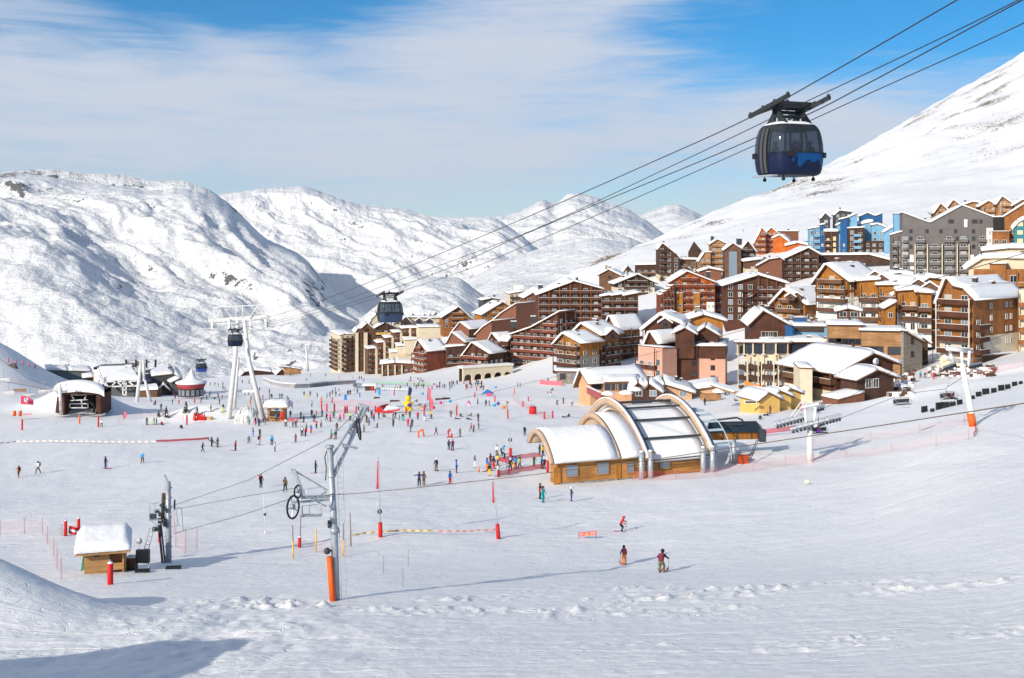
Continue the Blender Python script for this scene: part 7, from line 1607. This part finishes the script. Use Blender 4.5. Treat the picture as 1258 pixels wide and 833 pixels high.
m = MB(); m.disc(P(466.5, 628.5, D - .12), (0, 1, 0), .21, .03, 18); so_ = t.part('round_sign', [DSTEEL], m); m = MB(); m.box(P(466.5, 628.5, D - .15), (.08, .02, .26)); m.build('sign_symbol', [STEEL], so_)
flagpole(612.5, 662, 606, 588, 'leaning flagpole with furled red flag and red foam foot at the ribbon end', 644)
g = G(326, 656); t = Asm('pole_sign', 'thin white pole with a small disc between the two lift masts', 'pole', g); t.part('pole', [WSTEEL], MB().tube([g, P(323.5, 605, g.y)], .03, 6)); t.part('disc', [DSTEEL], MB().disc(P(325.5, 632, g.y - .05), (0, 1, 0), .13, .04, 12)); t.part('foot', [WSTEEL], MB().tube([g, g + V3(0, 0, .3)], .08, 6))
for i, (x, y0, y1) in enumerate([(360, 665, 686), (388, 650, 678), (422, 663, 684)]):
    g = G(x, y1); t = Asm('yellow_pole', ['leftmost of the three yellow poles near the foreground mast', 'middle one of the three yellow poles near the foreground mast', 'rightmost of the three yellow poles, beside the mast ladder'][i], 'pole', g, 'yellow poles around the mast')
    t.part('yellow_sleeve', [YEL], MB().tube([g, P(x, y0, g.y)], .06, 8)); 
    if i != 1: t.part('pole', [W_MD], MB().tube([P(x, y0, g.y), P(x - .5, y0 - 20, g.y)], .035, 6))
g = G(431, 671); t = Asm('wooden_stake', 'thin brown stake at the left end of the yellow ribbon', 'stake', g); t.part('pole', [W_MD], MB().tube([g, P(430, 630, g.y)], .035, 6))
g = G(369, 672); t = Asm('wooden_stake', 'thin brown stake rising from the low red foam post', 'stake', g); t.part('pole', [W_MD], MB().tube([g, P(369.5, 633, g.y)], .03, 6))
for i, (x, y) in enumerate([(471, 704), (495, 722), (502, 695)]):
    g = G(x, y); t = Asm('marker_stick', ['leftmost of three thin marker sticks below the yellow ribbon', 'lowest of three thin marker sticks below the yellow ribbon', 'rightmost of three thin marker sticks below the yellow ribbon'][i], 'stick', g, 'thin marker sticks'); t.part('pole', [PM['g']], MB().tube([g, g + V3(0, 0, 1.2)], .014, 5))
# red warning banner
g = G(722, 662); t = Asm('warning_banner', 'low red banner with a yellow triangle stretched across the open piste', 'banner', g); D = g.y
A, B = P(711, 659.5, D), P(732.5, 657.5, D); hh = .40; m = MB(); m.add([A, B, B + V3(0, 0, hh), A + V3(0, 0, hh)], [(0, 1, 2, 3)]); bn = t.part('banner_cloth', [PINKR], m)
c = A.lerp(B, .45) + V3(0, -.02, .05); m = MB(); m.add([c + V3(-.17, 0, 0), c + V3(.17, 0, 0), c + V3(0, 0, .30)], [(0, 1, 2)]); m.build('warning_triangle', [YEL], bn).location = (0, 0, 0)
for k, f in enumerate((.08, .18, .72, .82, .92)): c = A.lerp(B, f) + V3(0, -.02, .2); m = MB(); m.box(c, (.08, .01, .14)); m.build('pale_mark', [mat('pale_yellow_band', (.75, .62, .38))], bn)
for q_ in (A, B): t.part('pole', [PM['m']], MB().tube([q_ - V3(0, 0, .5), q_ + V3(0, 0, hh + .05)], .02, 5))
g = G(991, 596); t = Asm('small_sign', 'small pale yellow sign alone on the right piste', 'sign', g); t.part('sign_plate', [mat('cream_sign', (.75, .68, .48))], MB().box(g + V3(0, 0, .42), (.45, .04, .38))); t.part('post', [WSTEEL], MB().tube([g, g + V3(0, .03, .4)], .02, 5))
# banners left of the hut
g = G(90, 657); t = Asm('red_banner', 'red banner with white band between red posts left of the hut', 'banner', g); D = g.y
m = MB(); m.add([P(84, 655, D), P(97, 659, D), P(97, 649, D), P(85, 645.5, D)], [(0, 1, 2, 3)]); o = t.part('banner_cloth', [RED], m); m = MB(); m.add([P(86, 652.5, D - .03), P(96, 655.5, D - .03), P(96, 652.5, D - .03), P(86, 649.5, D - .03)], [(0, 1, 2, 3)]); m.build('white_band', [WHITE], o)
g = G(74, 658); single(MB().box(g + V3(0, 0, .45), (.34, .12, 1.1)), 'screen_board', [STEEL], 'upright grey panel standing left of the red banner', 'panel', g)
# entrance poles
g = G(672.8, 581); t = Asm('entrance_pole', 'pale pole with red foam foot at the mouth of the annex vault', 'pole', g); t.part('pole', [WSTEEL], MB().tube([g, P(672.3, 541, g.y)], .12, 8)); t.part('foam_pad', [RED], MB().tube([g - V3(0, 0, .1), P(672.8, 565, g.y)], .2, 10))
g = G(627, 561); t = Asm('pole_sign', 'thin pole with round dark disc and red foam foot at the lift queue', 'pole', g); t.part('pole', [STEEL], MB().tube([g, P(626.5, 529, g.y)], .035, 6)); t.part('foam_pad', [RED], MB().tube([g, P(627, 550.5, g.y)], .24, 10)); t.part('disc', [DSTEEL], MB().disc(P(626.7, 540.5, g.y - .05), (0, 1, 0), .31, .05, 16)); t.part('disc_band', [WSTEEL], MB().box(P(626.7, 540.5, g.y - .1), (.12, .03, .5)))
g = G(624, 514.3); t = Asm('pole_sign', 'tall tan pole with small arrow board among the children toys', 'pole', g); t.part('pole', [W_TAN], MB().tube([g, P(622.5, 492, g.y)], .13, 6)); t.part('arrow_board', [W_TAN], MB().box(P(624, 494.5, g.y), (.5, .05, .35)))
# orange gate, cone
g = G(528, 537); t = Asm('orange_gate', 'small orange gate standing alone on the piste', 'gate', g); D = g.y
for (a, b) in (((514.5, 538), (513.6, 530.5)), ((520.8, 536.5), (519, 527.5)), ((513.6, 530.5), (519, 527.5))): t.part('gate_bar', [mat('orange_inflatable', (.75, .16, .06))], MB().tube([P(*a, D), P(*b, D)], .16, 8))
g = G(588, 580); single(MB().cyl(g, .18, .95, 10, r2=.04), 'traffic_cone', [mat('salmon_cone', (.85, .25, .15))], 'pale orange cone beside the person with arms out', 'cone', g)
# left flag
g = G(25.5, 516); D = g.y; t = Asm('resort_flag', 'pink red flag with a round blue and white emblem flying at the left', 'flag', g)
t.part('pole', [WSTEEL], MB().tube([g, P(25, 486, D)], .07, 6)); nx = 8; vs = []
for i in range(nx + 1):
    f = i / nx; x = 25.6 + 15.5 * f; w_ = .12 * math.sin(f * 6); vs += [P(x, 496.4 + 1.0 * f, D + w_), P(x, 486.5 + 5.5 * f ** 2.5, D + w_)]
m = MB(); m.add(vs, [(2 * i, 2 * i + 2, 2 * i + 3, 2 * i + 1) for i in range(nx)]); fl = t.part('flag_cloth', [mat('pink_red_flag', (.72, .06, .12))], m)
m = MB(); m.disc(P(32.5, 491.5, D - .16), (0, 1, 0), .52, .02, 20, 0); m.disc(P(32.2, 491.2, D - .19), (0, 1, 0), .34, .02, 16, 1); m.beam(P(30.5, 493, D - .22), P(34.5, 490, D - .22), .06, .16, 0); m.build('emblem', [WHITE, BLUE], fl)
for i, (x, y) in enumerate([(17.5, 511), (24.5, 511)]):
    g = P(x, y, D); single(MB().tube([g, g + V3(.1, 0, 1.1)], [.38, .33], 10), 'hanging_pad', [ORANGE], ['left', 'right'][i] + ' of two orange pads hung by the pink red flag', 'foam pad', g, 'orange pads by the flag')
m = MB(); A = P(28, 509.5, D); B = P(39, 508.5, D); m.beam(A, B, .08, .25); single(m, 'lift_arm_barrier', [PINKR], 'small pink barrier arm right of the orange pads', 'barrier', A)
for i, (x, y0, y1) in enumerate([(10, 440, 446.5), (19.5, 442, 449), (28, 443, 449.5), (35.5, 446, 452), (43, 448.5, 454.5)]):
    g = G(x, y1 - 2); g = P(x, y1, g.y - 1); t = Asm('ridge_pole', ['highest', 'second', 'third', 'fourth', 'lowest'][i] + ' red padded pole along the ridge of the left snow hill', 'pole', g, 'ridge poles'); t.part('foam_pad', [PINKR], MB().tube([g - V3(0, 0, .3), P(x, y0, g.y)], .24, 8)); t.part('pole', [STEEL], MB().tube([P(x, y0, g.y), P(x, y0 - 1.5, g.y)], .06, 5))
g = G(20, 452); m = MB(); D = g.y - 1.5; m.add([P(9, 449, D), P(15, 446, D), P(19, 445.5, D - 1), P(22, 451, D - 1), P(24.5, 460, D), P(18, 454, D - 1), P(14, 450, D), P(18, 447, D + 3)], [(0, 1, 6), (1, 2, 5, 6), (2, 3, 4, 5), (1, 7, 2), (3, 7, 4), (2, 7, 3)]); single(m, 'rock', [mat('dark_rock', (.09, .075, .07), var=.4, scale=1)], 'dark wedge of rock breaking through the left snow hill', 'rock', g)
# trees
def fir(px, yf, yt, label, seed):
    g = G(px, yf); h_ = (yf - yt) / F * g.y; rr = random.Random(seed); t = Asm('fir_tree', label, 'fir tree', g, 'small snowy firs')
    t.part('trunk', [W_DK], MB().tube([g - V3(0, 0, .3), g + V3(0, 0, h_)], [.09, .02], 6)); m = MB()
    for i in range(150):
        z = .12 + .88 * rr.random() ** 1.1; a = rr.uniform(0, 6.28); R0 = (1 - z) * h_ * .34 * rr.uniform(.55, 1.1) + .08; b = g + V3(0, 0, z * h_)
        e = b + V3(math.cos(a) * R0, math.sin(a) * R0, -.14 * R0 - .06); sd_ = V3(-math.sin(a), math.cos(a), 0) * rr.uniform(.10, .2)
        m.add([b, e - sd_, e + V3(math.cos(a), math.sin(a), -.3) * .1, e + sd_, (b + e) / 2 + V3(0, 0, .1)], [(0, 1, 4), (1, 2, 4), (2, 3, 4), (3, 0, 4)], 1 if rr.random() < .22 else 0)
    t.part('crown', [mat('fir_green', (.05, .06, .03), var=.3, scale=3), SNOW], m)
fir(204, 513.5, 499, 'largest small fir, beside the lime and blue dressed pair', 1); fir(228.5, 507.5, 493, 'slender small fir behind the big red foam post', 2); fir(242, 511, 500, 'small fir behind the red inflatables', 3); fir(194.5, 512, 504, 'tiny fir left of the largest one', 4); fir(190, 497.5, 493, 'tiny dark fir near the ticket wing', 5)
fir(768, 400, 390, 'dark snowy fir below the red gabled block', 6) if False else None
# toys and tents
g = G(245, 516.5); m = MB(); rr = random.Random(2)
for i in range(7): m.cyl(g + V3(-1.2 + i * .38, rr.uniform(-.3, .3), 0), .28, 1.2 + .5 * rr.random(), 8, r2=.1)
single(m, 'red_inflatable', [RED], 'cluster of red inflatable spikes beside the orange tube', 'inflatable', g)
g = G(255, 515.5); single(MB().tube([P(247.5, 514.5, g.y), P(261, 514.3, g.y)], .42, 12), 'orange_tube', [mat('pale_orange', (.80, .45, .18))], 'pale orange tube lying on the snow', 'tube', g)
g = G(302, 520); t = Asm('tarpaulin_heap', 'snow dusted heap of clear tarpaulins at the foot of the A-frame tower', 'tarpaulin', g); m = MB(); rr = random.Random(9); vs = []; n_ = 14
for j in range(6):
    for i in range(n_): a = 2 * math.pi * i / n_; r_ = math.cos(j / 5 * 1.5) * rr.uniform(.86, 1.1); vs.append(g + V3(math.cos(a) * 2.7 * r_, 1 + math.sin(a) * 1.6 * r_, -.3 + 4.0 * math.sin(j / 5 * 1.5) * rr.uniform(.9, 1.05)))
m.add(vs, [(j * n_ + i, j * n_ + (i + 1) % n_, (j + 1) * n_ + (i + 1) % n_, (j + 1) * n_ + i) for j in range(5) for i in range(n_)]); t.part('sheet', [mat('milky_tarp', (.55, .56, .55), var=.35, scale=1.5, rough=.3)], m)
for i in range(4): m = MB(); m.beam(g + V3(-1.8 + i * 1.1, -.9, .2), g + V3(-.8 + i * .7, .5, 3.6), .07); t.part('strap', [WHITE if i % 2 else W_MD], m)
# kiosk
g = G(338, 517.5); D = g.y
t = Asm('wooden_kiosk', 'wooden kiosk with blue sign board and red poster under a thick snow roof', 'kiosk', g)
m = MB(); A, B = q_(0, 0) if False else (P(328.5, 518.5, D), P(349, 517.5, D)); zt_ = P(338, 501, D).z; m.box(((A.x + B.x) / 2, D + 1.6, (A.z + zt_) / 2 - .2), (B.x - A.x, 3.2, zt_ - A.z + .4)); t.part('wall', [W_HUT], m)
m = MB(); m.box(((A.x + B.x) / 2 + .1, D + 1.4, zt_ + .1), (B.x - A.x + 1.7, 4.6, .2)); ro = t.part('roof', [W_TAN], m)
m = MB(); x0, x1 = A.x - .75, B.x + .95; y0, y1 = D - .85, D + 3.7; z = zt_ + .2; n_ = 8; vs = []
for j, (f, hh) in enumerate([(0, 0), (0.0, .5), (.12, .95), (.5, 1.35), (.85, 1.25), (1, .9), (1, 0)]):
    for i in range(n_ + 1): e = min(i, n_ - i); k = .65 if e == 0 else (.92 if e == 1 else 1); vs.append((x0 + (x1 - x0) * i / n_, y0 + (y1 - y0) * f, z + hh * k + .05 * math.sin(i * 2 + j)))
m.add(vs, [(j * (n_ + 1) + i, j * (n_ + 1) + i + 1, (j + 1) * (n_ + 1) + i + 1, (j + 1) * (n_ + 1) + i) for j in range(6) for i in range(n_)] + [[j * (n_ + 1) for j in range(7)], [j * (n_ + 1) + n_ for j in range(7)]], 0, None, True); m.build('snow_cover', [SNOW], ro)
m = MB(); m.box(P(340, 502.8, D - .04), (2.3, .08, .55)); sg_ = t.part('sign_board', [WHITE], m); m = MB(); m.box(P(340, 502.8, D - .10), (.8, .04, .45)); m.build('blue_panel', [mat('sign_blue', (.03, .25, .45))], sg_)
m = MB(); m.box(P(346.5, 511, D - .06), (.62, .12, 1.7)); t.part('poster', [RED], m)
m = MB(); m.box(P(337.5, 508, D - .03), (2.2, .06, 1.1)); t.part('window', [FR_D], m); m = MB(); m.box(P(337.5, 512.5, D - .3), (2.8, .6, .08)); t.part('counter', [W_HUT], m)
g = G(362, 519); t = Asm('red_bench_banner', 'low dull red banner strip right of the kiosk', 'banner', g); A, B = P(353, 518, g.y), P(365.5, 517, g.y); m = MB(); m.add([A, B, B + V3(0, 0, .6), A + V3(0, 0, .6)], [(0, 1, 2, 3)]); t.part('banner_cloth', [mat('dull_red_band', (.55, .12, .13))], m)
for q2 in (A, B): t.part('pole', [DSTEEL], MB().tube([q2 - V3(0, 0, .6), q2 + V3(0, 0, .6)], .05, 5))
# red tent
g = G(477, 508); D = g.y; t = Asm('red_tent', 'low red gabled tent with a snow laden roof right of the mast tip', 'tent', g)
m = MB(); m.add([P(461, 507, D), P(463, 501, D), P(465.5, 499, D), P(469, 502, D), P(471, 505, D), P(487, 503.5, D), P(492, 501.5, D), P(491, 504, D), P(480, 507, D)], [(0, 1, 2, 3, 4), (0, 4, 8), (4, 5, 8), (5, 6, 7, 8)]); m.prism([P(461, 507, D + .1), P(465.5, 499, D + .1), P(471, 505, D + .1)], (1.5, 4, 0)); t.part('red_cloth', [RED], m)
m = MB(); m.add([P(465.5, 498.8, D - .05), P(471, 504.6, D - .05), P(492, 501.2, D), P(485, 497.5, D + 4), P(472, 497.5, D + 4)], [(0, 1, 2, 3, 4)]); t.part('snow_cover', [SNOW], m)
g = G(598, 486); D = g.y; t = Asm('blue_tent', 'bright blue canopy tent in front of the arcade terrace', 'tent', g); c = P(598.5, 479, D)
m = MB(); m.add([P(591.5, 484, D), P(605.5, 484, D), P(607, 483, D + 3), P(593, 483, D + 3), c + V3(0, 1.5, 0)], [(0, 1, 4), (1, 2, 4), (2, 3, 4), (3, 0, 4)]); t.part('canopy', [mat('bright_blue_canopy', (.02, .18, .55))], m)
for x in (593, 604): t.part('pole', [DSTEEL], MB().tube([P(x, 484, D), P(x, 487, D)], .07, 5))
g = G(601, 487); single(MB().box(g + V3(0, 0, .5), (1.5, .5, 1)), 'pink_counter', [mat('pink_counter_m', (.6, .1, .22))], 'pink red counter under the blue canopy tent', 'counter', g)
# inflatable figure, generic
g = G(501.5, 505.5); D = g.y; t = Asm('yellow_inflatable', 'tall plain yellow inflatable figure with a purple waistcoat', 'inflatable', g); Z = lambda z: g + V3(0, 0, z)
m = MB(); m.ball(Z(1.5), .95, 10, sc_=(1, .9, 1.15)); m.ball(Z(3.1), .72, 10); m.ball(Z(.5) + V3(-.5, 0, 0), .5, 8); m.ball(Z(.5) + V3(.5, 0, 0), .5, 8); m.tube([Z(2.1), Z(1.9) + V3(-1.3, 0, .2)], [.35, .22], 8); m.tube([Z(2.1), Z(1.8) + V3(1.3, 0, .1)], [.35, .22], 8); t.part('body', [mat('inflatable_yellow', (.85, .58, .02), rough=.45)], m)
m = MB(); m.ball(Z(1.55) + V3(.15, -.25, 0), .8, 8, sc_=(.9, .85, .8)); t.part('waistcoat', [PM['u']], m)
# feather flags
def feather(px, yf, yt, mt, label, lean=0, w_=.8):
    g = G(px, yf); D = g.y; h_ = (yf - yt) / F * D; t = Asm('feather_flag', label, 'feather flag', g); t.part('pole', [DSTEEL], MB().tube([g, g + V3(lean, 0, h_)], .05, 5)); m = MB(); vs = []
    for i in range(11): f = i / 10; b = g + V3(lean * (.15 + .85 * f), 0, h_ * (.15 + .85 * f)); vs += [b, b + V3(w_ * (.7 + .3 * math.sin(f * 3.1)) * (1 if f < .85 else (1 - f) * 6), .1 * math.sin(f * 5), -.1)]
    m.add(vs, [(2 * i, 2 * i + 1, 2 * i + 3, 2 * i + 2) for i in range(10)]); t.part('flag_cloth', [mt], m)
feather(524.5, 494.5, 474, PINKR, 'taller faded red feather flag right of the yellow inflatable', .3, .9); feather(528.5, 506.5, 485, PINKR, 'shorter faded red feather flag in front of the taller one', -.3, .9); feather(500.5, 489, 474, PM['n'], 'navy feather flag behind the yellow inflatable', .5, 1.0)
feather(561, 500, 497, RED, 'small red pennant on the tall red foam post', 0, .3); feather(152, 515.5, 504, PINKR, 'faded red feather flag left of the small firs', -.1, .7)
feather(727, 481, 462, mat('cyan_banner', (.05, .45, .75)), 'upright bright cyan banner at the restaurant', 0, .7); feather(64, 0, 0, PINKR, 'x', 0) if False else None
g = G(424.5, 491.5); single(MB().box(g + V3(0, 0, .8), (.75, .2, 1.7)), 'blue_board', [mat('bright_blue_canopy', (.02, .18, .55))], 'upright blue board casting a long shadow behind the foam posts', 'board', g)
g = G(466, 485); single(MB().box(g + V3(0, 0, .9), (.8, .2, 1.8)), 'blue_board', [mat('sky_blue_board', (.03, .28, .6))], 'sky blue board beside the snowy stall', 'board', g)
for i, (x, y, c) in enumerate([(607.5, 502, 'c'), (612, 500, 'u'), (619, 505, 'o'), (553, 497, 'c'), (541.5, 499, 'p'), (576, 500, 'p'), (519, 487, 'c'), (532.5, 505, 'r'), (609, 479, 'c')]):
    g = G(x, y); t = Asm('play_cutout', '%s play figure board on a stick %s' % (PC[c][0], where2(x, y)) , 'play figure', g, 'coloured play figures on sticks'); t.part('stick', [WSTEEL], MB().tube([g, g + V3(0, 0, .5)], .03, 5)); t.part('board', [PM[c]], MB().disc(g + V3(0, 0, .85), (0, 1, 0), .42, .05, 10))
# stall, long snow fence, low toys
g = G(454, 480); D = g.y; t = Asm('snowy_stall', 'small brown stall under snow beside the sky blue board', 'stall', g); m = MB(); m.box(P(454, 477, D + 1), (2.9, 2.2, 2.6)); t.part('wall', [W_DK], m); m = MB(); m.box(P(454, 472.3, D + 1), (4.6, 3.4, .7)); t.part('snow_cover', [SNOW], m); m = MB(); m.box(P(457, 477.5, D - .2), (.7, .3, 1.7)); t.part('red_panel', [RED], m)
g = G(443, 477); D = g.y; m = MB(); m.add([P(433, 473, D), P(438, 470.5, D + 2), P(450, 472, D + 2), P(452, 479, D), P(437, 479, D)], [(0, 1, 2, 3, 4)]); m.prism([P(434, 474, D), P(451, 478.5, D), P(451, 480, D), P(437, 479.5, D)], (0, 2, 0)); single(m, 'transport_sled', [mat('sled_grey', (.22, .24, .27), var=.4, scale=1)], 'grey half covered equipment sled left of the snowy stall', 'sled', g)
pts = [(324, 468), (333, 472.5), (345, 475.3), (362, 477), (380, 476.3), (400, 474), (420, 472.5), (437, 471.5)]; W = [G(*p) for p in pts]; t = Asm('curved_snow_fence', 'long curved grey barrier topped with snow on the far piste', 'barrier', W[0]); m = MB(); m2 = MB()
for a, b in zip(W, W[1:]):
    e = (b - a).normalized() * .02; m.beam(a + V3(0, 0, .7) - e, b + V3(0, 0, .7) + e, .3, 1.9); m2.beam(a + V3(0, 0, 1.8) - e, b + V3(0, 0, 1.8) + e, 1.0, .4)
t.part('barrier_panel', [mat('grey_mat', (.34, .33, .34), var=.2, scale=.3)], m); t.part('snow_cover', [SNOW], m2)
for i, (x, y, w_) in enumerate([(485, 493.5, 2.6), (548, 490.5, 2.2), (463, 489.5, 1.8), (539, 491.3, 1.8)]):
    g = G(x, y); single(MB().box(g + V3(0, 0, .2), (w_, .6, .45)), 'low_toy_beam', [W_DK], 'low dark beam toy %s' % where2(x, y), 'play beam', g, 'low beams in the children area')
# terrace walls, ramp, umbrellas near the restaurant
g = P(712, 474, 300); t = Asm('entrance_ramp', 'red and white railed ramp running down to the arched station', 'ramp', g); m = MB(); A, B = P(712, 475, 300), P(737.5, 487, 262); m.beam(A, B, .3, 1.5); t.part('side_panel', [mat('ramp_red', (.40, .09, .09))], m); m = MB(); m.beam(A + V3(0, 0, 1.0), B + V3(0, 0, 1.0), .3, .3); t.part('handrail', [WHITE], m)
for x in (739, 742):
    g2 = G(738, 494); 
g = G(724, 488); D = g.y; single(MB().box(P(724, 485.5, D), (2.8, 1.6, 1.6)), 'wooden_box', [W_TAN], 'tan wooden counter on the restaurant deck', 'counter', g)
def umbrella(px, yf, yt, d, label):
    g = P(px, yf, d); h_ = (yf - yt) / F * d; t = Asm('parasol', label, 'parasol', g, 'snow covered parasols'); t.part('pole', [W_DK], MB().tube([g, g + V3(0, 0, h_)], .05, 6)); m = MB(); m.lathe([(1.5, 0), (1.45, .3), (.9, .6), (.05, .8)], 12, 0, Matrix.Translation(g + V3(0, 0, h_ - .8))); t.part('canopy', [SNOW], m)
umbrella(781, 489, 475, 250, 'large snow covered parasol in front of the pavilion'); umbrella(769, 488, 479, 250, 'smaller snow covered parasol left of the large one'); umbrella(747, 487, 480, 250, 'snow covered parasol at the left of the pavilion'); umbrella(717, 474, 463, 330, 'white parasol leaning at the stone arcade chalet'); umbrella(884, 484, 476.5, 235, 'snow covered parasol by the wooden deck roof')
g = P(892, 485, 235); t = Asm('deck_roof', 'slanting tan deck roof left of the yellow huts', 'deck', g); m = MB(); m.beam(P(878, 472.5, 238), P(908, 482, 228), 2.2, .5); t.part('plank_roof', [W_TAN], m); m = MB(); m.beam(P(878, 471.2, 238), P(908, 480.6, 228), 2.3, .35); t.part('snow_cover', [SNOW], m)
g = G(876, 493); single(MB().box(P(873, 487.5, g.y + 2), (4.5, 2.2, 1.3)), 'wooden_counter', [W_TAN], 'low wooden bar counter behind the arched station', 'counter', g)
for i, (x, y) in enumerate([(866, 497), (882, 484), (887, 483.5), (891, 484.5), (896, 484), (903, 492)]):
    g = G(x, y + 2); person(x, y + 1, si if i % 2 else s_, 'kdhknm'[i], 'kkdhkk'[i], ski=False, label='person in %s jacket, %s of the guests near the slanting deck roof' % (PC['kdhknm'[i]][0], ['leftmost', 'second', 'third', 'fourth', 'fifth', 'rightmost'][i]))
m = MB(); A, B = P(915, 471, 250), P(938, 478.5, 235); m.beam(A, B, .15, 1.2); single(m, 'orange_fence', [mat('orange_fence_m', (.75, .28, .05))], 'orange board fence below the curved hotel', 'fence', A)
# dark mats along the right slope
MATS_ = [(1135.6, 505.5), (1145.5, 505), (1153.5, 502), (1162, 500), (1170.5, 498), (1179, 496), (1195, 489.5), (1202.3, 486), (1211, 483.5), (1221, 481.5), (1230, 478.8), (1238, 476.7), (1246.5, 473.5), (1254, 471)]
for i, (x, y) in enumerate(MATS_):
    g = G(x, y + 1); s1 = [1.15, .6, 1.3, 1.1, .9, .9, .7, .9, 1.15, .9, 1.1, .9, .9, .6][i]
    t = Asm('fence_mat', ('lowest' if i == 0 else ORD[min(i, 6)].replace('leftmost', 'from left') if i < 7 else ['eighth', 'ninth', 'tenth', 'eleventh', 'twelfth', 'thirteenth', 'highest'][i - 7]) + ' dark fence mat in the row climbing the right slope', 'padded mat', g, 'dark mats climbing the right slope')
    m = MB(); rr = random.Random(i); m.box(g + V3(0, 0, s1 * .42), (s1, .3, s1 * .85), rz=.3 + rr.uniform(-.3, .3)); m.add([(p[0], p[1], p[2]) for p in m.v], []) if False else None; t.part('mat_panel', [RUBBER], m); t.part('post', [DSTEEL], MB().beam(g + V3(s1 * .5, 0, -.1), g + V3(s1 * .4, .3, s1 * .95), .08))
# brush and rubble below the orange brown block
def rubble(pts, n_, label, mats, size, sx, sy):
    rr = random.Random(4); m = MB()
    for i in range(n_):
        x = pts[0] + (pts[1] - pts[0]) * rr.random(); y = pts[2] + (pts[3] - pts[2]) * rr.random(); g = G(x, y); r_ = size * rr.uniform(.4, 1.3)
        m.box(g + V3(0, 0, r_ * .2), (r_, r_ * .7, r_ * .6), rr.choice(range(len(mats))), rz=rr.random() * 3)
    o = m.build('rubble', mats); tag(o, label, 'rubble', kind='stuff')
rubble((1142, 1222, 450, 463), 170, 'brown brush and rubble below the orange brown block', [W_MD, ST, SNOW, SNOW, W_DK], .8, 1, 1)
rubble((1092, 1122, 455, 487), 120, 'stacked logs and stones right of the brown chalet', [W_MD, ST, SNOW, SNOW], 1.0, 1, 1)
g = G(1137, 463); t = Asm('wooden_post', 'tall wooden post at the left of the walkers on the right', 'post', G(1107, 466)); t.part('pole', [W_MD], MB().tube([G(1107, 466), P(1107, 445, G(1107, 466).y)], .25, 8))
t = Asm('lamp_post', 'dark lamp post behind the walkers near the orange brown block', 'post', G(1146, 447)); gg = G(1146, 447); t.part('pole', [DSTEEL], MB().tube([gg, gg + V3(0, 0, 4.5)], .08, 6)); t.part('lantern', [DSTEEL], MB().box(gg + V3(0, 0, 4.4), (.5, .5, .5)))

for o_ in list(sc.objects):
    lb = o_.get('label')
    if lb and len(lb.split()) > 16: print('LONG', o_.name, lb)
